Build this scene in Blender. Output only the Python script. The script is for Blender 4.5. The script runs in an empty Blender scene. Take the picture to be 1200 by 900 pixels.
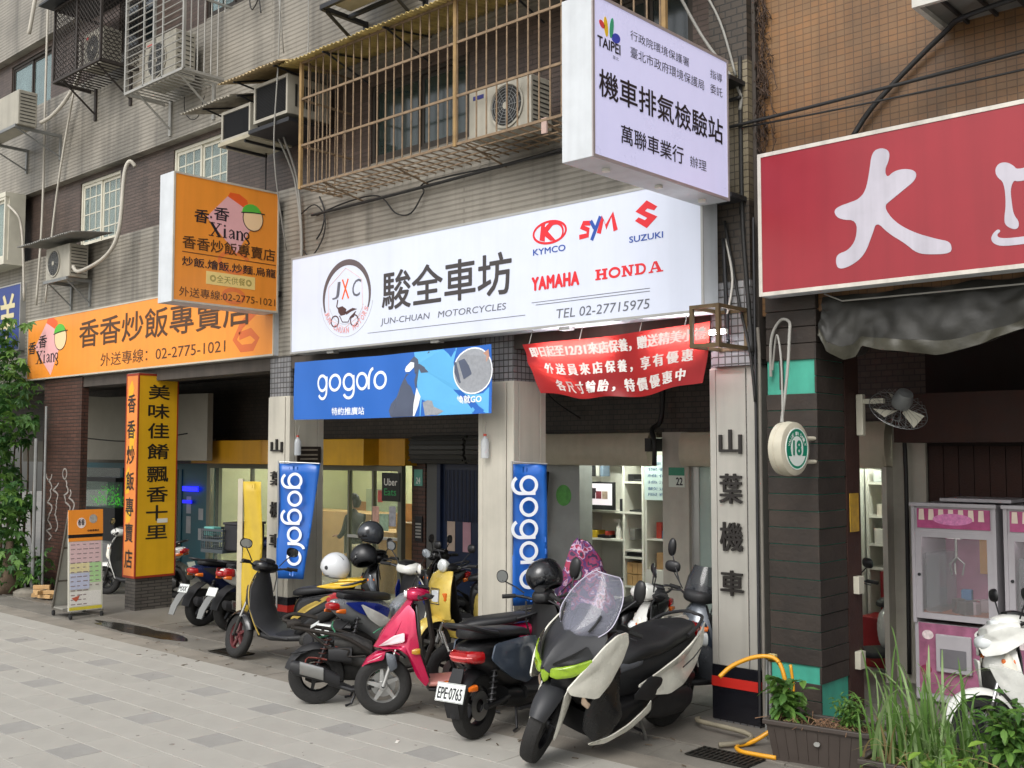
import bpy, math, random
from mathutils import Matrix, Vector, noise as mnoise
rnd = random.Random(7)
SC = bpy.context.scene
COL = SC.collection
R = math.radians
PI = math.pi
# ------------------------------------------------------------ camera
cam = bpy.data.cameras.new('camera'); camo = bpy.data.objects.new('camera', cam); COL.objects.link(camo)
cam.sensor_width = 36; cam.lens = 37.5; cam.clip_end = 500; cam.clip_start = 0.05
camo.location = (0, 0, 2.2); camo.rotation_euler = (R(90 + 3.62), 0, R(42.4))
SC.camera = camo
# ------------------------------------------------------------ sky, sun, exposure (overcast)
SUN_EL, SUN_AZ = 45, 168   # azimuth measured clockwise from +Y
world = bpy.data.worlds.new('World'); SC.world = world; world.use_nodes = True
nt = world.node_tree; bg = nt.nodes['Background']
sky = nt.nodes.new('ShaderNodeTexSky'); sky.sky_type = 'NISHITA'; sky.sun_disc = False
sky.sun_elevation = R(SUN_EL); sky.sun_rotation = R(SUN_AZ); sky.dust_density = 3; sky.air_density = 1.5
hs = nt.nodes.new('ShaderNodeHueSaturation'); hs.inputs['Saturation'].default_value = .22
nt.links.new(sky.outputs[0], hs.inputs['Color']); nt.links.new(hs.outputs[0], bg.inputs[0]); bg.inputs[1].default_value = .15
sl = bpy.data.lights.new('sun', 'SUN'); slo = bpy.data.objects.new('sun', sl); COL.objects.link(slo)
sl.energy = 1.15; sl.angle = R(28); sl.color = (1, .98, .95)
d = Vector((math.sin(R(SUN_AZ)) * math.cos(R(SUN_EL)), math.cos(R(SUN_AZ)) * math.cos(R(SUN_EL)), math.sin(R(SUN_EL))))
slo.rotation_euler = d.to_track_quat('Z', 'Y').to_euler()
SC.view_settings.view_transform = 'Standard'; SC.view_settings.look = 'None'
SC.view_settings.exposure = 0.48; SC.view_settings.gamma = 1
# ------------------------------------------------------------ materials
MC = {}
def rgb(h): # sRGB hex -> linear
    return tuple((c / 12.92 if c <= .04045 else ((c + .055) / 1.055) ** 2.4) for c in (int(h[i:i + 2], 16) / 255 for i in (0, 2, 4)))
def mat(name, col='808080', rough=.55, metal=0., var=.12, vs=5., bump=.0, bs=60., es=0., ecol=None, objvar=0., coat=0., trans=0., alpha=1., ior=1.45, streak=0., spec=.5):
    if name in MC: return MC[name]
    m = bpy.data.materials.new(name); m.use_nodes = True; t = m.node_tree; N = t.nodes; L = t.links
    p = N['Principled BSDF']; c = rgb(col) if isinstance(col, str) else col
    p.inputs['Roughness'].default_value = rough; p.inputs['Metallic'].default_value = metal
    p.inputs['Base Color'].default_value = (*c, 1); p.inputs['Specular IOR Level'].default_value = spec
    tc = N.new('ShaderNodeTexCoord')
    src = None
    if var > 0:
        nz = N.new('ShaderNodeTexNoise'); nz.inputs['Scale'].default_value = vs; nz.inputs['Detail'].default_value = 5; nz.inputs['Roughness'].default_value = .6
        L.new(tc.outputs['Object'], nz.inputs['Vector'])
        mr = N.new('ShaderNodeMapRange'); mr.inputs[1].default_value = .3; mr.inputs[2].default_value = .7
        mr.inputs[3].default_value = 1 - var; mr.inputs[4].default_value = 1 + var * .6
        L.new(nz.outputs[0], mr.inputs[0]); src = mr.outputs[0]
        rr = N.new('ShaderNodeMapRange'); rr.inputs[3].default_value = max(0.02, rough - .12); rr.inputs[4].default_value = min(1, rough + .12)
        L.new(nz.outputs[0], rr.inputs[0]); L.new(rr.outputs[0], p.inputs['Roughness'])
    if streak > 0:
        mp = N.new('ShaderNodeMapping'); mp.inputs['Scale'].default_value = (9, 9, .5); L.new(tc.outputs['Object'], mp.inputs[0])
        n2 = N.new('ShaderNodeTexNoise'); n2.inputs['Scale'].default_value = 1; n2.inputs['Detail'].default_value = 4; L.new(mp.outputs[0], n2.inputs['Vector'])
        m2 = N.new('ShaderNodeMapRange'); m2.inputs[1].default_value = .45; m2.inputs[2].default_value = .75; m2.inputs[3].default_value = 1; m2.inputs[4].default_value = 1 - streak
        L.new(n2.outputs[0], m2.inputs[0])
        if src:
            mu = N.new('ShaderNodeMath'); mu.operation = 'MULTIPLY'; L.new(src, mu.inputs[0]); L.new(m2.outputs[0], mu.inputs[1]); src = mu.outputs[0]
        else: src = m2.outputs[0]
    if objvar > 0:
        oi = N.new('ShaderNodeObjectInfo'); m3 = N.new('ShaderNodeMapRange'); m3.inputs[3].default_value = 1 - objvar; m3.inputs[4].default_value = 1 + objvar
        L.new(oi.outputs['Random'], m3.inputs[0])
        if src:
            mu = N.new('ShaderNodeMath'); mu.operation = 'MULTIPLY'; L.new(src, mu.inputs[0]); L.new(m3.outputs[0], mu.inputs[1]); src = mu.outputs[0]
        else: src = m3.outputs[0]
    if src:
        vm = N.new('ShaderNodeVectorMath'); vm.operation = 'SCALE'; vm.inputs[0].default_value = c; L.new(src, vm.inputs['Scale'])
        L.new(vm.outputs[0], p.inputs['Base Color'])
    if bump > 0:
        nb = N.new('ShaderNodeTexNoise'); nb.inputs['Scale'].default_value = bs; nb.inputs['Detail'].default_value = 4; L.new(tc.outputs['Object'], nb.inputs['Vector'])
        bp = N.new('ShaderNodeBump'); bp.inputs['Strength'].default_value = bump; bp.inputs['Distance'].default_value = .01
        L.new(nb.outputs[0], bp.inputs['Height']); L.new(bp.outputs[0], p.inputs['Normal'])
    if es > 0:
        p.inputs['Emission Color'].default_value = (*(rgb(ecol) if ecol else c), 1); p.inputs['Emission Strength'].default_value = es
    if coat: p.inputs['Coat Weight'].default_value = coat; p.inputs['Coat Roughness'].default_value = .06
    if trans: p.inputs['Transmission Weight'].default_value = trans; p.inputs['IOR'].default_value = ior
    if alpha < 1: p.inputs['Alpha'].default_value = alpha
    MC[name] = m; return m
def tile_mat(name, col, mortar, bw, bh, off=.5, msize=.004, rough=.45, var=.15, stain=.35, bump=.5, col2=None, streak=.3):
    """small wall tiles: u = x + y, v = z, so it wraps both street faces and side faces"""
    m = bpy.data.materials.new(name); m.use_nodes = True; t = m.node_tree; N = t.nodes; L = t.links; p = N['Principled BSDF']
    tc = N.new('ShaderNodeTexCoord'); sp = N.new('ShaderNodeSeparateXYZ'); L.new(tc.outputs['Object'], sp.inputs[0])
    ad = N.new('ShaderNodeMath'); L.new(sp.outputs[0], ad.inputs[0]); L.new(sp.outputs[1], ad.inputs[1])
    cb = N.new('ShaderNodeCombineXYZ'); L.new(ad.outputs[0], cb.inputs[0]); L.new(sp.outputs[2], cb.inputs[1])
    br = N.new('ShaderNodeTexBrick'); br.offset = off; br.inputs['Scale'].default_value = 1; br.inputs['Brick Width'].default_value = bw
    br.inputs['Row Height'].default_value = bh; br.inputs['Mortar Size'].default_value = msize; br.inputs['Mortar Smooth'].default_value = .2; br.inputs['Bias'].default_value = 0
    c1 = rgb(col); c2 = rgb(col2) if col2 else tuple(x * (1 - var * 2) for x in c1)
    br.inputs['Color1'].default_value = (*c1, 1); br.inputs['Color2'].default_value = (*c2, 1); br.inputs['Mortar'].default_value = (*rgb(mortar), 1)
    L.new(cb.outputs[0], br.inputs['Vector'])
    nz = N.new('ShaderNodeTexNoise'); nz.inputs['Scale'].default_value = 1.1; nz.inputs['Detail'].default_value = 6; L.new(tc.outputs['Object'], nz.inputs['Vector'])
    mr = N.new('ShaderNodeMapRange'); mr.inputs[1].default_value = .35; mr.inputs[2].default_value = .7; mr.inputs[3].default_value = 1.1; mr.inputs[4].default_value = 1 - stain
    L.new(nz.outputs[0], mr.inputs[0])
    mp = N.new('ShaderNodeMapping'); mp.inputs['Scale'].default_value = (5, 5, .35); L.new(tc.outputs['Object'], mp.inputs[0])
    n2 = N.new('ShaderNodeTexNoise'); n2.inputs['Scale'].default_value = 1; n2.inputs['Detail'].default_value = 5; L.new(mp.outputs[0], n2.inputs['Vector'])
    m2 = N.new('ShaderNodeMapRange'); m2.inputs[1].default_value = .48; m2.inputs[2].default_value = .72; m2.inputs[3].default_value = 1; m2.inputs[4].default_value = 1 - streak
    L.new(n2.outputs[0], m2.inputs[0])
    mu = N.new('ShaderNodeMath'); mu.operation = 'MULTIPLY'; L.new(mr.outputs[0], mu.inputs[0]); L.new(m2.outputs[0], mu.inputs[1])
    vm = N.new('ShaderNodeVectorMath'); vm.operation = 'SCALE'; L.new(br.outputs[0], vm.inputs[0]); L.new(mu.outputs[0], vm.inputs['Scale'])
    L.new(vm.outputs[0], p.inputs['Base Color']); p.inputs['Roughness'].default_value = rough
    iv = N.new('ShaderNodeMath'); iv.operation = 'SUBTRACT'; iv.inputs[0].default_value = 1; L.new(br.outputs['Fac'], iv.inputs[1])
    bp = N.new('ShaderNodeBump'); bp.inputs['Strength'].default_value = bump; bp.inputs['Distance'].default_value = .006
    L.new(iv.outputs[0], bp.inputs['Height']); L.new(bp.outputs[0], p.inputs['Normal'])
    MC[name] = m; return m
# ------------------------------------------------------------ mesh helpers
FF = Matrix.Identity(4)
def FR(o, u, v):  # frame: local (a, b, c) -> o + a*u + b*v + c*(u x v)
    u = Vector(u).normalized(); v = Vector(v).normalized(); w = u.cross(v)
    return Matrix(((u.x, v.x, w.x, o[0]), (u.y, v.y, w.y, o[1]), (u.z, v.z, w.z, o[2]), (0, 0, 0, 1)))
def FS(x, y, z): return FR((x, y, z), (1, 0, 0), (0, 0, 1))      # street facing (-Y)
def FX(x, y, z): return FR((x, y, z), (0, 1, 0), (0, 0, 1))      # facing +X
class B:
    def __init__(s, M=None): s.v = []; s.f = []; s.M = M
    def add(s, vs, fs, M=None):
        n = len(s.v); M = M or s.M
        for p in vs:
            p = Vector(p); s.v.append(tuple(M @ p) if M else tuple(p))
        s.f += [tuple(i + n for i in f) for f in fs]; return s
    def box(s, x0, x1, y0, y1, z0, z1, M=None):
        return s.add([(x0, y0, z0), (x1, y0, z0), (x1, y1, z0), (x0, y1, z0), (x0, y0, z1), (x1, y0, z1), (x1, y1, z1), (x0, y1, z1)],
                     [(0, 3, 2, 1), (4, 5, 6, 7), (0, 1, 5, 4), (1, 2, 6, 5), (2, 3, 7, 6), (3, 0, 4, 7)], M)
    def quad(s, a, b, c, d, M=None): return s.add([a, b, c, d], [(0, 1, 2, 3)], M)
    def prism(s, poly, z0, z1, M=None):   # polygon in (a, b), extruded along c
        n = len(poly)
        return s.add([(p[0], p[1], z0) for p in poly] + [(p[0], p[1], z1) for p in poly],
                     [tuple(range(n))[::-1], tuple(range(n, 2 * n))] + [(i, (i + 1) % n, n + (i + 1) % n, n + i) for i in range(n)], M)
    def ribbon(s, pts, w, z0, z1, M=None, closed=False):
        n = len(pts); P = [Vector((p[0], p[1])) for p in pts]; A = []; C = []
        for i in range(n):
            if closed: a, b = P[i - 1], P[(i + 1) % n]
            else: a, b = P[max(i - 1, 0)], P[min(i + 1, n - 1)]
            t = (b - a); t = t.normalized() if t.length > 1e-9 else Vector((1, 0)); nn = Vector((-t.y, t.x))
            wi = w[i] if isinstance(w, (list, tuple)) else w
            A.append(P[i] + nn * wi / 2); C.append(P[i] - nn * wi / 2)
        m = n if closed else n - 1
        vs = [(*p, z1) for p in A] + [(*p, z1) for p in C] + [(*p, z0) for p in A] + [(*p, z0) for p in C]
        fs = []
        for i in range(m):
            j = (i + 1) % n
            fs += [(i, n + i, n + j, j), (2 * n + i, i, j, 2 * n + j), (n + i, 3 * n + i, 3 * n + j, n + j)]
        return s.add(vs, fs, M)
    def tube(s, pts, r, n=8, M=None, closed=False):
        P = [Vector(p) for p in pts]; k = len(P); vs = []; fs = []; prev = None
        for i in range(k):
            if closed: t = P[(i + 1) % k] - P[i - 1]
            else: t = P[min(i + 1, k - 1)] - P[max(i - 1, 0)]
            t = t.normalized() if t.length > 1e-9 else Vector((0, 0, 1))
            if prev is None:
                a = Vector((0, 0, 1)) if abs(t.z) < .9 else Vector((1, 0, 0)); u = t.cross(a).normalized()
            else:
                u = (prev - t * prev.dot(t)); u = u.normalized() if u.length > 1e-6 else t.orthogonal().normalized()
            prev = u; v = t.cross(u); ri = r[i] if isinstance(r, (list, tuple)) else r
            for j in range(n):
                a = 2 * PI * j / n; vs.append(P[i] + (u * math.cos(a) + v * math.sin(a)) * ri)
        for i in range(k if closed else k - 1):
            for j in range(n):
                a, b = i * n, ((i + 1) % k) * n; fs.append((a + j, a + (j + 1) % n, b + (j + 1) % n, b + j))
        if not closed: fs += [tuple(range(n))[::-1], tuple(range((k - 1) * n, k * n))]
        return s.add(vs, fs, M)
    def lathe(s, prof, n=24, M=None, closed=False):   # prof: (radius, height) round local Z
        k = len(prof); vs = []; fs = []
        for r, h in prof:
            for j in range(n):
                a = 2 * PI * j / n; vs.append((r * math.cos(a), r * math.sin(a), h))
        for i in range(k if closed else k - 1):
            for j in range(n):
                a, b = i * n, ((i + 1) % k) * n; fs.append((a + j, a + (j + 1) % n, b + (j + 1) % n, b + j))
        if not closed:
            if prof[0][0] > 1e-4: fs.append(tuple(range(n))[::-1])
            if prof[-1][0] > 1e-4: fs.append(tuple(range((k - 1) * n, k * n)))
        return s.add(vs, fs, M)
    def grid(s, rows, M=None, thick=0, closed=False, cap=False):   # rows: list of equal-length point lists
        n = len(rows[0]); k = len(rows); vs = [Vector(p) for r in rows for p in r]; fs = []
        w = n if closed else n - 1
        for i in range(k - 1):
            for j in range(w): fs.append((i * n + j, i * n + (j + 1) % n, (i + 1) * n + (j + 1) % n, (i + 1) * n + j))
        if cap: fs += [tuple(range(n))[::-1], tuple(range((k - 1) * n, k * n))]
        if thick:
            me = bpy.data.meshes.new('tmp'); me.from_pydata([tuple(v) for v in vs], [], fs); me.update()
            nr = [v.normal.copy() for v in me.vertices]; bpy.data.meshes.remove(me)
            q = len(vs); vs2 = [vs[i] - nr[i] * thick for i in range(q)]
            f2 = [tuple(x + q for x in reversed(f)) for f in fs]
            ed = {}
            for f in fs:
                for a, b in zip(f, f[1:] + f[:1]): ed[(a, b)] = 1
            rim = [(b, a, a + q, b + q) for (a, b) in ed if (b, a) not in ed]
            vs += vs2; fs += f2 + rim
        return s.add(vs, fs, M)
    def ob(s, name, m, parent=None, smooth=False, bev=0, sub=0, seg=2):
        me = bpy.data.meshes.new(name); me.from_pydata(s.v, [], s.f); me.update()
        me.materials.append(m)
        o = bpy.data.objects.new(name, me); COL.objects.link(o)
        if smooth is not False:
            me.shade_smooth()
            if smooth != 'all': me.set_sharp_from_angle(angle=R(38 if smooth is True else smooth))
        if parent: o.parent = parent
        if bev:
            b = o.modifiers.new('b', 'BEVEL'); b.width = bev; b.segments = seg; b.limit_method = 'ANGLE'
        if sub:
            b = o.modifiers.new('s', 'SUBSURF'); b.levels = b.render_levels = sub
        return o
def tag(o, label=None, cat=None, group=None, kind=None):
    if label: o['label'] = label
    if cat: o['category'] = cat
    if group: o['group'] = group
    if kind: o['kind'] = kind
    return o
def empty(name, loc=(0, 0, 0), rz=0, label=None, cat=None, group=None):
    o = bpy.data.objects.new(name, None); COL.objects.link(o); o.location = loc; o.rotation_euler = (0, 0, rz); o.empty_display_size = .2
    return tag(o, label, cat, group)
def inst(src, parent=None, loc=None):
    o = src.copy(); COL.objects.link(o)
    if parent: o.parent = parent
    if loc: o.location = loc
    return o
def copy_tree(o, parent=None):
    c = o.copy(); COL.objects.link(c); c.parent = parent
    for ch in [x for x in bpy.data.objects if x.parent == o]: copy_tree(ch, c)
    return c
TXT = {}
def text_mesh(body, bold, sp=1.):
    k = (body, bold, sp)
    if k in TXT: return TXT[k]
    c = bpy.data.curves.new('txt', 'FONT'); c.body = body; c.offset = bold; c.resolution_u = 3; c.space_character = sp
    o = bpy.data.objects.new('txt', c); COL.objects.link(o)
    dg = bpy.context.evaluated_depsgraph_get(); me = bpy.data.meshes.new_from_object(o.evaluated_get(dg))
    vs = [v.co.copy() for v in me.vertices]; fs = [tuple(p.vertices) for p in me.polygons]
    bpy.data.objects.remove(o); bpy.data.curves.remove(c); bpy.data.meshes.remove(me)
    x0 = min(v.x for v in vs); x1 = max(v.x for v in vs); y0 = min(v.y for v in vs); y1 = max(v.y for v in vs)
    TXT[k] = ([((v.x - x0) / (x1 - x0), (v.y - y0) / (y1 - y0)) for v in vs], fs); return TXT[k]
def letter(b, body, u0, u1, v0, v1, bold=.0, z=.003, M=None, shear=0, fn=None, sp=1., depth=0):
    """flat print: glyph outlines fitted to the rectangle, laid z proud of the face"""
    if bold:
        cj = any(ord(c) > 0x2000 for c in body); d = bold * (1.25 if cj else 1.6) * (v1 - v0); u0 += d; u1 -= d; v0 += d; v1 -= d
        for k, (a, c) in enumerate(((0, 0), (d, 0), (-d, 0), (0, d), (0, -d), (d * .7, d * .7), (-d * .7, -d * .7), (d * .7, -d * .7), (-d * .7, d * .7))):
            letter(b, body, u0 + a, u1 + a, v0 + c, v1 + c, 0, z + k * .00015, M, shear, fn, sp, depth)
        return b
    vs, fs = text_mesh(body, bold, sp); P = []
    for a, c in vs:
        x = u0 + a * (u1 - u0) + shear * c * (v1 - v0); y = v0 + c * (v1 - v0)
        P.append(fn(x, y, z) if fn else (x, y, z))
    b.add(P, fs, M)
    if depth:
        P2 = [(p[0], p[1], p[2] - depth) for p in P]; n = len(P); ed = set()
        for f in fs:
            for a, c in zip(f, f[1:] + f[:1]): ed.add((a, c))
        b.add(P + P2, [(c, a, a + n, c + n) for (a, c) in ed if (c, a) not in ed], M)
    return b
def arc(cx, cy, rx, ry, a0, a1, n=24): return [(cx + rx * math.cos(R(a0 + (a1 - a0) * i / n)), cy + ry * math.sin(R(a0 + (a1 - a0) * i / n))) for i in range(n + 1)]
def ell(cx, cy, rx, ry, n=32): return arc(cx, cy, rx, ry, 0, 360, n)[:-1]
def sag(a, b, s, n=10):
    a = Vector(a); b = Vector(b); return [a.lerp(b, i / n) + Vector((0, 0, -s * 4 * (i / n) * (1 - i / n))) for i in range(n + 1)]
def spl(pts, k=5):
    P = [Vector(p) for p in pts]; n = len(P)
    if n < 3: return P
    o = []
    for i in range(n - 1):
        a, b, c, d = P[max(i - 1, 0)], P[i], P[i + 1], P[min(i + 2, n - 1)]
        for j in range(k):
            t = j / k; o.append(.5 * ((2 * b) + (c - a) * t + (2 * a - 5 * b + 4 * c - d) * t * t + (3 * b - a - 3 * c + d) * t ** 3))
    return o + [P[-1]]
# common materials
white = mat('white_paint', 'dcdad2', .45, var=.08); black = mat('black_plastic', '1c1c1e', .5, var=.2, vs=20)
steel = mat('steel', '9a9a98', .35, metal=.9, var=.1); dsteel = mat('dark_steel', '38383a', .45, metal=.6, var=.2)
rubber = mat('rubber', '171717', .8, var=.25, vs=30, bump=.2, bs=120)
rust = mat('rusty_bar', '857058', .7, metal=.2, var=.35, vs=14); cable_m = mat('cable_black', '1a1918', .6, var=0); cable_w = mat('cable_grey', '8c8a84', .6, var=.1)
alu = mat('aluminium', 'b4b4b0', .38, metal=.7, var=.08, vs=3); glass = mat('window_glass', '9fb0ae', .05, var=0, alpha=.35, spec=.8)
dglass = mat('dark_glass', '20282a', .06, var=.3, vs=1.2, spec=.9)
# ------------------------------------------------------------ ground
gr = mat('mortar', '9c998f', .9, var=.15, bump=.3)
b = B(); b.box(-60, 40, -60, 6.2, -.4, -.006); tag(b.ob('ground', gr), kind='structure')
pav = empty('pavement'); tag(pav, kind='structure')
pm = mat('paver_light', 'a6a39b', .75, var=.15, vs=1.3, bump=.3, bs=90, objvar=.035); pd = mat('paver_dark', '94928d', .75, var=.14, vs=4, bump=.3, bs=90, objvar=.05)
GX, GY = .333, .29
meshes = {}
def paver(x, y, w, h, m, stuff=None):
    g = .0016; z = 0
    if stuff is not None: stuff.box(x + g, x + w - g, y + g, y + h - g, -.02, z); return
    k = (round(w, 3), m.name)
    if k not in meshes:
        b = B(); e = .0022
        b.add([(g, g, -.02), (w - g, g, -.02), (w - g, h - g, -.02), (g, h - g, -.02), (g, g, -e), (w - g, g, -e), (w - g, h - g, -e), (g, h - g, -e),
               (g + e, g + e, 0), (w - g - e, g + e, 0), (w - g - e, h - g - e, 0), (g + e, h - g - e, 0)],
              [(0, 1, 5, 4), (1, 2, 6, 5), (2, 3, 7, 6), (3, 0, 4, 7), (4, 5, 9, 8), (5, 6, 10, 9), (6, 7, 11, 10), (7, 4, 8, 11), (8, 9, 10, 11)])
        o = b.ob('paver', m, pav); meshes[k] = o
    else: o = inst(meshes[k], pav)
    o.location = (x, y, z + rnd.uniform(-.0015, .001))
far_l = B(); far_d = B(); cand = []
nrow = 0; y = 6.2 - GY
while y > -3:
    dark = nrow % 3 == 2; off = (.5 if (nrow // 3) % 2 else 0) + .05; x = -34 + off + (0 if dark else rnd.choice([0, .333, .667]) )
    if nrow % 3 == 0: x += .17
    while x < 12:
        if dark:
            cand.append((x, y, GX, pd)); cand.append((x + GX, y, 1 - GX, pm)); x += 1
        else: cand.append((x, y, .6667, pm)); x += .6667
    y -= GY; nrow += 1
def inview(x, y):
    dx, dy = x, y; c = -dx * math.sin(R(42.4)) + dy * math.cos(R(42.4)); l = dx * math.cos(R(42.4)) + dy * math.sin(R(42.4))
    return c > 4.6 and abs(l / c) < .52
vis = sorted([c for c in cand if inview(c[0] + c[2] / 2, c[1] + GY / 2)], key=lambda c: c[0] ** 2 + c[1] ** 2)[:296]
vs_ = set((c[0], c[1]) for c in vis)
for c in cand:
    if (c[0], c[1]) in vs_: paver(c[0], c[1], c[2], GY, c[3])
    else: paver(c[0], c[1], c[2], GY, c[3], far_d if c[3] is pd else far_l)
tag(far_l.ob('paver_field', pm, pav), kind='stuff'); tag(far_d.ob('dark_paver_field', pd, pav), kind='stuff')
# gutter strip and arcade floor, one slab row after another
gm = mat('gutter_concrete', '726e66', .8, var=.3, vs=1.8, bump=.5, bs=50); am = mat('arcade_concrete', '736e66', .55, var=.35, vs=1.1, bump=.35, bs=40)
bm_ = mat('border_slab', '827c72', .75, var=.25, vs=2.5, bump=.35, bs=70, objvar=.12)
gut = empty('gutter'); tag(gut, kind='structure')
B().box(-60, 40, 6.2, 6.95, -.4, -.014).ob('gutter_bed', gm, gut)
x = -30; src = None
while x < 10:
    for (ya, yb, mm) in ((6.205, 6.5, bm_), (6.505, 6.94, gm)):
        k = ('g', ya)
        if k not in meshes: meshes[k] = B().box(.003, .997, ya, yb, -.03, -.004).ob('gutter_slab', mm, gut, bev=.004)
        o = meshes[k] if x == -30 else inst(meshes[k], gut)
        o.location = (x + (.37 if ya > 6.3 else 0), 0, rnd.uniform(-.003, .003))
    x += 1
fl = empty('arcade_floor'); tag(fl, kind='structure')
B().box(-60, 40, 6.95, 30, -.4, -.012).ob('floor_bed', am, fl)
k = None
for i in range(-20, 4):
    for j in range(0, 3):
        o = (k := B().box(.004, 1.246, 0, 1.09, -.03, .006).ob('floor_slab', am, fl, bev=.003)) if k is None else inst(k, fl)
        o.location = (i * 1.25, 6.955 + j * 1.1, rnd.uniform(-.002, .002))
# ============================================================ buildings
t_beige = tile_mat('beige_rib_tile', '918b80', '7c766b', 9.3, .056, off=.37, msize=.011, stain=.42, streak=.4, bump=1, var=.02)
t_brown = tile_mat('brown_mosaic', '5a4a42', '41372f', .24, .05, msize=.006, stain=.3, streak=.25, bump=.8)
t_dark = tile_mat('dark_mosaic', '453c33', '23201c', .11, .06, msize=.006, stain=.35, rough=.5)
t_grey = tile_mat('grey_square_mosaic', '8c8b8c', '403c3a', .062, .062, off=0, msize=.006, stain=.25, col2='77777a')
t_yel = tile_mat('ochre_mosaic', '7e7460', '4a4236', .07, .06, off=0, msize=.005, stain=.4, col2='6e6450', streak=.45)
t_orange = tile_mat('orange_mosaic', '785a3a', '60462c', .07, .05, off=.0, msize=.004, stain=.42, col2='825c36', streak=.3)
t_brick = tile_mat('brown_pillar_tile', '54382f', '241c19', .2, .055, msize=.007, stain=.3)
t_plinth = tile_mat('plinth_tile', '5e5852', '2c2927', .2, .045, msize=.007, stain=.25)
cem = mat('cement', '7d776c', .85, var=.3, vs=2, bump=.4, streak=.3)
lin = mat('lintel_dark', '463f39', .8, var=.3, vs=3, streak=.3)
bd = empty('apartment_building', (-10, 7.7, 0), 0, 'beige and brown tiled apartment block above the row of scooters', 'building')
bd.location = (0, 0, 0)
def part(b, name, m, parent, **k): return b.ob(name, m, parent, **k)
WY = 7.69
part(B().box(-27, -4.76, WY, WY + .35, 3.36, 5.42), 'spandrel', t_beige, bd)
part(B().box(-27, -4.72, WY, WY + .35, 6.58, 8.06), 'spandrel', t_beige, bd)
part(B().box(-27, -4.72, WY, WY + .35, 9.2, 11.2), 'spandrel', t_beige, bd)
part(B().box(-4.72, -4.36, WY - .05, WY + .3, 2.9, 3.6), 'corner_column', t_grey, bd)
part(B().box(-4.76, -4.36, WY - .05, WY + .3, 3.6, 4.25), 'corner_column', t_dark, bd)
part(B().box(-4.76, -4.36, WY - .05, WY + .3, 4.25, 5.42), 'corner_column', t_yel, bd)
part(B().box(-4.72, -4.36, WY - .05, WY + .3, 5.42, 9.0), 'corner_column', t_dark, bd)
# recessed window bands, split round the windows
def band(z0, z1, xs, yb=WY + .14):
    cur = -27
    for (a, c, w0, w1) in xs:
        part(B().box(cur, a, yb, yb + .2, z0, z1), 'window_band', t_brown, bd)
        if w0 > z0 + .02: part(B().box(a, c, yb, yb + .2, z0, w0), 'window_band', t_beige, bd)
        if w1 < z1 - .02: part(B().box(a, c, yb, yb + .2, w1, z1), 'window_band', t_brown, bd)
        cur = c
    part(B().box(cur, -4.72, yb, yb + .2, z0, z1), 'window_band', t_brown, bd)
WB1 = [(-16.55, -15.25, 5.45, 6.5), (-13.7, -12.32, 5.45, 6.5), (-9.35, -7.75, 5.5, 6.4), (-6.0, -5.0, 5.5, 6.4)]
WB2 = [(-19.35, -17.75, 8.1, 9.1), (-15.4, -14.3, 8.3, 9.15), (-12.9, -11.6, 8.2, 9.1)]
band(5.42, 6.58, WB1); band(8.06, 9.2, WB2)
part(B().box(-27, -4.72, WY + .34, WY + .5, 3.3, 11), 'inner_wall', lin, bd)
curt = mat('curtain', '9a9c92', .9, var=.25, vs=9)
def window(x0, x1, z0, z1, y, cols, rows, fm, parent, split=True, gm=None, depth=.06, cm=curt, name='window'):
    w = B().box(x0, x1, y - depth, y, z0, z0 + .045).box(x0, x1, y - depth, y, z1 - .045, z1).box(x0, x0 + .045, y - depth, y, z0 + .045, z1 - .045).box(x1 - .045, x1, y - depth, y, z0 + .045, z1 - .045).ob(name, fm, parent)
    sashes = [(x0 + .045, (x0 + x1) / 2), ((x0 + x1) / 2, x1 - .045)] if split else [(x0 + .045, x1 - .045)]
    for i, (a, c) in enumerate(sashes):
        yy = y - .045 + i * .02
        s = B().box(a, c, yy, yy + .02, z0 + .045, z0 + .09).box(a, c, yy, yy + .02, z1 - .09, z1 - .045).box(a, a + .04, yy, yy + .02, z0 + .09, z1 - .09).box(c - .04, c, yy, yy + .02, z0 + .09, z1 - .09)
        for k in range(1, cols): xx = a + (c - a) * k / cols; s.box(xx - .009, xx + .009, yy + .002, yy + .018, z0 + .09, z1 - .09)
        for k in range(1, rows): zz = z0 + (z1 - z0) * k / rows; s.box(a + .04, c - .04, yy + .004, yy + .016, zz - .009, zz + .009)
        s.ob('sash', fm, w)
        B().box(a + .04, c - .04, yy + .009, yy + .012, z0 + .09, z1 - .09).ob('pane', gm or dglass, w)
    if cm:
        c_ = B(); n = 40; rows_ = []
        for k in (0, 1):
            rows_.append([(x0 + .06 + (x1 - x0 - .12) * i / n, y + .06 + .02 * math.sin(i * 1.9), (z1 if k else z0)) for i in range(n + 1)])
        c_.grid(rows_); c_.ob('curtain', cm, w, smooth=True)
    return w
wfr = mat('cream_window_frame', 'c4c0b0', .5, var=.1); bfr = mat('bronze_frame', '3a342e', .5, metal=.3, var=.15)
sky_glass = mat('reflecting_glass', '7f9494', .03, metal=.3, var=.25, vs=1.5, spec=1, alpha=.75); clear_pane = mat('clear_pane', '8fa09c', .04, var=.1, alpha=.4, spec=1)
window(-16.55, -15.25, 5.45, 6.5, WY + .22, 3, 4, wfr, bd, gm=clear_pane)
window(-13.7, -12.32, 5.45, 6.5, WY + .22, 3, 4, wfr, bd, gm=clear_pane)
window(-9.35, -7.75, 5.5, 6.4, WY + .22, 1, 1, bfr, bd, gm=mat('green_glass', '26322f', .06, var=.3, vs=2, spec=.9), cm=None)
window(-6.0, -5.0, 5.5, 6.4, WY + .22, 1, 1, bfr, bd, cm=None)
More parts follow.
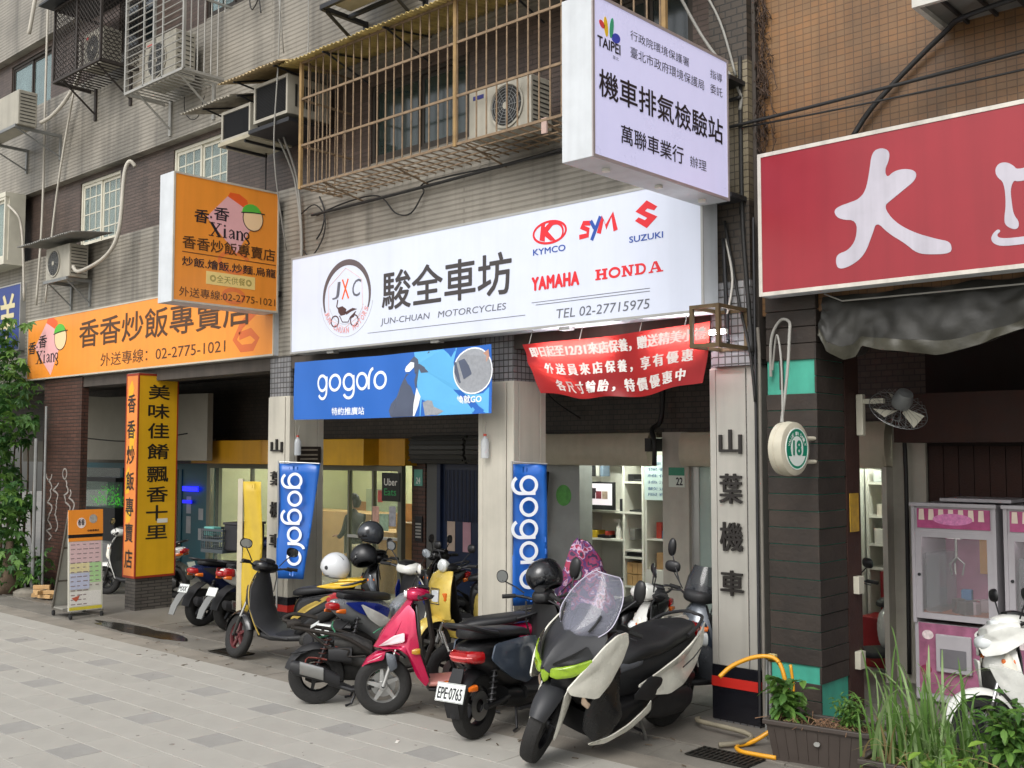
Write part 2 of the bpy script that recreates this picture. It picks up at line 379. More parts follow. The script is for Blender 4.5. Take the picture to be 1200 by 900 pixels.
window(-19.35, -17.75, 8.1, 9.1, WY + .22, 1, 1, bfr, bd, gm=sky_glass, cm=mat('pale_drape', '8fb0a8', .8, var=.2))
window(-15.4, -14.3, 8.3, 9.15, WY + .22, 1, 1, bfr, bd, gm=dglass)
window(-12.9, -11.6, 8.2, 9.1, WY + .22, 2, 3, bfr, bd, gm=sky_glass)
# bay window far left
B().box(-20.2, -18.28, 7.35, WY, 5.35, 5.42).ob('bay_slab', wfr, bd); B().box(-20.2, -18.28, 7.35, WY, 6.5, 6.58).ob('bay_slab', wfr, bd)
window(-20.1, -18.3, 5.42, 6.5, 7.42, 1, 1, wfr, bd, gm=clear_pane, cm=mat('green_curtain', 'b4c0b0', .8, var=.15))
part(B().box(-18.32, -18.28, 7.42, WY, 5.42, 6.5), 'bay_side', wfr, bd)
# arcade: ceiling, back wall, beam
part(B().box(-27, 6, WY + .3, 10.4, 3.42, 3.6), 'arcade_ceiling', lin, bd)
part(B().box(-27, -4.76, WY + .02, WY + .34, 3.2, 3.355), 'beam', lin, bd)
# pillars
clad = mat('brushed_cladding', 'a9a69e', .42, metal=.35, var=.1, vs=2.2, streak=.16); cladw = mat('cream_cladding', 'b8b3a6', .5, metal=.1, var=.1, vs=2.2, streak=.16)
blk = mat('gloss_black_tile', '15151a', .22, var=.2); redb = mat('red_band', 'b3261e', .4, var=.1); seam = mat('seam_shadow', '4e4b47', .7, var=0)
chars = mat('black_letter', '1a1512', .45, var=.1)
def pillar(x0, x1, y0, y1, ztop, txt, m, cw, ztxt, base=True):
    zb = .46 if base else .02
    p = B().box(x0 + .012, x1 - .012, y0 + .012, y1, 0, 3.4).ob('pillar', t_grey, bd)
    w = x1 - x0; c1 = x0 + w * .14; c2 = x0 + w * .8
    # street side: three folded sheets with seams
    for a, c, d in ((x0, c1 - .004, 0), (c1 + .004, c2 - .004, -.006), (c2 + .004, x1, 0)):
        B().box(a, c, y0 + d, y0 + .012, zb, ztop).ob('cladding_sheet', m, p, bev=.003)
    dd = y1 - y0
    for a, c in ((y0 + .012, y0 + dd * .16 - .004), (y0 + dd * .16 + .004, y0 + dd * .82 - .004), (y0 + dd * .82 + .004, y1)):
        B().box(x1 - .012, x1, a, c, zb, ztop - .002).ob('cladding_sheet', m, p, bev=.003)
    B().box(x0, x0 + .012, y0 + .012, y1, zb, ztop).ob('cladding_sheet', m, p)
    B().box(x0 + .01, x1 - .01, y0 + .008, y1, ztop - .01, ztop + .012).ob('cap', m, p)
    if base:
        B().box(x0 - .004, x1 + .004, y0 - .004, y1, .02, .455).ob('base', blk, p, bev=.004)
        B().box(x0 - .007, x1 + .007, y0 - .007, y1 - .01, .285, .365).ob('base_stripe', redb, p)
    if txt:
        for ch, (z0, z1) in zip(txt, ztxt):
            b = B(FS(0, y0 - .012, 0)); letter(b, ch, c1 + (c2 - c1) * cw[0], c1 + (c2 - c1) * cw[1], z0, z1, bold=.012, z=.022, depth=.02)
            b.ob('character', chars, p)
    return p
zt = [(2.18, 2.38), (1.775, 2.02), (1.39, 1.625), (1.03, 1.235)]
pillar(-4.785, -4.355, 7.69, 8.15, 2.885, '山葉機車', clad, (.14, .88), zt)
pillar(-7.48, -7.0, 7.69, 8.17, 2.88, '', cladw, (0, 1), zt)
zl = [(2.19, 2.35), (1.79, 1.96), (1.4, 1.59), (1.04, 1.205)]
pillar(-11.09, -10.65, 7.69, 8.2, 2.86, '山葉機車', cladw, (.12, .92), zl)
part(B().box(-17.35, -16.04, 7.69, 7.8, 0, 3.4), 'pillar', t_brick, bd)
part(B().box(-22.5, -21.9, 7.69, 8.2, 0, 3.4), 'pillar', t_brick, bd)
# graffiti on the brown pillar
gf = mat('white_spray', '8f8a84', .8, var=.2); g = B(FS(0, 7.69, 0)); 
def sq(seed, x, z0, z1, w):
    r = random.Random(seed); pts = []; z = z1
    while z > z0: pts.append((x + r.uniform(-w, w), z)); z -= r.uniform(.05, .12)
    o = []
    for i in range(len(pts) - 1):
        for k in range(4):
            t = k / 4; o.append((pts[i][0] * (1 - t) + pts[i + 1][0] * t + .02 * math.sin(t * PI), pts[i][1] * (1 - t) + pts[i + 1][1] * t))
    return o
for sd, xx, za, zb_ in ((1, -17.05, .75, 1.75), (2, -16.85, .9, 1.7), (3, -16.45, .75, 1.75), (4, -16.3, 1.0, 1.6)): g.ribbon(sq(sd, xx, za, zb_, .11), .028, 0, .003)
g.ribbon(ell(-16.55, 1.85, .07, .08, 16), .025, 0, .003, closed=True); g.ribbon(arc(-17.1, 1.84, .1, .1, 180, 360, 10), .025, 0, .003)
tag(g.ob('graffiti', gf, bd))
# yellow shop column with plinth
yw = mat('yellow_board', 'd8a51c', .4, var=.08, vs=2, streak=.08); ow = mat('orange_board', 'd98038', .4, var=.15, vs=2)
rb = mat('red_trim', '8c2a12', .5, var=.1); ink = mat('black_ink', '1d1712', .5, var=0)
yc = empty('shop_column', (-14.0, 7.65, 0), 0, 'yellow and orange lettered square column on a dark tiled plinth', 'column'); yc.location = (0, 0, 0)
YX0, YX1, YY0, YY1 = -14.16, -13.84, 7.45, 8.05
B().box(YX0 + .02, YX1 - .02, YY0 + .02, YY1 - .02, 0, .46).ob('plinth', t_plinth, yc)
B().box(YX0, YX1, YY0, YY1, .46, 3.3).ob('core', cem, yc)
B(FS(0, YY0, 0)).box(YX0 - .005, YX1 + .004, .45, 3.28, 0, .01).ob('street_board', ow, yc)
B(FX(YX1, 0, 0)).box(YY0 - .003, YY1, .455, 3.28, 0, .009).ob('side_board', yw, yc)
t = B(); 
for zz in (.45, 3.26): t.box(YX0 - .008, YX1 + .012, YY0 - .013, YY1, zz, zz + .03)
for xx, yy in ((YX1 - .008, YY0 - .014), (YX1 - .008, YY1 - .015), (YX0 - .008, YY0 - .014)): t.box(xx, xx + .02, yy, yy + .02, .48, 3.26)
t.ob('trim', rb, yc)
# patches of yellow where the orange print peeled
pb = B(FS(0, YY0, 0)); 
for (a, c, d, e) in ((-14.1, -13.95, 2.95, 3.2), (-14.05, -13.9, 2.2, 2.6), (-14.14, -14.02, 1.6, 2.0), (-14.1, -13.95, 1.2, 1.5)):
    pb.prism([(a, c * 0 + d), (a + .1, d + .02), (c, (d + e) / 2), (a + .09, e), (a + .01, e - .1)], .01, .0115)
pb.ob('worn_patch', yw, yc)
zs = [(3.14, 2.93), (2.87, 2.66), (2.6, 2.38), (2.31, 2.09), (1.99, 1.77), (1.71, 1.49), (1.45, 1.23), (1.17, .98)]
b = B(FX(YX1, 0, 0))
for ch, (z1, z0) in zip('美味佳餚飄香十里', zs): letter(b, ch, 7.59, 7.92, z0, z1, bold=.015, z=.011)
b.ob('lettering', ink, yc)
b = B(FS(0, YY0, 0))
for i, ch in enumerate('香香炒飯專賣店'): letter(b, ch, -14.12, -13.9, 2.74 - i * .36, 3.0 - i * .36, bold=.015, z=.012)
b.ob('lettering', ink, yc)
B(FX(YX1, 0, 0)).box(7.76, 7.92, 1.2, 1.26, .01, .0125).ob('sticker', white, yc)
# ============================================================ right-hand building
ob_ = empty('orange_tiled_building', (0, 0, 0), 0, 'ochre orange mosaic tiled building above the red sign', 'building')
B().box(-4.33, 6, 7.78, 8.1, 3.3, 11).ob('wall', t_orange, ob_)
B().box(-4.36, -4.33, 7.72, 8.0, 2.95, 11).ob('joint', lin, ob_)
# planked column
wp = mat('charred_plank', '2f2721', .75, var=.35, vs=6, bump=.5, bs=25, objvar=.22, streak=.1); wp2 = mat('reddish_plank', '32180f', .75, var=.3, vs=6, bump=.4, objvar=.15, streak=.2)
gpt = mat('turquoise_paint', '3f9e88', .6, var=.18, vs=5, streak=.2)
pc = B().box(-4.27, -3.865, 7.75, 8.4, 0, 3.4).ob('wood_column_core', lin, ob_); pc.name = 'column'
B(FS(0, 7.75, 0)).box(-4.272, -3.85, 0, 3.0, 0, .008).ob('backing_board', gpt, pc)
B(FX(-3.865, 0, 0)).box(7.74, 8.4, 0, 3.0, 0, .008).ob('backing_board', gpt, pc)
z = .02; i = 0; PH = .132
while z < 3.35:
    skipf = 2.69 <= z + .06 <= 2.95 or .47 <= z + .06 <= .6
    k = rnd.uniform(-.003, .004)
    if not skipf: B(FS(0, 7.742, 0)).box(-4.275 + rnd.uniform(0, .006), -3.846, z, z + PH - .006, 0, .02 + k).ob('plank', wp, pc, bev=.003)
    if z > .33: B(FX(-3.857, 0, 0)).box(7.722, 8.2, z, z + PH - .006, 0, .018 + rnd.uniform(-.003, .004)).ob('plank', wp, pc, bev=.003)
    z += PH; i += 1
B(FX(-3.857, 0, 0)).box(8.21, 8.46, 0.02, 3.3, 0, .02).ob('door_post', wp2, pc)
B(FS(0, 7.72, 0)).box(-4.15, -4.12, 2.69, 2.95, 0, .012).ob('batten', wp, pc)
mt = mat('grey_conduit', '6f6a62', .6, var=.2)
B().tube([(-4.31, 7.68, 0.1), (-4.31, 7.68, 3.0), (-4.31, 7.66, 3.2)], .014).ob('conduit', mt, ob_)
B().tube([(-4.34, 7.66, 0.1), (-4.335, 7.66, 4.1)], .012).ob('conduit', dsteel, ob_)
# inner walls of the arcade
IW = 10.2
aw = empty('arcade_shopfront', (0, 0, 0), 0, 'dark tiled back wall of the arcade with shop openings', 'wall')
ap = mat('arcade_wall_plaster', '8f8b82', .8, var=.15, streak=.15)
b = B()
b.box(-27, -3.9, IW + .02, IW + .25, 2.36, 3.42); b.ob('upper_wall', t_dark, aw)
post = mat('cream_post', 'a9a498', .6, var=.12, streak=.1)
B().box(-6.95, -6.6, IW - .05, IW + .25, 0, 2.42).ob('post', post, aw)
B().box(-8.75, -8.2, IW, IW + .25, 0, 2.42).ob('wall_panel', mat('shop_wall_grey', '8d8f8c', .6, var=.12), aw)
B().box(-9.85, -8.75, IW, IW + .25, 0, 2.42).ob('wall_panel', t_dark, aw)
B().box(-11.2, -10.93, IW - .02, IW + .25, 0, 2.42).ob('brick_post', t_brick, aw)
B().box(-4.27, -3.95, IW - .05, IW + .25, 0, 2.62).ob('post', post, aw)
B().box(-3.95, 6, IW, IW + .25, 0, 3.42).ob('timber_wall', mat('dark_timber_wall', '1e0f0b', .8, var=.3, streak=.25), aw)
for i in range(34):
    o = B(FS(0, IW - .001, 0)).box(-3.93 + i * .14, -3.93 + i * .14 + .132, 0.02, 2.25, 0, .015).ob('timber_board', wp2, aw) if i == 0 else inst(o, aw, (i * .14, 0, 0))
    if i == 0: o.location = (0, 0, 0)
B().box(-4.0, 6, 9.55, IW, 2.28, 2.72).ob('timber_fascia', wp2, aw)
# ============================================================ signs
fr_g = mat('sign_frame_grey', 'a8a7a4', .4, metal=.4, var=.1); fr_w = mat('sign_box_white', 'c4c8cc', .45, var=.08, streak=.12)
face_w = mat('lit_white_face', 'bcc1ce', .35, var=.06, vs=1.2, es=.17, ecol='d6dcf2', streak=.05); face_v = mat('lit_violet_face', 'c0c0dc', .3, var=.04, vs=2, es=.3, ecol='cccdf4', streak=.04)
face_o = mat('orange_face', 'e98f30', .38, var=.07, vs=1.6, streak=.08); face_r = mat('red_face', '90202b', .32, var=.1, vs=1.3, streak=.12)
ink_k = mat('sign_ink', '1b1820', .4, var=0); ink_r = mat('red_ink', 'd31f2a', .4, var=0); ink_b = mat('blue_ink', '20489e', .4, var=0)
ink_g = mat('grey_ink', '5c5e68', .4, var=0); ink_br = mat('brown_ink', '4a2c10', .4, var=0); pk = mat('pink_print', 'e0a8a8', .4, var=.05); ink_o = mat('orange_red_print', 'e05a22', .4, var=.05)
def lightbox(name, label, F, w, h, dep, fm, bm, cat='sign', fw=.022, trim=None):
    """F: lower left corner of the face; local a right, b up, c out of the face"""
    s = empty(name, (0, 0, 0), 0, label, cat)
    B(F).box(0, w, 0, h, -dep, -.006).ob('box', bm, s, bev=.004)
    B(F).box(fw, w - fw, fw, h - fw, -.01, 0).ob('face', fm, s)
    t = trim or fr_g
    for (a, b_, c, d_) in ((0, w, 0, fw), (0, w, h - fw, h), (0, fw, fw, h - fw), (w - fw, w, fw, h - fw)):
        B(F).box(a, b_, c, d_, -.006, .006).ob('trim', t, s)
    return s
# --- main white sign
F0 = FS(-10.24, 7.39, 3.33)
ms = lightbox('shop_sign', 'long backlit white motorcycle shop sign with round emblem and maker names', F0, 5.6, 1.125, .22, face_w, fr_w)
F = FS(0, 7.39, 0)
def L(body, r, m, parent, bold=0, shear=0, FM=None, sp=1., z=.003, name='lettering'):
    b = B(FM or F); letter(b, body, r[0], r[1], r[2], r[3], bold, z, None, shear, sp=sp); return b.ob(name, m, parent)
L('駿全車坊', (-8.62, -6.75, 3.69, 4.11), mat('title_ink', '3a3536', .4, var=0), ms, bold=.012)
L('JUN-CHUAN   MOTORCYCLES', (-8.64, -6.83, 3.525, 3.61), ink_g, ms, shear=.15)
L('TEL 02-27715975', (-6.21, -5.18, 3.405, 3.49), ink_g, ms, shear=.15)
b = B(F); b.box(-8.85, -6.58, 3.468, 3.473, 0, .003).box(-6.5, -5.17, 3.575, 3.58, 0, .003).box(-6.45, -5.17, 3.55, 3.555, 0, .003); o = b.ob('rule_lines', ink_g, ms); tag(o, kind='stuff')
B(F).ribbon(arc(-9.22, 3.9, .4, .385, -22, 202, 40), [.02 + .045 * math.sin(PI * i / 40) for i in range(41)], 0, .003).ob('emblem_arc', mat('emblem_brown', '5b5052', .4, var=0), ms)
faint = mat('faint_pink', 'd8b8b8', .4, var=0); faint_g = mat('faint_grey', 'b4b4b8', .4, var=0)
b = B(F); b.ribbon(arc(-9.22, 3.9, .455, .44, 190, 350, 30), .005, 0, .003); b.ribbon(arc(-9.22, 3.9, .31, .3, 200, 340, 24), .005, 0, .003); b.ob('emblem_line', faint_g, ms)
B(F).ribbon([(-9.234, 4.224), (-8.958, 4.073), (-8.934, 3.716), (-9.01, 3.665), (-9.243, 3.56), (-9.49, 3.664), (-9.529, 3.769), (-9.534, 4.039)], .007, 0, .0031, closed=True).ob('emblem_hexagon', faint, ms)
b = B(F); sss = 'JUN CHUAN MOTORS'
for i, ch in enumerate(sss):
    if ch == ' ': continue
    a = 205 + i * (130 / (len(sss) - 1)); cx = -9.22 + .38 * math.cos(R(a)); cy = 3.9 + .37 * math.sin(R(a)); rot = R(a + 90)
    G = F @ Matrix.Translation((cx, cy, 0)) @ Matrix.Rotation(rot, 4, 'Z'); letter(b, ch, -.022, .022, -.032, .032, .01, .003, G)
b.ob('emblem_text', mat('salmon_ink', 'd88f8c', .4, var=0), ms)
b = B(F); letter(b, 'J', -9.47, -9.35, 3.89, 4.08, 0, .003, None, .15); b.ob('emblem_letter', ink_g, ms); b = B(F); letter(b, 'C', -9.13, -8.99, 3.89, 4.08, 0, .003, None, .15); b.ob('emblem_letter', ink_g, ms)
b = B(F); b.ribbon([(-9.29, 3.88), (-9.19, 4.1)], .02, 0, .003); b.ribbon([(-9.29, 4.1), (-9.18, 3.88)], .02, 0, .0034); b.ob('emblem_cross', ink_o, ms)
b = B(F)
for pl in ([(-9.367, 3.793), (-9.287, 3.804), (-9.217, 3.766), (-9.236, 3.705), (-9.315, 3.699), (-9.356, 3.741)], [(-9.246, 3.731), (-9.109, 3.769), (-9.031, 3.750), (-9.128, 3.733), (-9.216, 3.703)], [(-9.157, 3.673), (-9.060, 3.715), (-9.088, 3.667), (-9.146, 3.653)]): b.prism(pl, 0, .003)
b.ribbon(ell(-9.415, 3.644, .065, .06), .014, 0, .0032, closed=True); b.ribbon(ell(-9.078, 3.629, .065, .06), .014, 0, .0032, closed=True)
b.ribbon([(-9.368, 3.882), (-9.387, 3.807), (-9.357, 3.779)], .016, 0, .0034); b.ribbon([(-9.335, 3.701), (-9.284, 3.627), (-9.185, 3.619), (-9.147, 3.672), (-9.05, 3.726)], .01, 0, .0036)
tag(b.ob('emblem_motorcycle', mat('emblem_ink', '4a3030', .4, var=0), ms), kind='stuff')
# maker marks
b = B(F); b.ribbon(ell(-6.28, 4.21, .195, .1, 40), .022, 0, .003, closed=True)
b.prism([(-6.4, 4.15), (-6.34, 4.13), (-6.335, 4.18), (-6.27, 4.13), (-6.2, 4.12), (-6.26, 4.18), (-6.3, 4.22), (-6.24, 4.27), (-6.16, 4.285), (-6.2, 4.3), (-6.28, 4.3), (-6.34, 4.26), (-6.33, 4.3), (-6.38, 4.29)], 0, .0034)
b.ribbon(arc(-6.22, 4.2, .1, .085, 125, -40, 16)[::-1], [.012 + .02 * i / 16 for i in range(17)], 0, .0038); b.ob('maker_mark', ink_r, ms)
L('KYMCO', (-6.48, -6.09, 4.015, 4.075), ink_b, ms, bold=.012)
b = B(F)
b.ribbon([(-5.8, 4.225), (-5.88, 4.235), (-5.905, 4.205), (-5.83, 4.17), (-5.835, 4.12), (-5.93, 4.115)], .044, 0, .003)
b.ribbon([(-5.71, 4.12), (-5.665, 4.255), (-5.63, 4.165), (-5.56, 4.27), (-5.525, 4.12)], .046, 0, .003); b.ob('maker_lettering', ink_r, ms)['kind'] = 'stuff'
b = B(F); b.ribbon([(-5.8, 4.245), (-5.755, 4.17)], .034, 0, .0034); b.ribbon([(-5.69, 4.27), (-5.79, 4.07)], .034, 0, .0038); b.ob('maker_lettering', ink_b, ms)
B(F).prism([(-5.195, 4.333), (-5.087, 4.264), (-5.119, 4.235), (-5.19, 4.262), (-5.215, 4.245), (-5.087, 4.178), (-5.197, 4.094), (-5.318, 4.173), (-5.28, 4.199), (-5.215, 4.165), (-5.19, 4.18), (-5.312, 4.253)], 0, .003).ob('maker_mark', ink_r, ms)
L('SUZUKI', (-5.38, -5.03, 3.99, 4.045), ink_b, ms, bold=.015)
L('YAMAHA', (-6.50, -5.93, 3.685, 3.815), ink_r, ms, bold=.04, sp=1.12)
b = B(F); U = (-5.03 + 5.75) / 5.15
def ser(k, polys, x0):
    for p in polys: b.prism([(-5.75 + (k + q[0]) * U, 3.705 + q[1] * .095) for q in p], 0, .003 + .0002 * (x0 % 5))
rc = lambda x, y, X, Y_: [(x, y), (X, y), (X, Y_), (x, Y_)]
ser(0, [rc(.1, .16, .32, .84), rc(.63, .16, .85, .84)], 0); ser(0, [rc(.32, .42, .63, .6)], 1); ser(0, [rc(0, 0, .42, .16), rc(0, .84, .42, 1), rc(.53, 0, .95, .16), rc(.53, .84, .95, 1)], 2)
b.ribbon([(-5.75 + (1.5 + .38 * math.cos(a * PI / 12)) * U, 3.7525 + .038 * math.sin(a * PI / 12)) for a in range(24)], .022, 0, .003, closed=True)
ser(2.05, [rc(.1, .16, .26, .84), rc(.66, .16, .8, 1)], 0); ser(2.05, [[(.1, .9), (.36, .9), (.8, 0), (.6, 0)]], 1); ser(2.05, [rc(0, 0, .36, .14), rc(0, .86, .34, 1), rc(.54, .86, .92, 1)], 2)
ser(3.05, [rc(.1, .16, .3, .84)], 0); ser(3.05, [rc(0, 0, .5, .16), rc(0, .84, .5, 1)], 2); b.ribbon([(-5.75 + (3.5 + .3 * math.cos(a)) * U, 3.7525 + .039 * math.sin(a)) for a in [R(-90 + 15 * i) for i in range(13)]], .02, 0, .0032)
ser(4.05, [[(.42, 1), (.62, 1), (.95, .1), (.7, .1)]], 0); ser(4.05, [[(.4, .96), (.5, .96), (.25, .1), (.14, .1)]], 3); ser(4.05, [rc(.28, .3, .76, .42)], 1); ser(4.05, [rc(.02, 0, .36, .13), rc(.6, 0, 1.08, .13)], 2)
tag(b.ob('maker_lettering', ink_r, ms), kind='stuff')
for x in (-9.6, -7.9, -6.2): B().box(x, x + .12, 7.42, 7.5, 3.3, 3.332).ob('lamp_cover', fr_g, ms)
# --- projecting violet inspection sign
FJ = FX(-4.4, 5.63, 4.2)
js = lightbox('projecting_sign', 'backlit violet vehicle inspection sign jutting out from the wall', FJ, 1.77, 1.15, .27, face_v, fr_w, trim=mat('sign_trim_warm', 'a49c9c', .4, metal=.3, var=.1))
FJ = FX(-4.4, 0, .02)
for body, r, bo in (('行政院環境保護署', (6.07, 6.83, 5.12, 5.19), 0), ('指導', (7.13, 7.31, 5.12, 5.19), 0), ('臺北市政府環境保護局', (6.07, 7.04, 4.99, 5.07), 0), ('委託', (7.13, 7.31, 5.0, 5.075), 0),
                    ('機車排氣檢驗站', (5.70, 7.31, 4.615, 4.815), .012), ('萬聯車業行', (5.95, 6.74, 4.34, 4.475), .008), ('辦理', (6.83, 7.06, 4.35, 4.435), 0)):
    L(body, r, ink_k, js, bold=bo, FM=FJ)
L('TAIPEI', (5.685, 5.95, 4.965, 5.04), ink_k, js, bold=.02, FM=FJ); L('臺北', (5.86, 5.93, 4.92, 4.945), ink_g, js, FM=FJ)
for (cx, cy, rx, ry, a, c) in ((5.74, 5.13, .022, .035, 55, 'd8454a'), (5.785, 5.125, .022, .07, 8, 'e8c02a'), (5.85, 5.135, .022, .075, -8, '35a078'), (5.9, 5.075, .05, .035, 15, '3a48b8')):
    G = FJ @ Matrix.Translation((cx, cy, 0)) @ Matrix.Rotation(R(a), 4, 'Z'); B(G).prism(ell(0, 0, rx, ry, 20), 0, .003).ob('emblem_petal', mat('petal_' + c, c, .4, var=0), js)
for yy in (5.95, 6.6, 7.2): B().lathe([(.03, 0), (.03, .02), (.0, .025)], 12, Matrix.Translation((-4.53, yy, 4.178))).ob('lamp_cap', white, js)
for zz in (4.24, 5.2):
    B().box(-4.62, -4.38, 7.4, 7.66, zz, zz + .035).ob('bracket', dsteel, js)
# --- orange projecting sign
FO = FX(-10.8, 6.18, 3.88)
os_ = lightbox('projecting_sign', 'square orange fried rice sign jutting out over its long fascia', FO, 1.42, 1.48, .3, face_o, fr_w, trim=mat('thin_trim', 'b8b0a0', .5, var=.1))
def fried_logo(s, F_, u0, v0, su, sv, hat=True):
    G = F_ @ Matrix.Translation((u0, v0, 0)) @ Matrix.Diagonal((su, sv, 1, 1))
    B(G).prism([(0, .56), (.42, 1), (1.05, .72), (.62, 0)], 0, .0015).ob('diamond', pk, s)
    B(G).prism([(.42, 1), (.47, 1.08), (.66, 1.08), (.82, 1.0), (.88, .8), (.7, .87)], 0, .0012).ob('flame', ink_o, s)
    b = B(G); letter(b, '香', -.25, .04, .44, .68, .012, .003, None, .1); letter(b, '香', .14, .45, .54, .78, .012, .003, None, .05); letter(b, '.', .07, .11, .55, .59, .02, .003); b.ob('lettering', ink_k, s)
    b = B(G); X = [(.08, .26)]
    # serif shop name, strokes with slab feet
    def st(pts, w): b.ribbon(pts, w, 0, .003 + rnd.random() * .0006)
    st([(.1, .48), (.27, .25)], .05); st([(.27, .48), (.1, .25)], .018); st([(.05, .48), (.17, .48)], .014); st([(.21, .48), (.31, .48)], .014); st([(.05, .25), (.15, .25)], .014); st([(.2, .25), (.31, .25)], .014)
    st([(.37, .41), (.37, .25)], .04); st([(.33, .25), (.42, .25)], .014); b.prism(ell(.37, .46, .02, .02, 10), 0, .003)
    st([(.46, .37), (.5, .41), (.55, .38), (.56, .25)], [.02, .02, .035, .035]); st([(.46, .29), (.49, .25), (.55, .31), ], [.03, .02, .015]); st([(.47, .31), (.55, .35)], .018)
    st([(.63, .41), (.63, .25)], .04); st([(.64, .38), (.69, .41), (.73, .37), (.73, .25)], [.015, .025, .04, .04]); st([(.6, .25), (.66, .25)], .012); st([(.7, .25), (.76, .25)], .012)
    st([(.79 + .05 * math.cos(R(a)) + .03, .35 + .055 * math.sin(R(a))) for a in range(0, 361, 30)], .024); st([(.8, .29), (.85, .26), (.88, .22), (.84, .18), (.78, .2)], [.015, .03, .03, .02, .015])
    b.ob('lettering', ink_k, s)
    # plain round badge with a green cap
    B(G).prism(ell(.95, .68, .21, .225, 28), 0, .0045).ob('badge', mat('badge_cream', 'ecc89c', .4, var=0), s); B(G).ribbon(ell(.95, .68, .21, .225, 28), .014, 0, .0052, closed=True).ob('badge_outline', ink_k, s)
    B(G).prism(arc(.92, .77, .2, .17, 8, 185, 16), 0, .0058).ob('badge_cap', mat('cap_green', '55b03c', .4, var=0), s); B(G).ribbon([(.7, .76), (.92, .79), (1.2, .8)], .018, 0, .0062).ob('badge_peak', ink_k, s)
FO2 = FX(-10.8, 0, 0)
fried_logo(os_, FO2, 6.6, 4.53, .66, .66)
for body, r, m_, bo in (('香香炒飯專賣店', (6.30, 7.55, 4.5, 4.65), ink_br, .01), ('炒飯.燴飯.炒麵.烏龍', (6.30, 7.56, 4.3, 4.41), ink_k, .01), ('外送專線:02-2775-1021', (6.27, 7.56, 3.95, 4.06), ink_br, 0)): L(body, r, m_, os_, bold=bo, FM=FO2)
B(FO2).box(6.3, 7.56, 4.455, 4.463, 0, .003).ob('rule_line', ink_br, os_)
B(FO2).box(6.61, 7.27, 4.125, 4.275, 0, .0025).ob('notice_strip', mat('cream_strip', 'e4c87c', .5, var=.05), os_); L('◎全天供餐◎', (6.66, 7.22, 4.155, 4.245), mat('olive_ink', '8a7a30', .5, var=0), os_, FM=FO2, z=.0035)
six = mat('six_print', 'd0652a', .4, var=.05)
B(FO2).ribbon([(6.98 + .2 * math.cos(R(a)), 4.42 + .12 * math.sin(R(a))) for a in range(20, 340, 20)], .05, 0, .0012).ob('stain_mark', mat('soft_orange_print', 'dd7434', .4, var=.05), os_)
B(FO2).ribbon(ell(6.98, 4.02, .14, .075, 20), .045, 0, .0013, closed=True).ob('stain_mark', mat('soft_orange_print', 'dd7434'), os_)
B().box(-10.98, -10.85, 7.6, 7.69, 4.1, 4.16).ob('bracket', dsteel, os_); B().box(-10.98, -10.85, 7.6, 7.69, 5.1, 5.16).ob('bracket', dsteel, os_)
# --- orange fascia
om = lightbox('fascia_sign', 'long orange fried rice fascia sign under the left windows', FS(-17.88, 7.62, 3.37), 6.98, 1.0, .1, face_o, fr_w, trim=mat('thin_trim'))
FM_ = FS(0, 7.62, 0)
fried_logo(om, FM_, -17.6, 3.42, .98, .86)
L('香香炒飯專賣店', (-16.03, -11.4, 3.79, 4.22), ink_br, om, bold=.01, FM=FM_); L('外送專線：02-2775-1021', (-15.32, -11.96, 3.47, 3.665), ink_br, om, FM=FM_)
B(FM_).ribbon([(-11.3, 3.95), (-11.6, 3.8), (-11.75, 3.62), (-11.6, 3.5), (-11.35, 3.5), (-11.25, 3.6), (-11.4, 3.7), (-11.65, 3.66)], .1, 0, .0012).ob('flame_print', six, om)
# --- red restaurant sign
rs = lightbox('fascia_sign', 'faded red sign with huge white brush characters', FS(-4.2, 7.5, 3.42), 5.6, 1.14, .16, face_r, fr_w, fw=.03, trim=mat('white_trim', 'c8c2b8', .5, var=.2, streak=.25))
FRr = FS(0, 7.5, 0); wb = mat('brush_white', 'b4b0ba', .5, var=.08, streak=.2)
DA = [(-3.257,4.404),(-3.183,4.421),(-3.124,4.384),(-3.129,4.316),(-3.164,4.250),(-3.147,4.188),(-3.095,4.231),(-3.004,4.233),(-2.930,4.198),(-2.939,4.137),(-3.026,4.081),(-3.118,4.023),(-3.179,3.982),(-3.102,3.860),(-2.966,3.763),(-2.795,3.690),(-2.712,3.664),(-2.695,3.611),(-2.714,3.578),(-2.836,3.586),(-2.941,3.607),(-3.026,3.692),(-3.144,3.778),(-3.233,3.880),(-3.265,3.794),(-3.330,3.642),(-3.437,3.575),(-3.533,3.559),(-3.557,3.620),(-3.541,3.679),(-3.455,3.694),(-3.390,3.771),(-3.381,3.912),(-3.514,3.935),(-3.562,3.990),(-3.544,4.034),(-3.405,4.058),(-3.363,4.071),(-3.311,4.119),(-3.280,4.252)]
C2a = [(-2.396,4.119),(-2.367,4.155),(-2.318,4.152),(-2.275,4.120),(-2.254,4.087),(-2.130,4.105),(-1.8,4.15),(-1.8,4.06),(-2.133,4.014),(-2.251,4.005),(-2.278,4.022),(-2.301,3.962),(-2.293,3.856),(-2.284,3.785),(-2.253,3.739),(-2.255,3.693),(-2.287,3.686),(-2.341,3.723),(-2.345,3.776),(-2.331,3.862),(-2.338,4.015),(-2.387,4.064)]
C2b = [(-2.385,3.706),(-2.419,3.682),(-2.437,3.643),(-2.416,3.605),(-2.356,3.580),(-2.146,3.581),(-1.7,3.59),(-1.7,3.64),(-2.144,3.632),(-2.305,3.631),(-2.382,3.641),(-2.397,3.667),(-2.369,3.686)]
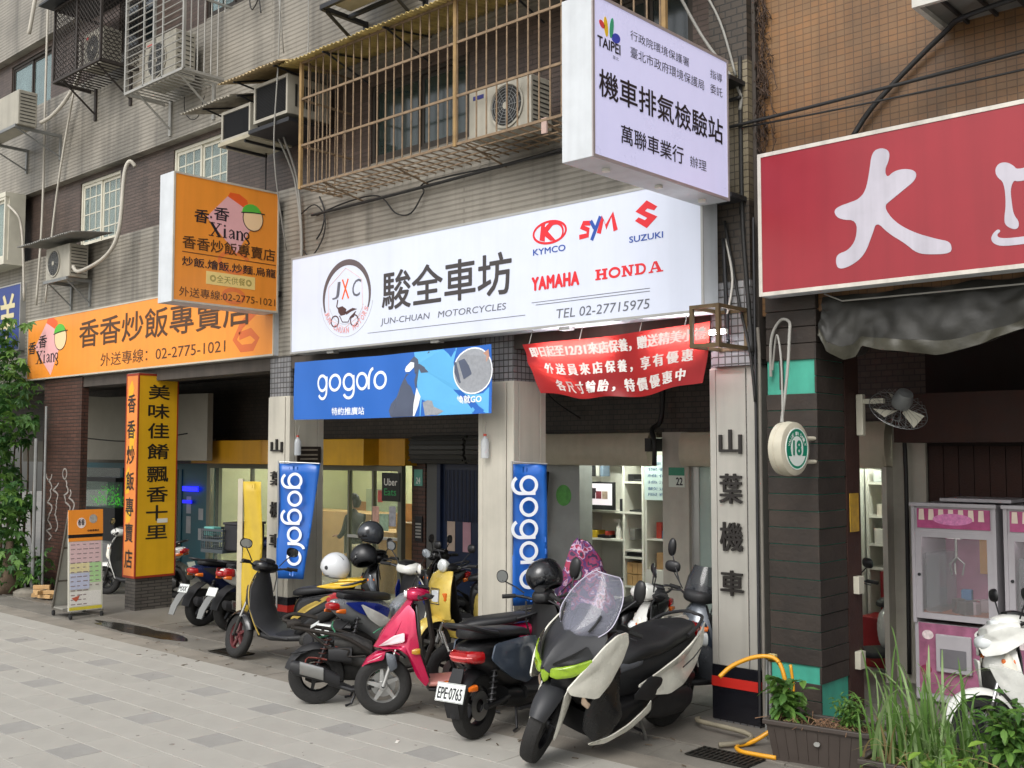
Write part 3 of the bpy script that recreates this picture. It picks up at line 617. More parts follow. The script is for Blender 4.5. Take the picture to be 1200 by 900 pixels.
def smooth_poly(p, it=2):
    for _ in range(it): p = [q for i in range(len(p)) for q in ((p[i][0] * .75 + p[(i + 1) % len(p)][0] * .25, p[i][1] * .75 + p[(i + 1) % len(p)][1] * .25), (p[i][0] * .25 + p[(i + 1) % len(p)][0] * .75, p[i][1] * .25 + p[(i + 1) % len(p)][1] * .75))]
    return p
B(FRr).prism(smooth_poly(DA), 0, .003).ob('brush_character', wb, rs)
B(FRr).prism(smooth_poly(C2a), 0, .003).ob('brush_stroke', wb, rs); B(FRr).prism(smooth_poly(C2b), 0, .003).ob('brush_stroke', wb, rs)
# --- tarpaulin rolled under the red sign
tp = mat('grey_tarp', '201f1a', .6, var=.35, vs=3, bump=.6, bs=9)
prof = [(-3.781, 3.089), (-3.720, 2.972), (-3.60, 2.9), (-3.52, 2.92), (-3.464, 3.0), (-3.3, 2.955), (-3.1, 2.925), (-2.901, 2.9), (-2.7, 2.92), (-2.4, 3.0), (-2.1, 3.12), (-1, 3.1), (1.2, 3.0)]
rows = []; N_ = 180
for k in range(17):
    t = k / 16; row = []
    for i in range(N_):
        x = -3.79 + (4.99) * (i / (N_ - 1)) ** 1.6
        j = max(j_ for j_ in range(len(prof)) if prof[j_][0] <= x + 1e-6 or j_ == 0); j = min(j, len(prof) - 2); f_ = max(0, min(1, (x - prof[j][0]) / (prof[j + 1][0] - prof[j][0]))); zb = prof[j][1] * (1 - f_) + prof[j + 1][1] * f_
        z = 3.4 * (1 - t) + zb * t; bulge = .03 * math.sin(t * PI * .9) + .05 * t + .02 * math.sin(x * 14 + t * 3) * t + .018 * abs(math.sin(math.atan2(3.5 - z, x + 3.45) * 9)) * t + .02 * mnoise.noise(Vector((x * 9, t * 5, 2))) + .03 * mnoise.noise(Vector((x * 5, t * 3, 0))) + .02 * math.sin(x * 9 + t * 5) * t
        row.append((x, 7.78 - bulge - .02, z + .02 * mnoise.noise(Vector((x * 4, t * 4, 5)))))
    rows.append(row)
b = B(); b.grid(rows[:14], thick=.006); b.grid([[(p[0], p[1] + (.02 + .16 * s_), p[2] + .03 * s_) for p in rows[-1]] for s_ in (0, .5, 1)]); ta = b.ob('tarpaulin', tp, smooth=40); tag(ta, 'grey plastic tarpaulin sagging beneath the red sign', 'tarpaulin'); B().grid([[(p[0], p[1] - .002, p[2]) for p in rows[k]] for k in (13, 14, 15, 16)], thick=.005).ob('hem', mat('tarp_hem', '38362b', .5, var=.3, vs=5, bump=.5, bs=14), ta, smooth=40); B().tube([(-3.75, 7.7, 3.42), (-3.6, 7.69, 3.35), (-1, 7.66, 3.33)], .006, 5).ob('rope', cable_w, ta)
# --- blue scooter maker banner
bb = mat('banner_blue', '1f5fb4', .35, var=.06, vs=1); bl = mat('banner_sky', '5aa8d8', .35, var=.05); bw_ = mat('banner_white', 'e4e8ec', .4, var=0); bs_ = mat('banner_slate', '4c5468', .4, var=.1); bgy = mat('banner_grey', '8f9298', .4, var=.15, vs=30); bsk = mat('banner_skin', 'b48a78', .4, var=.1)
def gog_pts(r_only=False):
    out = []
    def ring(x): out.append(('r', ell(x + .5, 0, .42, .42, 24)))
    def tail(x): out.append(('s', [(x + .92, .36), (x + .92, -.45)] + arc(x + .5, -.45, .42, .42, 0, -150, 12)[1:]))
    ring(0); tail(0); ring(1.12); ring(2.24); tail(2.24); ring(3.36)
    out.append(('s', [(4.42, -.45), (4.42, .05)] + arc(4.77, .05, .35, .6, 180, 95, 10)[1:])); ring(4.78)
    return out
def gogoro(b, M, z=.004, w=.16):
    for k, p in gog_pts(): b.ribbon(p, w, 0, z + (.0008 if k == 's' else 0), M, closed=(k == 'r'))
gb = empty('hanging_banner', (0, 0, 0), 0, 'wide blue banner with scooter picture hung under the white sign', 'banner')
def wav(F_, u, v, z): return F_ @ Vector((u, v, z))
def warp(o, f):
    for v in o.data.vertices: v.co = f(v.co)
def gw(co): # gentle ripple of the cloth, towards the street
    return Vector((co.x, co.y + .012 * math.sin(co.x * 4.2) + .008 * math.sin(co.x * 9 + co.z * 5), co.z - .012 * math.sin((co.x + 10.12) / 3.12 * PI)))
FG = FS(0, 7.36, 0)
rows = [[(x / 39 * 3.13 - 10.125, 7.36, z) for x in range(40)] for z in (2.565, 2.8, 3.0, 3.225)]
o = B().grid(rows, thick=-.003).ob('cloth', bb, gb, smooth=True); warp(o, gw)
GP = [('print_sky', [(-8.067,3.222),(-7.85,3.222),(-7.65,3.222),(-7.447,3.222),(-7.491,3.084),(-7.454,2.913),(-7.351,2.797),(-7.242,2.754),(-7.104,2.760),(-7.03,2.817),(-7.03,2.568),(-7.968,2.568),(-7.961,2.763),(-8.005,2.857),(-8.032,3.091)], bl, .004),
 ('print_body', [(-8.178,3.005),(-8.006,3.020),(-7.973,3.146),(-8.005,2.938),(-8.030,2.811),(-8.063,2.696),(-8.079,2.57),(-8.439,2.57),(-8.467,2.637),(-8.440,2.708),(-8.352,2.776),(-8.282,2.892),(-8.230,2.949)], bs_, .005),
 ('print_shield', [(-8.013,2.857),(-7.953,2.762),(-7.986,2.671),(-8.053,2.57),(-8.079,2.57),(-8.063,2.696)], bw_, .006), ('print_seat', [(-7.919,2.703),(-7.852,2.724),(-7.703,2.702),(-7.509,2.699),(-7.453,2.655),(-7.445,2.632),(-7.604,2.57),(-7.884,2.57)], bgy, .006),
 ('print_cowl', [(-8.144,3.109),(-8.101,3.154),(-8.059,3.180),(-8.007,3.148),(-7.989,3.089),(-8.006,3.020),(-8.040,2.998),(-8.058,3.058)], bs_, .006), ('print_lamp', [(-8.179,3.082),(-8.110,3.125),(-8.058,3.116),(-8.058,3.069),(-8.126,3.026),(-8.187,3.027),(-8.199,3.053)], bw_, .007),
 ('print_bars', [(-8.006,3.090),(-7.956,3.116),(-7.896,3.107),(-7.838,3.080),(-7.705,3.056),(-7.705,3.033),(-7.837,3.034),(-7.854,3.006),(-7.955,3.006),(-7.981,3.042)], bs_, .0065),
 ('print_disc', ell(-7.235, 2.985, .25, .222, 30), bgy, .007), ('print_battery', [(-7.423,3.091),(-7.212,3.146),(-7.158,2.993),(-7.351,2.908)], bs_, .0085), ('print_hand', [(-7.189,3.133),(-7.135,3.135),(-7.03,3.18),(-7.02,3.110),(-7.074,3.038),(-7.120,2.997),(-7.158,3.021)], bsk, .009),
 ('print_dark', [(-7.476,3.085),(-7.454,3.082),(-7.390,2.877),(-7.412,2.872),(-7.476,2.982)], bs_, .0085)]
for nm, pl, m_, z in GP: warp(B(FG).prism(pl, z - .002, z).ob(nm, m_, gb), gw)
warp(B(FG).ribbon(ell(-7.235, 2.985, .25, .222, 30), .014, .007, .008, closed=True).ob('print_ring', bw_, gb), gw)
warp(B(FG).ribbon([(-7.839, 3.215), (-7.872, 3.186), (-7.888, 3.106)], .016, .005, .0065).ob('print_mirror', bs_, gb), gw)
G = FG @ Matrix.Translation((-9.67, 2.965, .003)) @ Matrix.Diagonal((.2, .2, 1, 1)) @ Matrix.Scale(1, 4)
b = B(); gogoro(b, G, .003, .15); warp(b.ob('lettering', bw_, gb), gw)
b = B(FG); letter(b, '特約推廣站', -9.39, -8.87, 2.605, 2.69, .012, .004); warp(b.ob('lettering', bw_, gb), gw); b = B(FG); letter(b, '換就GO', -7.45, -7.12, 2.67, 2.75, .02, .0055); warp(b.ob('lettering', bw_, gb), gw)
# --- red promotion banner, skewed, lit from behind by tubes
rc_ = bpy.data.materials.new('red_banner_cloth'); rc_.use_nodes = True; N = rc_.node_tree.nodes; Lk = rc_.node_tree.links; P_ = N['Principled BSDF']; P_.inputs['Base Color'].default_value = (*rgb('a81a20'), 1); P_.inputs['Roughness'].default_value = .35
tl = N.new('ShaderNodeBsdfTranslucent'); tl.inputs[0].default_value = (*rgb('d04038'), 1); mx = N.new('ShaderNodeMixShader'); mx.inputs[0].default_value = .5; Lk.new(P_.outputs[0], mx.inputs[1]); Lk.new(tl.outputs[0], mx.inputs[2]); Lk.new(mx.outputs[0], N['Material Output'].inputs[0])
def ban(u, v, z):
    tlx, trx, blx, brx = -6.64, -4.6, -6.40, -4.66
    x = (1 - v) * (blx + (brx - blx) * u) + v * (tlx + (trx - tlx) * u)
    zt = 3.20 + .05 * u + .02 * math.sin(u * PI) * -1; zb = 2.735 + .03 * u - .085 * math.sin(u * PI)
    y = 7.40 + .018 * math.sin(u * 13 + v * 2) + .02 * math.sin((u * 2.2 - v) * 5) * (1 - v) - .03 * math.exp(-((v - (.62 - u * 1.25)) * 9) ** 2) * (u < .62)
    return (x, y - z, zb * (1 - v) + zt * v + .012 * math.sin(u * 17) * (1 - v))
rb_ = empty('promotion_banner', (0, 0, 0), 0, 'crumpled red cloth banner with white lettering under the white sign', 'banner')
B().grid([[ban(i / 60, j / 14, 0) for i in range(61)] for j in range(15)]).ob('cloth', rc_, rb_, smooth='all')
b = B(); wl = mat('banner_lettering', 'd8d0cc', .5, var=0)
letter(b, '即日起至12/31來店保養，贈送精美小禮', .03, .985, .72, .93, .012, .005, fn=ban); letter(b, '外送員來店保養，享有優惠', .1, .93, .39, .6, .012, .005, fn=ban, sp=1.5); letter(b, '各尺寸輪胎，特價優惠中', .12, .9, .08, .29, .012, .005, fn=ban, sp=1.5)
b.ob('lettering', wl, rb_)
tube_m = mat('lit_tube', 'f0f0f0', .4, var=0, es=60, ecol='f4f6ff')
tf = empty('tube_light', (0, 0, 0), 0, 'lit fluorescent tube behind the left half of the red banner', 'lamp'); B().box(-6.45, -5.55, 7.48, 7.52, 3.1, 3.14).ob('fitting', white, tf); B().tube([(-6.4, 7.465, 3.1), (-5.6, 7.465, 3.13)], .012).ob('tube', tube_m, tf)
tf = empty('tube_light', (0, 0, 0), 0, 'lit fluorescent tube poking out past the right end of the red banner', 'lamp'); B().box(-5.2, -4.5, 7.48, 7.52, 3.15, 3.19).ob('fitting', white, tf); B().tube([(-5.15, 7.465, 3.15), (-4.5, 7.465, 3.16)], .012).ob('tube', tube_m, tf)
b = B(); 
for x in (-6.55, -5.95, -5.3, -4.85): b.tube([(x, 7.41, 3.2), (x + .01, 7.45, 3.34)], .003, 5)
tag(b.ob('banner_cord', cable_w, rb_), kind='stuff')
# --- rusty bracket frame on the corner column
fbm = mat('rusty_frame', '5f4e36', .65, metal=.3, var=.3, vs=12)
rf = empty('bracket_frame', (0, 0, 0), 0, 'rusty open box frame of angle iron at the red banner end', 'bracket')
x0, x1, y0, y1, z0, z1 = -4.66, -4.42, 7.2, 7.66, 3.02, 3.36
for (a, c, d, e, f_, g_) in [(x, x + .03, y, y + .03, z0, z1) for x in (x0, x1) for y in (y0, y1 - .03)] + [(x0 + .03, x1, y, y + .03, z, z + .03) for y in (y0, y1 - .03) for z in (z0, z1 - .03)] + [(x, x + .03, y0 + .03, y1 - .03, z, z + .03) for x in (x0, x1) for z in (z0, z1 - .03)]:
    B().box(a, c, d, e, f_, g_).ob('iron_bar', fbm, rf)
# --- vertical blue flags
def flag(label, F_, w, h, taper):
    s = empty('vertical_flag', (0, 0, 0), 0, label, 'flag')
    o = B(F_).grid([[(w * (i / 10) * (1 - taper * (1 - j / 12)), h * j / 12, .015 * math.sin(i * .8 + j * .7) + .02 * math.sin(j * .5)) for i in range(11)] for j in range(13)], thick=-.002).ob('cloth', bb, s, smooth='all')
    G = F_ @ Matrix.Translation((w * .44, h * .92, .045)) @ Matrix.Rotation(R(-90), 4, 'Z') @ Matrix.Scale(h * .82 / 5.9, 4)
    b = B(); gogoro(b, G, .01, .17); b.ob('lettering', bw_, s)
    B(F_).tube([(0, -.35, .01), (-.0, h + .03, .01)], .012).ob('pole', alu, s); B(F_).tube([(0, h + .02, .01), (w, h + .0, .01)], .007).ob('crossbar', alu, s)
    return s
flag('blue maker flag on a pole against the cream pillar left of the doorway', FR((-10.52, 7.45, .72), (1, .55, 0), (0, 0, 1)), .52, 1.34, .35)
flag('blue maker flag on a white pole beside the middle pillar', FR((-6.9, 7.55, .74), (.5, .87, 0), (0, 0, 1)), .36, 1.34, .0)
yf = mat('yellow_flag', 'bfa12c', .5, var=.12, vs=4); yfl = empty('vertical_flag', (0, 0, 0), 0, 'thin yellow flag on a pale board beside the left pillar', 'flag')
B(FR((-10.8, 7.16, .35), (1, .35, 0), (0, 0, 1))).grid([[(.26 * i / 8, 1.5 * j / 12, .02 * math.sin(i * .9 + j * .6)) for i in range(9)] for j in range(13)], thick=-.002).ob('cloth', yf, yfl, smooth='all')
B(FR((-10.82, 7.16, .0), (1, .35, 0), (0, 0, 1))).box(-.07, -.0, 0, 1.88, -.02, .0).ob('board', mat('pale_board', 'b0a894', .6, var=.15), yfl)
B().lathe([(.14, 0), (.13, .05), (.03, .08), (.02, .2)], 16, Matrix.Translation((-10.85, 7.16, 0))).ob('weight', cem, yfl)
# --- round licence sign
wd = mat('aged_white_box', 'bab4a2', .5, var=.15, vs=5); grn = mat('label_green', '0f8064', .4, var=.05); gw_ = mat('label_white', 'dfe6e0', .4, var=0)
r18 = empty('round_sign', (0, 0, 0), 0, 'round white sign box showing green number 18', 'sign')
G = FR((-3.84, 7.36, 2.22), (.06, 1, 0), (0, 0, 1)); 
B(G).lathe([(.185, -.12), (.2, -.11), (.205, -.07), (.2, -.065), (.2, -.06), (.207, -.055), (.2, 0), (.17, .012), (0, .012)], 40).ob('drum', wd, r18, smooth=30)
B(G).prism(ell(0, 0, .15, .15, 40), .012, .015).ob('disc', grn, r18); B(G).prism(ell(0, 0.0, .085, .095, 30), .015, .0165).ob('centre', gw_, r18)
b = B(G); b.ribbon(ell(0, 0, .153, .153, 40), .008, .012, .0165, closed=True); b.prism(arc(0, 0, .13, .13, 205, 335, 16), .015, .0162); b.ob('rim_print', gw_, r18)
b = B(G); letter(b, '18', -.06, .06, -.05, .065, .028, .018); b.ob('lettering', grn, r18)
b = B(G)
for i, ch in enumerate('VALUE IN DAILY'):
    a = 165 - i * 11.5; 
    if ch != ' ': letter(b, ch, -.011, .011, -.014, .014, .015, .0168, G @ Matrix.Translation((.115 * math.cos(R(a)), .115 * math.sin(R(a)), 0)) @ Matrix.Rotation(R(a - 90), 4, 'Z'))
b.v = b.v; b.ob('lettering', gw_, r18); 
for zz in (2.12, 2.3): B().tube([(-3.9, 7.55, zz), (-3.86, 7.74, zz)], .016).ob('arm', wd, r18)
B().tube(spl([(-3.95, 7.36, 2.42), (-3.97, 7.5, 2.8), (-4.0, 7.6, 3.1), (-4.03, 7.66, 3.22), (-4.12, 7.68, 3.24), (-4.2, 7.68, 3.1), (-4.22, 7.7, 2.8)]), .012).ob('cable', cable_w, r18, smooth=True)
B().tube(spl([(-3.94, 7.36, 2.42), (-4.02, 7.5, 2.9), (-4.12, 7.62, 3.12), (-4.2, 7.69, 2.85)]), .008).ob('cable', cable_w, r18, smooth=True)
# --- blue calligraphy sign far left
bf = lightbox('fascia_sign', 'dark blue sign with cream brush lettering at the far left corner', FS(-21.5, 7.6, 3.9), 3.35, 1.15, .1, mat('navy_face', '24397c', .4, var=.15), fr_g)
b = B(FS(0, 7.6, 0)); letter(b, '美祥', -20.4, -18.35, 4.1, 4.9, .012, .004); b.ob('lettering', mat('cream_ink', 'c8bc94', .5, var=0), bf)
# ============================================================ window cages, air conditioners, awnings, cables
acw = mat('ac_cream', 'a09b8e', .5, var=.12, vs=5, streak=.15); acd = mat('ac_grille_dark', '24221f', .6, var=.2); galv = mat('galvanised', '8f908e', .45, metal=.6, var=.2, streak=.1)
def bars(n, mk, step, parent):
    src = None
    for i in range(n):
        if src is None: src = mk()
        else: inst(src, parent, tuple(Vector(step) * i))
def cage_main():
    s = empty('window_cage', (0, 0, 0), 0, 'long rusty barred window cage above the white sign', 'window cage')
    X0, X1, Y0, Y1, Z0, Z1 = -9.69, -4.8, 7.1, 7.82, 5.15, 6.6
    bars(37, lambda: B().tube([(X0 + .13, Y0, Z0), (X0 + .13, Y0, Z1)], .0085, 6).ob('bar', rust, s), (.131, 0, 0), s)
    bars(5, lambda: B().tube([(X0, Y0 + .12, Z0), (X0, Y0 + .12, Z1)], .0085, 6).ob('side_bar', rust, s), (0, .12, 0), s)
    for x in (X0, -7.22, X1): B().box(x - .02, x + .02, Y0 - .02, Y0 + .015, Z0 - .02, Z1).ob('post', mat('rusty_post', '94784e', .7, metal=.1, var=.3, vs=10), s)
    for z in (Z0, 5.62, 6.15, Z1 - .03):
        B().box(X0, X1, Y0 - .012, Y0 + .004, z - .012, z + .012).ob('rail', rust, s); B().box(X0 - .008, X0 + .008, Y0, Y1, z - .012, z + .012).ob('rail', rust, s)
    bars(36, lambda: B().box(X0 + .13, X0 + .142, Y0, Y1, Z0 - .012, Z0).ob('floor_bar', rust, s), (.131, 0, 0), s)
    for y in (7.24, 7.4, 7.56): B().box(X0, X1, y, y + .014, Z0 - .024, Z0 - .012).ob('floor_rail', rust, s)
    for x in (-9.3, -8.2, -7.1, -6.1, -5.1): B().tube([(x, 7.12, Z0 - .01), (x, 7.69, Z0 - .12)], .01, 5).ob('strut', rust, s)
    tg = B(); tg.box(-6.12, -6.06, 7.09, 7.11, 5.03, 5.17); tg.ob('rag', mat('pink_rag', 'b49a90', .8), s)
    return s
cage_main()
def corr(name, label, X0, X1, ya, yb, za, zb, m, n=None, amp=.012, brackets=None, cat='awning', pitch=.07):
    s = empty(name, (0, 0, 0), 0, label, cat); n = int((X1 - X0) / pitch * 6); rows = []
    for j in range(7):
        t = j / 6; rows.append([(X0 + (X1 - X0) * i / n, ya + (yb - ya) * t + (.012 * mnoise.noise(Vector((i * .31, 3, 1))) if j == 0 else 0), za + (zb - za) * t + amp * math.sin(i * 2 * PI / 6) + .004 * math.sin(i * .11 + j)) for i in range(n + 1)])
    B().grid(rows, thick=.004).ob('sheet', m, s, smooth='all')
    for x in brackets or []:
        B().tube([(x, ya + .06, za - .02), (x, yb, zb - .32)], .012, 5).ob('strut', dsteel, s); B().tube([(x, ya + .03, za - .03), (x, yb, zb - .035)], .012, 5).ob('arm', dsteel, s)
    return s
yel_pl = mat('yellowed_plastic', 'b39c5c', .5, var=.35, vs=6, trans=.0, streak=.3, alpha=.93); corr_w = mat('weathered_sheet', 'a39c8c', .6, var=.35, vs=5, streak=.4)
corr('awning', 'yellowed corrugated plastic roof over the long rusty cage', -10.0, -4.8, 6.98, 7.69, 6.58, 6.68, yel_pl, brackets=[-9.2, -8.2, -6.6])
corr('awning', 'weathered corrugated awning over the lower boxed air conditioner', -12.1, -10.95, 6.98, 7.69, 6.47, 6.66, corr_w, brackets=[-11.6, -10.85])
corr('awning', 'rust stained corrugated awning against the rusty cage', -11.1, -9.85, 6.9, 7.69, 6.6, 6.84, mat('stained_sheet', 'a8926a', .6, var=.35, vs=6, streak=.45), brackets=[-10.8, -10.0])
corr('awning', 'small grey sheet awning over the white condenser above the orange fascia', -17.05, -15.15, 7.05, 7.69, 5.42, 5.5, mat('grey_sheet', '7e7d78', .6, var=.2, streak=.2))
def box_ac(label, x0, x1, y0, y1, z0, z1, tray):
    s = empty('window_air_conditioner', (0, 0, 0), 0, label, 'air conditioner')
    B().box(x0, x1, y0 + .02, y1, z0, z1).ob('case', acw, s, bev=.01)
    for (a, c, d, e) in ((x0, x1, z0, z0 + .035), (x0, x1, z1 - .035, z1), (x0, x0 + .03, z0 + .035, z1 - .035), (x1 - .03, x1, z0 + .035, z1 - .035)): B().box(a, c, y0 - .006, y0 + .03, d, e).ob('rim', acw, s)
    o = None
    B().box(x0 + .03, x1 - .03, y0 + .018, y0 + .022, z0 + .035, z1 - .035).ob('grille_back', acd, s)
    b = B(); 
    for k in range(22): zz = z0 + .045 + k * (z1 - z0 - .09) / 21; b.box(x0 + .03, x1 - .03, y0 + .004, y0 + .014, zz - .002, zz + .002)
    tag(b.ob('grille', dsteel, s), kind='stuff')
    b = B()
    for k in range(6): b.box(x1, x1 + .004, y0 + .1 + k * .05, y0 + .13 + k * .05, z0 + .1, z1 - .1)
    tag(b.ob('side_louvre', acd, s), kind='stuff')
    if tray: B().box(x0 - .03, x1 + .03, y0 - .03, y1, z0 - .05, z0 - .005).ob('tray', mat('drip_tray', 'a49c86', .6, var=.3, vs=6), s)
    B().box(x0 + .1, x0 + .13, y0, y1, z0 - .08, z0 - .05).ob('support', dsteel, s); B().box(x1 - .13, x1 - .1, y0, y1, z0 - .08, z0 - .05).ob('support', dsteel, s)
box_ac('cream boxed air conditioner on a drip tray, the lower of the pair', -11.34, -10.72, 7.12, 7.7, 5.98, 6.36, True)
box_ac('boxed air conditioner tight against the rusty cage, the higher of the pair', -10.62, -9.95, 7.1, 7.7, 6.06, 6.52, False)
B().box(-10.66, -9.86, 7.05, 7.69, 5.94, 5.985).ob('x', dsteel).name = 'ac_shelf'; tag(bpy.data.objects['ac_shelf'], 'dark steel shelf under the higher boxed air conditioner', 'shelf')
def condenser(label, x0, x1, y0, z0, z1, fanr, grp=None, fanx=.38, logo=None, rz=0, stand=None, side=True):
    s = empty('condenser_unit', (0, 0, 0), 0, label, 'air conditioner'); w = x1 - x0; d = .3
    B().box(x0, x1, y0, y0 + d, z0, z1).ob('case', acw, s, bev=.012)
    cx = x0 + w * fanx; cz = (z0 + z1) / 2; G = FS(cx, y0, cz)
    B(G).lathe([(fanr, 0.002), (fanr + .015, .004), (fanr + .018, .014), (fanr, .016), (fanr - .01, .004)], 32, closed=True).ob('fan_ring', acw, s, smooth=True)
    B(G).prism(ell(0, 0, fanr - .004, fanr - .004, 32), .001, .003).ob('fan_well', acd, s)
    b = B(G); 
    for k in range(5):
        a = k * 2 * PI / 5; b.prism([(0.03 * math.cos(a), .03 * math.sin(a)), (fanr * .85 * math.cos(a - .1), fanr * .85 * math.sin(a - .1)), (fanr * .85 * math.cos(a + .5), fanr * .85 * math.sin(a + .5)), (.03 * math.cos(a + 1), .03 * math.sin(a + 1))], .003, .006)
    b.ob('fan_blade', dsteel, s)['kind'] = 'stuff'
    b = B(G)
    for k in range(1, 7): b.ribbon(ell(0, 0, fanr * k / 7, fanr * k / 7, 24), .004, .012, .015, closed=True)
    for k in range(12): a = k * PI / 6; b.ribbon([(.02 * math.cos(a), .02 * math.sin(a)), (fanr * math.cos(a), fanr * math.sin(a))], .004, .0125, .0145)
    b.ob('fan_guard', galv, s)['kind'] = 'stuff'
    B(G).prism(ell(0, 0, .035, .035, 16), .015, .018).ob('hub', acw, s)
    if side:
        b = B()
        for k in range(9): b.box(x1, x1 + .004, y0 + .03, y0 + d - .03, z0 + .06 + k * (z1 - z0 - .12) / 8 - .008, z0 + .06 + k * (z1 - z0 - .12) / 8 + .004)
        b.ob('side_louvre', acd, s)['kind'] = 'stuff'
    if logo: B(FS(0, y0, 0)).box(x0 + .06, x0 + .2, z1 - .1, z1 - .06, 0, .003).ob('badge', logo, s)
    if stand is not None:
        for xx in (x0 + .08, x1 - .1):
            B().box(xx, xx + .04, y0 - .03, 7.69, z0 - .05, z0 - .005).ob('bracket_arm', galv, s); B().tube([(xx + .02, y0, z0 - .04), (xx + .02, 7.69, z0 - .38)], .014, 5).ob('bracket_strut', galv, s)
            B().box(xx, xx + .04, 7.66, 7.69, z0 - .42, z0 - .05).ob('bracket_plate', galv, s)
        B().box(x0, x1, y0 - .04, y0 - .01, z0 - .05, z0 - .005).ob('bracket_rail', galv, s)
    return s
redl = mat('ac_red_badge', 'b03028', .4, var=0); bluel = mat('ac_blue_badge', '2a2c6a', .4, var=0)
condenser('cream condenser with round fan standing inside the long rusty cage', -7.14, -6.34, 7.2, 5.19, 5.67, .2, fanx=.62, logo=bluel)
condenser('white condenser on brackets under the grey sheet awning', -16.55, -15.75, 7.3, 4.85, 5.36, .2, fanx=.35, stand=1)
condenser('white condenser at the left edge beside the reflecting window', -18.35, -16.9, 6.95, 7.36, 7.92, .22, fanx=.2, logo=None, stand=1)
condenser('condenser inside the diamond mesh cage', -15.35, -14.75, 7.25, 7.9, 8.45, .2, fanx=.5, logo=redl)
condenser('two fan condenser inside the silver barred cage', -13.5, -12.7, 7.25, 7.2, 7.85, .24, fanx=.4, logo=redl)
# condenser bracket top centre
s = empty('condenser_bracket', (0, 0, 0), 0, 'black steel condenser bracket at the top edge above the rusty cage', 'bracket')
B().box(-9.3, -9.25, 7.05, 7.69, 7.05, 7.1).ob('arm', dsteel, s); B().box(-8.3, -8.25, 7.05, 7.69, 7.05, 7.1).ob('arm', dsteel, s); B().box(-9.3, -8.25, 7.04, 7.08, 7.06, 7.11).ob('rail', dsteel, s); B().box(-9.3, -8.25, 7.4, 7.44, 7.06, 7.1).ob('rail', dsteel, s)
for x in (-9.275, -8.275): B().tube([(x, 7.12, 7.05), (x, 7.69, 6.72)], .02, 6).ob('strut', dsteel, s); B().box(x - .03, x + .03, 7.66, 7.69, 6.68, 7.1).ob('plate', dsteel, s)
condenser('condenser on the black bracket, only its underside in view', -9.2, -8.35, 7.1, 7.115, 7.7, .22)
# diamond mesh cage
def cage(label, X0, X1, Z0, Z1, m, kind):
    s = empty('window_cage', (0, 0, 0), 0, label, 'window cage'); Y0, Y1 = 7.1, 7.82
    for x in ((X0, (X0 + X1) / 2, X1)): B().box(x - .018, x + .018, Y0 - .018, Y0 + .018, Z0, Z1).ob('post', m, s)
    for z in (Z0, Z1):
        B().box(X0, X1, Y0 - .02, Y0 + .02, z - .018, z + .018).ob('rail', m, s)
        for x in (X0, X1): B().box(x - .018, x + .018, Y0, Y1, z - .018, z + .018).ob('rail', m, s)
    if kind == 'mesh':
        g = B(); w = X1 - X0; h = Z1 - Z0; st = .085
        def clip(ax, az, dx, dz, F_, W):
            t0 = max(0, -ax / dx) if dx > 0 else max(0, (W - ax) / dx); pts = []
        for F_, W in ((FS(X0, Y0, Z0), w), (FR((X1, Y0, Z0), (0, 1, 0), (0, 0, 1)), Y1 - Y0), (FR((X0, Y0, Z0), (0, 1, 0), (0, 0, 1)), Y1 - Y0)):
            k = -h
            while k < W:
                for sgn in (0, 1):
                    a0 = max(0, k); a1 = min(W, k + h)
                    if a1 > a0:
                        p, q = (a0, a0 - k), (a1, a1 - k)
                        if sgn: p, q = (p[0], h - p[1]), (q[0], h - q[1])
                        g.ribbon([p, q], .009, 0, .004 + sgn * .003, F_)
                k += st
        tag(g.ob('mesh', m, s), kind='stuff')
    else:
        bars(int((Z1 - Z0) / .1), lambda: B().tube([(X0, Y0 - .01, Z0 + .1), (X1, Y0 - .01, Z0 + .1)], .008, 6).ob('bar', m, s), (0, 0, .1), s)
        bars(6, lambda: B().tube([(X1, Y0 + .1, Z0), (X1, Y0 + .1, Z1)], .009, 6).ob('side_bar', m, s), (0, .1, 0), s)
        for x in (X0 + .5, X0 + 1.0): B().box(x - .012, x + .012, Y0 - .02, Y0, Z0, Z1).ob('upright', m, s)
        B().box(X1 - .01, X1 + .01, Y0, Y1, Z0 + 1.0, Z0 + 1.03).ob('rail', m, s)
    bars(int((X1 - X0) / .11), lambda: B().box(X0 + .1, X0 + .12, Y0, Y1, Z0 - .012, Z0).ob('floor_bar', m, s), (.11, 0, 0), s)
    for x in (X0 + .2, X1 - .2): B().tube([(x, Y0 + .05, Z0), (x, 7.69, Z0 - .42)], .016, 5).ob('strut', m, s); B().box(x - .03, x + .03, 7.66, 7.69, Z0 - .5, Z0).ob('plate', m, s)
    return s
mc = cage('dark cage of diamond mesh round an upper window', -16.0, -14.5, 7.84, 8.98, mat('cage_brown', '3e3834', .6, metal=.4, var=.25, vs=10), 'mesh')
B().box(-16.15, -14.4, 6.9, 7.69, 9.02, 9.05).ob('roof', mat('cage_roof', '3a3c3e', .5, metal=.3, var=.3), mc)
cage('silver cage of closely spaced bars next to the mesh cage', -13.74, -12.23, 7.14, 9.4, mat('cage_silver', 'a09e98', .45, metal=.4, var=.15), 'bars')
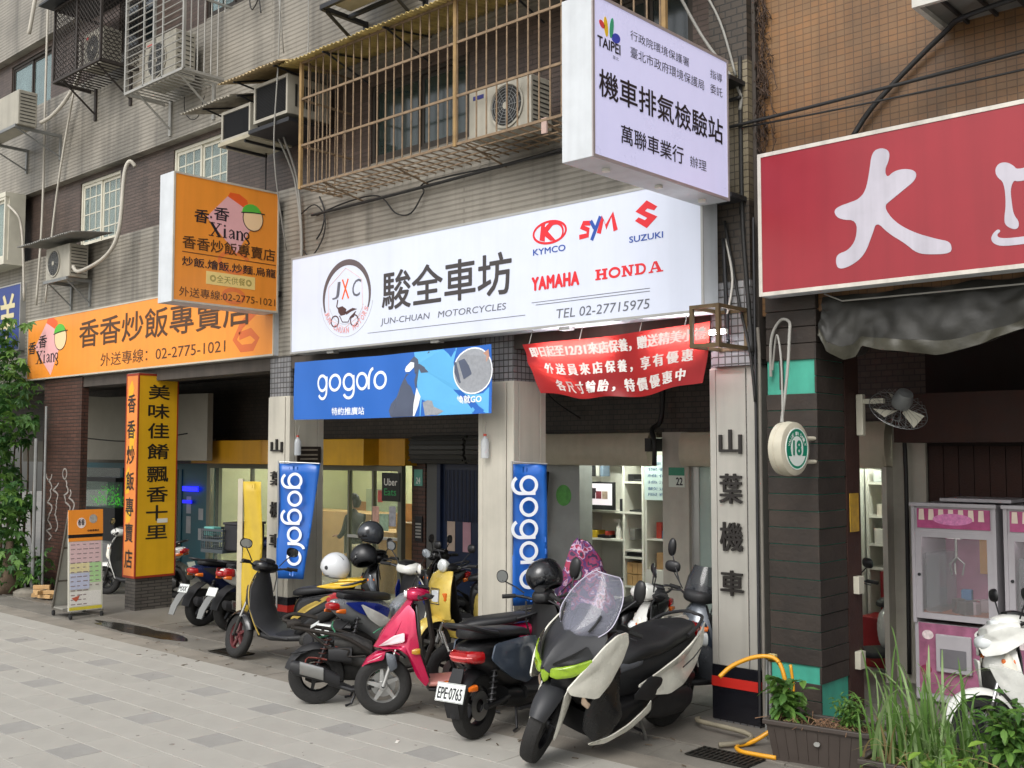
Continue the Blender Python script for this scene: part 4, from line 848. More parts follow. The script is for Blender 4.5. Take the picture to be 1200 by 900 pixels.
# balcony above the orange wall
s = empty('balcony_grille', (0, 0, 0), 0, 'white framed balcony grille at the top right corner', 'window cage')
wf = mat('balcony_white', 'bab8b0', .5, var=.15)
B().box(-2.78, 2, 7.2, 7.24, 5.27, 5.33).ob('rail', wf, s); B().box(-2.82, -2.78, 7.2, 7.78, 5.27, 5.33).ob('rail', wf, s); B().box(-2.78, 2, 7.25, 7.78, 5.31, 5.315).ob('floor_sheet', galv, s)
bars(24, lambda: B().box(-2.65, -2.63, 7.25, 7.78, 5.28, 5.305).ob('floor_bar', dsteel, s), (.2, 0, 0), s); bars(30, lambda: B().tube([(-2.75, 7.22, 5.33), (-2.75, 7.22, 6.4)], .01, 6).ob('bar', wf, s), (.14, 0, 0), s)
# cables and pipes
def cable(pts, r, label, m=cable_m, name='cable', cat='cable', grp=None):
    o = B().tube(spl(pts), r, 6).ob(name, m, smooth='all'); tag(o, label, cat, grp); return o
Yc = 7.64
cable(sag((-10.2, Yc, 5.0), (-4.4, 7.6, 5.1), .03, 24), .016, 'thick black cable running along the wall below the rusty cage')
cable([(-10.1, Yc, 4.98), (-9.6, Yc, 5.05), (-9.0, Yc, 5.04), (-8.7, Yc, 4.8), (-8.45, Yc, 4.76), (-8.25, Yc, 4.95), (-8.1, Yc, 5.06), (-6, Yc, 5.02), (-4.4, Yc, 5.12)], .009, 'thin black cable with a drooping loop under the rusty cage')
cable([(-10.4, Yc, 5.05), (-10.15, Yc, 5.12), (-9.95, Yc, 4.95), (-9.98, Yc, 4.7), (-10.2, Yc, 4.5), (-10.35, Yc, 4.6)], .008, 'black wire looping down beside the white sign top left corner')
cable([(-10.05, Yc, 5.2), (-9.95, Yc, 5.0), (-10.0, Yc, 4.8), (-10.1, Yc, 4.7)], .01, 'short black wire hanging from the rusty cage corner')
cable([(-17.468, 7.62, 10.5), (-17.47, 7.62, 8), (-17.46, 7.62, 6.1), (-17.55, 7.6, 4.6)], .02, 'pale drain pipe running down past the mesh cage', mat('pale_pipe', 'b4aea2', .5, var=.15), 'drain_pipe', 'pipe')
cable([(-16.4, 7.6, 7.9), (-16.75, 7.6, 6.9), (-17.0, 7.6, 5.9), (-17.1, 7.55, 4.6)], .018, 'pale slanting drain hose above the orange fascia', mat('pale_pipe'), 'drain_hose', 'hose')
cable([(-14.4, 7.62, 6.35), (-14.45, 7.55, 6.42), (-14.5, 7.5, 6.2), (-14.52, 7.45, 5.4), (-14.8, 7.4, 5.05), (-15.5, 7.35, 4.9), (-15.72, 7.35, 5.0)], .03, 'white wrapped pipe curving to the white condenser', mat('pale_pipe'), 'coolant_pipe', 'pipe')
cable([(-16.9, 7.3, 7.45), (-16.7, 7.4, 7.55), (-16.4, 7.5, 7.8), (-16.2, 7.6, 8.2), (-16.25, 7.62, 8.7)], .03, 'white wrapped pipe from the left edge condenser', mat('pale_pipe'), 'coolant_pipe', 'pipe')
cable([(-10.3, 7.62, 8.2), (-10.25, 7.6, 7.2), (-10.2, 7.55, 6.9)], .008, 'thin grey wire left of the yellowed roof', cable_w)
cable([(-9.95, 7.0, 8.2), (-10.0, 7.0, 6.7), (-10.2, 7.1, 5.6), (-10.5, 7.5, 4.6)], .009, 'thin grey wire crossing the rusty cage corner', cable_w)
cable([(-10.95, 7.62, 8.2), (-10.75, 7.6, 7.1)], .009, 'short grey wire above the stained awning', cable_w)
for i, (x, l) in enumerate(((-11.15, 'left'), (-10.98, 'right'))): cable([(-10.55 + .1 * i, 7.4, 5.95), (-10.5 + .05 * i, 7.6, 5.5), (-10.42 + .02 * i, 7.64, 4.9), (-10.4 + .02 * i, 7.64, 4.5)], .014, 'grey drain hose below the higher air conditioner, %s of two' % l, cable_w, 'drain_hose', 'hose')
cable([(-11.15, 7.64, 5.95), (-11.15, 7.64, 5.2)], .01, 'straight grey conduit below the lower boxed air conditioner', cable_m)
cable([(-12.6, 7.64, 7.0), (-12.75, 7.64, 6.75), (-12.95, 7.64, 6.75), (-13.1, 7.64, 6.9), (-13.12, 7.64, 7.1)], .006, 'thin wire loop under the silver cage', cable_m)
cable([(-11.3, 7.62, 8.2), (-11.32, 7.6, 7.95), (-11.45, 7.6, 7.85), (-11.5, 7.6, 8.0), (-11.38, 7.6, 8.1), (-11.3, 7.6, 7.95), (-11.25, 7.6, 7.75)], .009, 'coil of black wire on the beige wall top', cable_m)
cable([(-19.3, 7.5, 6.75), (-18.1, 7.4, 6.25), (-17.95, 7.5, 5.9), (-17.9, 7.55, 4.7)], .022, 'bent pale pole beside the bay window', mat('pale_pipe'), 'pipe', 'pipe')
cable([(-17.75, 7.55, 10), (-17.85, 7.5, 9.35), (-17.9, 7.5, 9.25)], .035, 'stub of grey downpipe at the top left', mat('pale_pipe'), 'downpipe', 'pipe')
# right side
cable([(-4.42, 7.63, 5.45), (-4.42, 7.63, 4.2), (-4.38, 7.63, 3.5), (-4.34, 7.62, 3.0)], .018, 'dark conduit running down the corner column', cable_m, 'conduit', 'pipe')
cable([(-5.0, 7.55, 6.2), (-4.75, 7.58, 5.7), (-4.44, 7.62, 5.2), (-4.42, 7.62, 5.0)], .014, 'grey hose slanting to the corner column', cable_w, 'hose', 'hose')
cable([(-4.8, 7.6, 6.2), (-4.6, 7.62, 5.8), (-4.46, 7.63, 5.3)], .011, 'thin grey hose inside the slanting one', cable_w, 'hose', 'hose')
cable(sag((-4.6, 7.6, 4.87), (2, 7.5, 5.1), .05, 16), .014, 'black cable strung across the orange wall, upper of two')
cable(sag((-4.4, 7.62, 4.85), (2, 7.55, 4.95), .1, 16), .008, 'thin black cable strung across the orange wall, lower of two')
cable([(-3.5, 7.72, 4.62), (-3.3, 7.72, 4.85), (-2.8, 7.7, 5.22), (-2.5, 7.5, 5.24), (-1.5, 7.4, 5.26)], .02, 'thick black cable rising from the red sign to the balcony')
cable([(-4.57, 7.62, 3.95), (-4.5, 7.6, 3.6), (-4.56, 7.6, 3.3)], .01, 'pale loose wire on the dark corner column', mat('pale_wire', 'b8b4ac', .5, var=0))
cable([(-4.58, 7.62, 4.1), (-4.45, 7.62, 3.4), (-4.36, 7.62, 3.0), (-4.33, 7.64, 2.6)], .012, 'black wire slanting down the corner column')
cable([(-4.58, 7.6, 3.95), (-4.55, 7.6, 3.15), (-4.52, 7.55, 3.1)], .016, 'short dark bracket rod on the corner column', dsteel, 'rod', 'rod')
# wisps of dead creeper on the joint
b = B(); r = random.Random(3)
for i in range(150):
    x = r.gauss(-4.28, .03); z = r.uniform(4.5, 6.3); pts = [(x, 7.76, z)]
    for k in range(5): x += r.uniform(-.03, .03); z += r.uniform(-.09, .05); pts.append((x, 7.76 - r.uniform(0, .06), z))
    b.tube(pts, .004, 3)
tag(b.ob('dead_creeper', mat('dead_vine', '4a3a30', .9, var=.3), smooth='all'), 'dry brown creeper hanging in the joint left of the orange wall', 'creeper', kind='stuff')
# marks on the pillars: hanging water bottles, notice
pet = mat('bottle_plastic', 'c8ccd0', .15, var=.05, alpha=.55)
def bottle(label, M_):
    s = empty('water_bottle', (0, 0, 0), 0, label, 'bottle')
    B(M_).lathe([(.0, 0), (.04, .005), (.042, .02), (.04, .1), (.042, .15), (.035, .19), (.015, .21), (.014, .225), (0, .225)], 16).ob('body', pet, s, smooth=True)
    B(M_).lathe([(.017, .222), (.017, .245), (0, .245)], 12).ob('cap', mat('red_cap', 'b04030', .4), s); B(M_).tube([(0, 0, .24), (0, .02, .36)], .003, 5).ob('string', cable_w, s)
bottle('clear water bottle hung on the middle pillar', Matrix.Translation((-7.33, 7.63, 2.13))); bottle('clear water bottle hung on the left pillar', Matrix.Translation((-10.58, 7.76, 2.15)))
s = empty('notice_board', (0, 0, 0), 0, 'small dark notice with pale lettering above the left blue flag', 'sign')
B(FX(-10.65, 0, 0)).box(7.8, 8.15, 2.06, 2.26, 0, .015).ob('board', mat('notice_dark', '2a211c', .5), s)
b = B(FX(-10.65, 0, 0)); 
for zz in (2.21, 2.15, 2.1): b.box(7.84, 8.1, zz, zz + .018, .015, .0165)
o = b.ob('print_line', mat('notice_print', '9a8f80', .5, var=.3, vs=60), s); o['kind'] = 'stuff'
# ============================================================ arcade interiors
wallw = mat('shop_wall_white', 'c9cbc2', .6, var=.05); roll = mat('roller_cream', 'b0a894', .5, var=.12, streak=.1); wood_l = mat('light_wood', 'b89464', .5, var=.15, vs=8); shelfm = mat('shelf_white', 'd4d2c8', .5, var=.05)
def tube_lamp(x0, x1, y, z, e, label, m=None):
    s = empty('ceiling_light', (0, 0, 0), 0, label, 'lamp'); B().box(x0, x1, y - .05, y + .05, z, z + .05).ob('fitting', white, s)
    B().tube([(x0 + .03, y, z - .02), (x1 - .03, y, z - .02)], .016, 8).ob('tube', mat('room_tube_%d' % e, 'f0f0f0', .4, var=0, es=e, ecol='f2f8ec'), s)
def room(name, label, x0, x1, y0, y1, z1, m, fm=None, cat='room'):
    s = empty(name, (0, 0, 0), 0, label, cat); s['kind'] = 'structure'; del s['category']
    B().box(x0 - .1, x0, y0, y1, 0, z1).ob('side_wall', m, s); B().box(x1, x1 + .1, y0, y1, 0, z1).ob('side_wall', m, s); B().box(x0, x1, y1, y1 + .1, 0, z1).ob('end_wall', m, s)
    B().box(x0 - .1, x1 + .1, y0, y1 + .1, z1, z1 + .1).ob('ceiling', m, s); B().box(x0, x1, y0, y1, -.01, .012).ob('floor', fm or mat('shop_floor', '8a8880', .5, var=.1), s)
    return s
# --- motorcycle shop
room('motorcycle_shop', 'white room of the motorcycle shop', -10.0, -5.4, IW + .26, 13.6, 2.75, wallw)
tube_lamp(-8.9, -7.3, 10.75, 2.6, 190, 'lit ceiling tube just inside the motorcycle shop'); tube_lamp(-8.4, -6.8, 12.4, 2.6, 80, 'lit ceiling tube deep in the motorcycle shop')
def roller(label, x0, x1, m, ribs=False, z0=2.03, z1=2.42, y=IW - .22):
    s = empty('roller_box', (0, 0, 0), 0, label, 'shutter'); r = (z1 - z0) / 2; prof = [(y + .2, z0), (y + .05, z0 + .01), (y + .01, z0 + r * .5), (y, z0 + r), (y + .01, z1 - r * .5), (y + .06, z1 - .01), (y + .2, z1)]
    n = 1; pts0 = [(x0, p[0], p[1]) for p in prof]; pts1 = [(x1, p[0], p[1]) for p in prof]; B().grid([pts1, pts0], cap=True).ob('casing', m, s, smooth=25)
    if ribs:
        for k in range(5): zz = z0 + .05 + k * .07; B().tube([(x0, y - .0, zz), (x1, y - .0, zz)], .014, 6).ob('slat', m, s)
    return s
roller('cream roller shutter box over the motorcycle shop doorway', -8.75, -7.05, roll); roller('cream roller shutter box between the shop post and the right pillar', -6.62, -4.3, roll)
B().box(-7.05, -6.97, 9.95, 10.18, 2.2, 2.35).ob('clip', cable_m).name = 'cable_clamp'; tag(bpy.data.objects['cable_clamp'], 'dark clamp at the end of the doorway roller box', 'clamp')
cable([(-6.9, 10.1, 3.3), (-6.92, 10.1, 2.6), (-6.98, 10.0, 2.45), (-6.88, 9.9, 2.3), (-6.92, 9.95, 2.05)], .03, 'bundle of black and white wires over the shop post')
cable([(-8.75, 10.1, 3.3), (-8.6, 10.1, 2.9), (-8.1, 10.1, 2.6)], .01, 'thin wire on the dark tiles over the shop')
# sliding glass door right of the post
fz = mat('frosted_glass', 'a4b4ac', .35, var=.06, alpha=.8); s = empty('glass_door', (0, 0, 0), 0, 'frosted glass door right of the cream post', 'door')
B().box(-6.6, -6.5, IW, IW + .04, 0, 2.03).ob('frame', alu, s); B().box(-5.2, -5.1, IW, IW + .04, 0, 2.03).ob('frame', alu, s); B().box(-6.5, -5.2, IW + .015, IW + .025, .02, 2.03).ob('pane', fz, s)
s = empty('number_plate_sign', (0, 0, 0), 0, 'green and white house number plate on the cream post', 'sign')
B(FS(0, IW - .05, 0)).box(-6.86, -6.65, 1.8, 2.02, 0, .008).ob('plate', mat('plate_white', 'c8d0c4', .4, var=.03), s); B(FS(0, IW - .05, 0)).box(-6.86, -6.65, 1.93, 2.02, .008, .01).ob('green_band', mat('plate_green', '1f7a5c', .4, var=.03), s)
b = B(FS(0, IW - .05, 0)); letter(b, '22', -6.76, -6.67, 1.82, 1.91, .02, .011); b.ob('lettering', ink_k, s)
# shelving with television
s = empty('shelf_unit', (0, 0, 0), 0, 'white open shelving inside the motorcycle shop doorway', 'shelf'); YS = 11.2
b = None
for x in (-8.97, -8.29, -7.99): B().box(x, x + .03, YS, YS + .4, 0, 2.25).ob('upright', shelfm, s)
for x0, x1, zz in ((-8.97, -7.99, 2.22), (-8.97, -7.99, 1.4), (-8.29, -7.99, 1.79), (-8.97, -8.29, 1.04), (-8.29, -7.99, .92), (-8.29, -7.99, .46), (-8.97, -7.99, .3), (-8.29, -7.99, .83)): B().box(x0 + .03, x1, YS + .002, YS + .4, zz, zz + .025).ob('board', shelfm, s)
B().box(-8.97, -7.96, YS + .4, YS + .42, 0, 2.25).ob('back', shelfm, s)
tv = empty('television', (0, 0, 0), 0, 'wall screen showing a row of small pictures on the white shelf', 'television')
B().box(-8.94, -8.4, YS - .04, YS, 1.44, 1.8).ob('case', black, tv); B(FS(0, YS - .04, 0)).box(-8.92, -8.43, 1.5, 1.78, 0, .003).ob('screen', mat('screen_glow', 'c8c0c4', .2, var=0, es=.5, ecol='dcd2d8'), tv)
for i, c in enumerate(('5a3a4a', '2a2426', '6a2c34', '8a7a6a', '3a4a5a', '2a2426')): B(FS(0, YS - .04, 0)).box(-8.89 + (i % 4) * .1, -8.80 + (i % 4) * .1 if i < 4 else -8.77 + (i % 4) * .08, 1.58 if i < 4 else 1.66, 1.68 if i < 4 else 1.72, .004 + (i > 3) * .001, .006 + (i > 3) * .001).ob('thumbnail', mat('thumb_' + c, c, .4, var=.4, vs=30, es=.3), tv)
def small_box(name, label, x, y, z, w, d_, h, m, cat='box', extra=None):
    o = B().box(x, x + w, y, y + d_, z, z + h).ob(name, m, bev=.004); tag(o, label, cat); return o
s = empty('spray_bottle', (0, 0, 0), 0, 'white spray bottle on the middle shelf', 'bottle'); B(Matrix.Translation((-8.42, YS + .1, 1.067))).lathe([(.045, 0), (.048, .02), (.045, .14), (.02, .19), (.015, .2), (.02, .22), (0, .22)], 14).ob('body', white, s, smooth=True); B().box(-8.49, -8.39, YS + .08, YS + .12, 1.28, 1.32).ob('trigger', white, s)
small_box('parts_box', 'yellow cardboard box on the middle shelf', -8.9, YS + .02, 1.067, .16, .2, .09, mat('box_yellow', 'c8a428', .6)); small_box('tool_case', 'flat black tool case beside the yellow box', -8.72, YS + .02, 1.067, .2, .2, .04, black, 'case')
small_box('parts_box', 'grey flat box on the top right shelf', -8.24, YS + .05, 1.817, .08, .2, .09, dsteel); small_box('parts_tray', 'flat dark tray on the top right shelf', -8.15, YS + .05, 1.817, .14, .2, .025, black, 'tray')
small_box('parts_tray', 'flat dark tray on the second right shelf', -8.22, YS + .05, 1.427, .2, .2, .02, dsteel, 'tray')
for i in range(3):
    for j in range(2): small_box('oil_carton', '%s brown carton in the %s row on the low shelf' % (('leftmost', 'middle', 'rightmost')[i], ('lower', 'upper')[j]), -8.25 + i * .085, YS + .03, .487 + j * .15, .08, .2, .14, wood_l)
small_box('stationery_box', 'black box above the brown cartons', -8.25, YS + .03, .857, .22, .2, .045, black); small_box('bag', 'dark bag on the left low shelf', -8.85, YS + .05, .327, .35, .25, .2, black, 'bag')
for i, (x, z, w, h, c, nm) in enumerate(((-8.9, 1.425, .05, .12, '8a8a88', 'grey tin right at the screen foot'), (-8.36, 1.425, .05, .16, '222226', 'black tin beside the wall screen'), (-8.85, 1.87, .07, .28, '2a2a2c', 'black folder standing above the wall screen'), (-8.75, 1.87, .05, .3, 'b8b8b0', 'white folder standing above the wall screen'), (-8.68, 1.87, .05, .26, '6a7a8a', 'blue folder standing above the wall screen'), (-8.6, 1.067, .05, .09, 'b04030', 'red tin on the middle shelf'), (-8.55, .327, .2, .2, '4a4a48', 'dark box on the left low shelf'), (-8.2, 1.067, .08, .14, '6a6a66', 'grey tin on the right middle shelf'))): small_box('shelf_item', nm, x, YS + .03, z, w, .15, h, mat('tin_' + c, c, .5), nm.split()[1] if nm.split()[1] in ('tin', 'folder', 'box') else 'tin')
# glass cabinet
s = empty('display_cabinet', (0, 0, 0), 0, 'white display cabinet with poster right of the shelving', 'cabinet')
B().box(-7.8, -6.75, 11.0, 11.4, 0, .72).ob('base', shelfm, s); B().box(-7.8, -6.75, 11.38, 11.4, .72, 2.2).ob('back', wallw, s); B().box(-7.8, -7.77, 11.0, 11.38, .72, 2.2).ob('side', shelfm, s); B().box(-6.78, -6.75, 11.0, 11.38, .72, 2.2).ob('side', shelfm, s)
for zz in (.72, 1.1, 1.62): B().box(-7.77, -6.78, 11.0, 11.38, zz, zz + .02).ob('board', shelfm, s)
B().box(-7.79, -7.0, 10.98, 10.99, 1.6, 2.15).ob('poster', mat('poster_pale', 'c4d8d4', .5, var=.04), s); b = B(FS(0, 10.98, 0))
for k, zz in enumerate((2.05, 1.98, 1.9, 1.82, 1.74, 1.67)): letter(b, ['機車定期檢驗', '保養服務', '維修價目', '換油保養', '歡迎洽詢', '服務專線'][k], -7.74, -7.1, zz - .02, zz + .02, 0, .002)
b.ob('lettering', mat('poster_blue_ink', '4a6a8c', .5, var=0), s)
small_box('red_can', 'red can in the display cabinet', -7.7, 11.1, 1.12, .08, .08, .2, mat('can_red', 'b03828', .4), 'can'); small_box('parts_box', 'blue box in the display cabinet', -7.6, 11.08, 1.12, .2, .15, .1, mat('box_blue', '3a6a8c', .5)); small_box('black_can', 'black can in the display cabinet', -7.38, 11.12, 1.12, .07, .07, .25, black, 'can')
small_box('parts_box', 'wooden box at the foot of the display cabinet', -7.7, 11.1, .742, .3, .2, .2, wood_l)
# sticker on grey wall and hoses
o = B(FS(-8.45, IW, 1.66)).prism(ell(0, 0, .12, .13, 24), .0, .004).ob('round_sticker', mat('sticker_green', '4f9440', .5, var=.3, vs=14)); tag(o, 'round green sticker on the grey wall left of the shop doorway', 'sticker')
for i in range(4): cable([(-8.72 + i * .035, 10.1, 1.95), (-8.75 + i * .03, 10.05, 1.3), (-8.6 - i * .05, 9.9, .9 - i * .06), (-8.72 + i * .02, 10.05, .55), (-8.8 + i * .02, 10.1, 1.0)], .014, 'black hose looped by the shop doorway, %s' % ['first from the left', 'second from the left', 'third from the left', 'last on the right'][i], name='hose', cat='hose')
# --- kitchen (left of the dark door)
KX0, KX1 = -16.2, -11.25; KY = 10.0
room('rice_shop_kitchen', '', KX0, KX1, KY + .3, 13.2, 2.6, mat('kitchen_wall', 'c2c49c', .6, var=.06))
tube_lamp(-13.6, -12.2, 11.4, 2.2, 170, 'lit ceiling tube in the right kitchen bay'); tube_lamp(-15.8, -14.4, 11.4, 2.2, 120, 'lit ceiling tube in the left kitchen bay')
ybx = mat('yellow_fascia', 'c08a14', .45, var=.1, streak=.12)
for k, (a, c, l) in enumerate(((-16.3, -14.25, 'left'), (-13.95, -11.75, 'middle'), (-11.66, -11.1, 'right'))):
    o = B().box(a, c, 9.75 if k < 2 else 9.95, KY + .2, 2.0, 2.38).ob('yellow_fascia', ybx if k != 1 else mat('yellow_fascia_b', 'cc9a18', .45, var=.1, streak=.1), bev=.01); tag(o, 'plain yellow fascia box over the kitchen, %s of three' % l, 'sign')
s = empty('kitchen_window', (0, 0, 0), 0, 'sliding glass shopfront of the lit kitchen', 'window'); kf = mat('kitchen_frame', '6a6a5c', .5, metal=.3, var=.1)
B().box(-16.2, -16.1, KY, KY + .08, 0, 2.0).ob('jamb', kf, s); B().box(-11.3, -11.22, KY, KY + .08, 0, 2.0).ob('jamb', kf, s); B().box(-16.1, -11.3, KY, KY + .08, 1.92, 2.0).ob('head', kf, s)
for x in (-14.9, -13.6, -12.4, -11.85): B().box(x - .02, x + .02, KY + .01, KY + .07, 0, 1.92).ob('mullion', kf, s)
for a, c in ((-16.1, -14.92), (-14.88, -13.62), (-13.58, -12.42), (-12.38, -11.87), (-11.83, -11.3)): B().box(a, c, KY + .035, KY + .041, .02, 1.92).ob('pane', mat('kitchen_glass', '98a48c', .05, var=.1, alpha=.12), s)
B().box(-12.4, -11.3, KY + .0, KY + .03, .95, .99).ob('rail', alu, s)
B().box(-16.15, -13.7, 11.8, 12.3, 0, 1.15).ob('w', wood_l).name = 'counter'; tag(bpy.data.objects['counter'], 'light wood counter in the left kitchen bay', 'counter')
B().box(-13.5, -12.5, 11.0, 11.5, 0, .95).ob('w', wood_l).name = 'work_table'; tag(bpy.data.objects['work_table'], 'wooden work table in front of the cook', 'table')
small_box('carton', 'brown carton on the work table', -13.4, 11.05, .955, .35, .3, .25, wood_l); small_box('carton', 'brown carton standing at the shopfront', -12.0, 10.6, 0, .45, .35, 1.15, mat('carton_brown', '9a7442', .7)); small_box('carton', 'pale carton under the rail', -12.75, 10.3, 0, .35, .3, .8, mat('carton_pale', 'b4aa88', .7))
small_box('wall_tile_band', 'tan tiled band on the kitchen back wall', -16.1, 13.15, .0, 4.5, .04, 1.25, mat('tan_band', '9c6a3c', .6, var=.1), 'panel'); small_box('notice_sheet', 'green sheet on the kitchen wall', -15.7, 13.1, .9, .9, .03, .6, mat('sheet_green', '9aa488', .6), 'notice')
s = empty('delivery_sign', (0, 0, 0), 0, 'black panel with white and green delivery lettering in the kitchen window', 'sign')
B(FS(0, KY - .005, 0)).box(-11.62, -11.24, 1.5, 1.9, 0, .01).ob('panel', mat('panel_black', '141a1a', .4, var=0), s); b = B(FS(0, KY - .005, 0)); letter(b, 'Uber', -11.57, -11.29, 1.72, 1.82, .01, .012); b.ob('lettering', white, s); b = B(FS(0, KY - .005, 0)); letter(b, 'Eats', -11.57, -11.31, 1.58, 1.68, .01, .012); b.ob('lettering', mat('delivery_green', '2c9050', .4, var=0), s)
for i, (x, z, w, h, c, nm) in enumerate(((-11.72, 1.48, .11, .17, 'c05a50', 'red'), (-11.83, 1.2, .14, .22, 'c49a8a', 'pink'), (-11.68, 1.08, .2, .24, '9ab49a', 'pale green'), (-11.47, 1.15, .14, .28, 'a8a8b0', 'grey printed'))):
    o = B(FS(0, KY - .003, 0)).box(x, x + w, z, z + h, 0, .004).ob('poster', mat('poster_' + c, c, .5, var=.4, vs=12)); tag(o, '%s poster stuck on the kitchen glass' % nm, 'poster')
# --- brick post plates and dark doors
s = empty('number_plate_sign', (0, 0, 0), 0, 'green house number plate on the narrow brick post', 'sign'); B(FS(0, IW - .02, 0)).box(-11.15, -10.98, 1.72, 1.95, 0, .008).ob('plate', mat('plate_teal', '5f9c8c', .4, var=.1), s); b = B(FS(0, IW - .02, 0)); letter(b, '24', -11.11, -11.02, 1.75, 1.84, .02, .009); b.ob('lettering', white, s)
s = empty('intercom', (0, 0, 0), 0, 'steel intercom panel on the narrow brick post', 'intercom'); B(FS(0, IW - .02, 0)).box(-11.12, -10.97, .95, 1.3, 0, .02).ob('panel', dsteel, s)
for k in range(5): B(FS(0, IW - .02, 0)).box(-11.1, -10.99, 1.0 + k * .045, 1.025 + k * .045, .02, .024).ob('button', alu, s)
navy = mat('navy_door', '16243f', .4, var=.2)
s = empty('metal_door', (0, 0, 0), 0, 'dark navy metal door with two paper notices', 'door'); B().box(-10.92, -10.72, IW, IW + .1, 0, 2.3).ob('grey_jamb', mat('jamb_grey', '565654', .6), s); B().box(-10.72, -9.85, IW + .05, IW + .1, 0, 2.05).ob('leaf', navy, s)
B().box(-10.72, -10.65, IW, IW + .05, 0, 2.05).ob('frame', navy, s); B().box(-9.92, -9.85, IW, IW + .05, 0, 2.05).ob('frame', navy, s)
for k in range(9): B().tube([(-10.58 + k * .075, IW + .03, 1.25), (-10.58 + k * .075, IW + .03, 1.95)], .008, 5).ob('grille_bar', navy, s)
for x, c, l in ((-10.55, 'b09c8c', 'buff'), (-10.25, 'b48a94', 'pink')): B(FS(0, IW + .045, 0)).box(x, x + .15, .85, 1.25, 0, .004).ob('paper_notice', mat('paper_' + c, c, .7), s)
roller('dark grey roller box over the navy door', -11.05, -10.0, mat('roller_dark', '3c3b38', .5, var=.2), True); roller('dark grey roller box behind the middle pillar', -9.95, -8.9, mat('roller_dark'), True)
# --- far left aquarium shop
teal = mat('teal_frame', '1c5560', .45, var=.12); AY = 10.2
s = empty('aquarium_shopfront', (0, 0, 0), 0, 'teal framed aquarium shop front behind the yellow column', 'shop front')
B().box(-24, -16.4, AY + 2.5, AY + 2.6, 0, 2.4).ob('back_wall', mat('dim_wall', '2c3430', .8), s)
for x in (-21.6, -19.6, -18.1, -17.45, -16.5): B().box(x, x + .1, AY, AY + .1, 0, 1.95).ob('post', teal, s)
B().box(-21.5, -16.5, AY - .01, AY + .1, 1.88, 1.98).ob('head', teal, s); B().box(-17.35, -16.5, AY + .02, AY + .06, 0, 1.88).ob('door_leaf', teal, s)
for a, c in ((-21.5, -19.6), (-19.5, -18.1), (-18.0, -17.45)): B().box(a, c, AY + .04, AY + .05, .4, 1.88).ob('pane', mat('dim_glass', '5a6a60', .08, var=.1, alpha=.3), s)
B().box(-24, -16.3, AY, AY + .2, 1.98, 2.42).ob('lintel', mat('lintel_plaster', '6f6b62', .8, var=.2), s)
for zz in (.75, 1.1): B(FS(0, AY + .02, 0)).box(-17.2, -17.05, zz, zz + .3, 0, .004).ob('paper_notice', mat('paper_pale', 'a8a8a8', .7), s); B(FS(0, AY + .02, 0)).box(-16.8, -16.65, zz - .1, zz + .1, 0, .004).ob('paper_notice', mat('paper_pale'), s)
o = B().box(-17.25, -16.75, AY - .04, AY - .02, 1.5, 1.58).ob('blue_light', mat('blue_glow', '1a1aff', .4, var=0, es=3, ecol='1418ff')); tag(o, 'glowing blue strip light in the teal door', 'lamp')
o = B().box(-17.25, -16.95, AY - .04, AY - .02, 1.28, 1.34).ob('blue_light', mat('blue_glow_dim', '1a1a9f', .4, var=0, es=1.2, ecol='1418cf')); tag(o, 'dimmer blue strip light low in the teal door', 'lamp')
s = empty('fish_tank', (-20.35, 9.9, 1.1), 0, 'lit planted fish tank glowing green in the dark shop', 'fish tank')
B().box(0, 1.15, 0, .45, -.6, .03).ob('stand', black, s); B().box(0, 1.15, 0, .45, .52, .6).ob('hood', black, s); B().box(0, 1.15, .43, .45, .03, .52).ob('back', mat('tank_back', '0a3028', .5, es=.05, ecol='1a6048'), s)
B().box(0, 1.15, 0, .005, .03, .52).ob('glass', mat('tank_glass', '608070', .03, var=0, alpha=.15), s); b = B(); r = random.Random(5)
for i in range(420):
    x = r.uniform(.05, 1.1); h = r.uniform(.02, .42) * (.4 + .6 * math.sin(x * 3) ** 2); z = .04 + h; a = r.uniform(0, 6.28); l = r.uniform(.02, .06); y = r.uniform(.03, .35)
    b.add([(x, y, z), (x + l * math.cos(a), y + l * .3, z + l * math.sin(a)), (x + l * .5 * math.cos(a + .8), y, z + l * .5 * math.sin(a + .8))], [(0, 1, 2)])
tag(b.ob('water_plants', mat('tank_plants', '3fae1e', .5, var=.5, vs=9, es=.35, ecol='48d820'), s), kind='stuff')
# sloped soffit of the stair left of the column, boxes on ledge
o = B().prism([(-18.9, 3.2), (-15.4, 3.15), (-15.4, 2.05), (-20.4, 2.05), (-20.4, 3.3)], 0, .1, FS(0, 9.6, 0)).ob('stair_soffit', mat('soffit_beige', '8f8a7e', .7, var=.15, vs=1.5)); tag(o, 'beige stair soffit panel over the aquarium shop', 'panel')
small_box('storage_box', 'beige box on the ledge right of the yellow column', -17.6, 9.8, 2.0, .55, .4, .42, mat('box_beige', '8a8070', .7)); small_box('storage_box', 'grey box beside the yellow fascia', -16.85, 9.85, 2.02, .45, .3, .38, mat('box_greyish', '5a564e', .7))
cable([(-20.3, 9.5, 2.5), (-18, 9.5, 2.38), (-16, 9.5, 2.5)], .012, 'black cable sagging across the beige soffit')
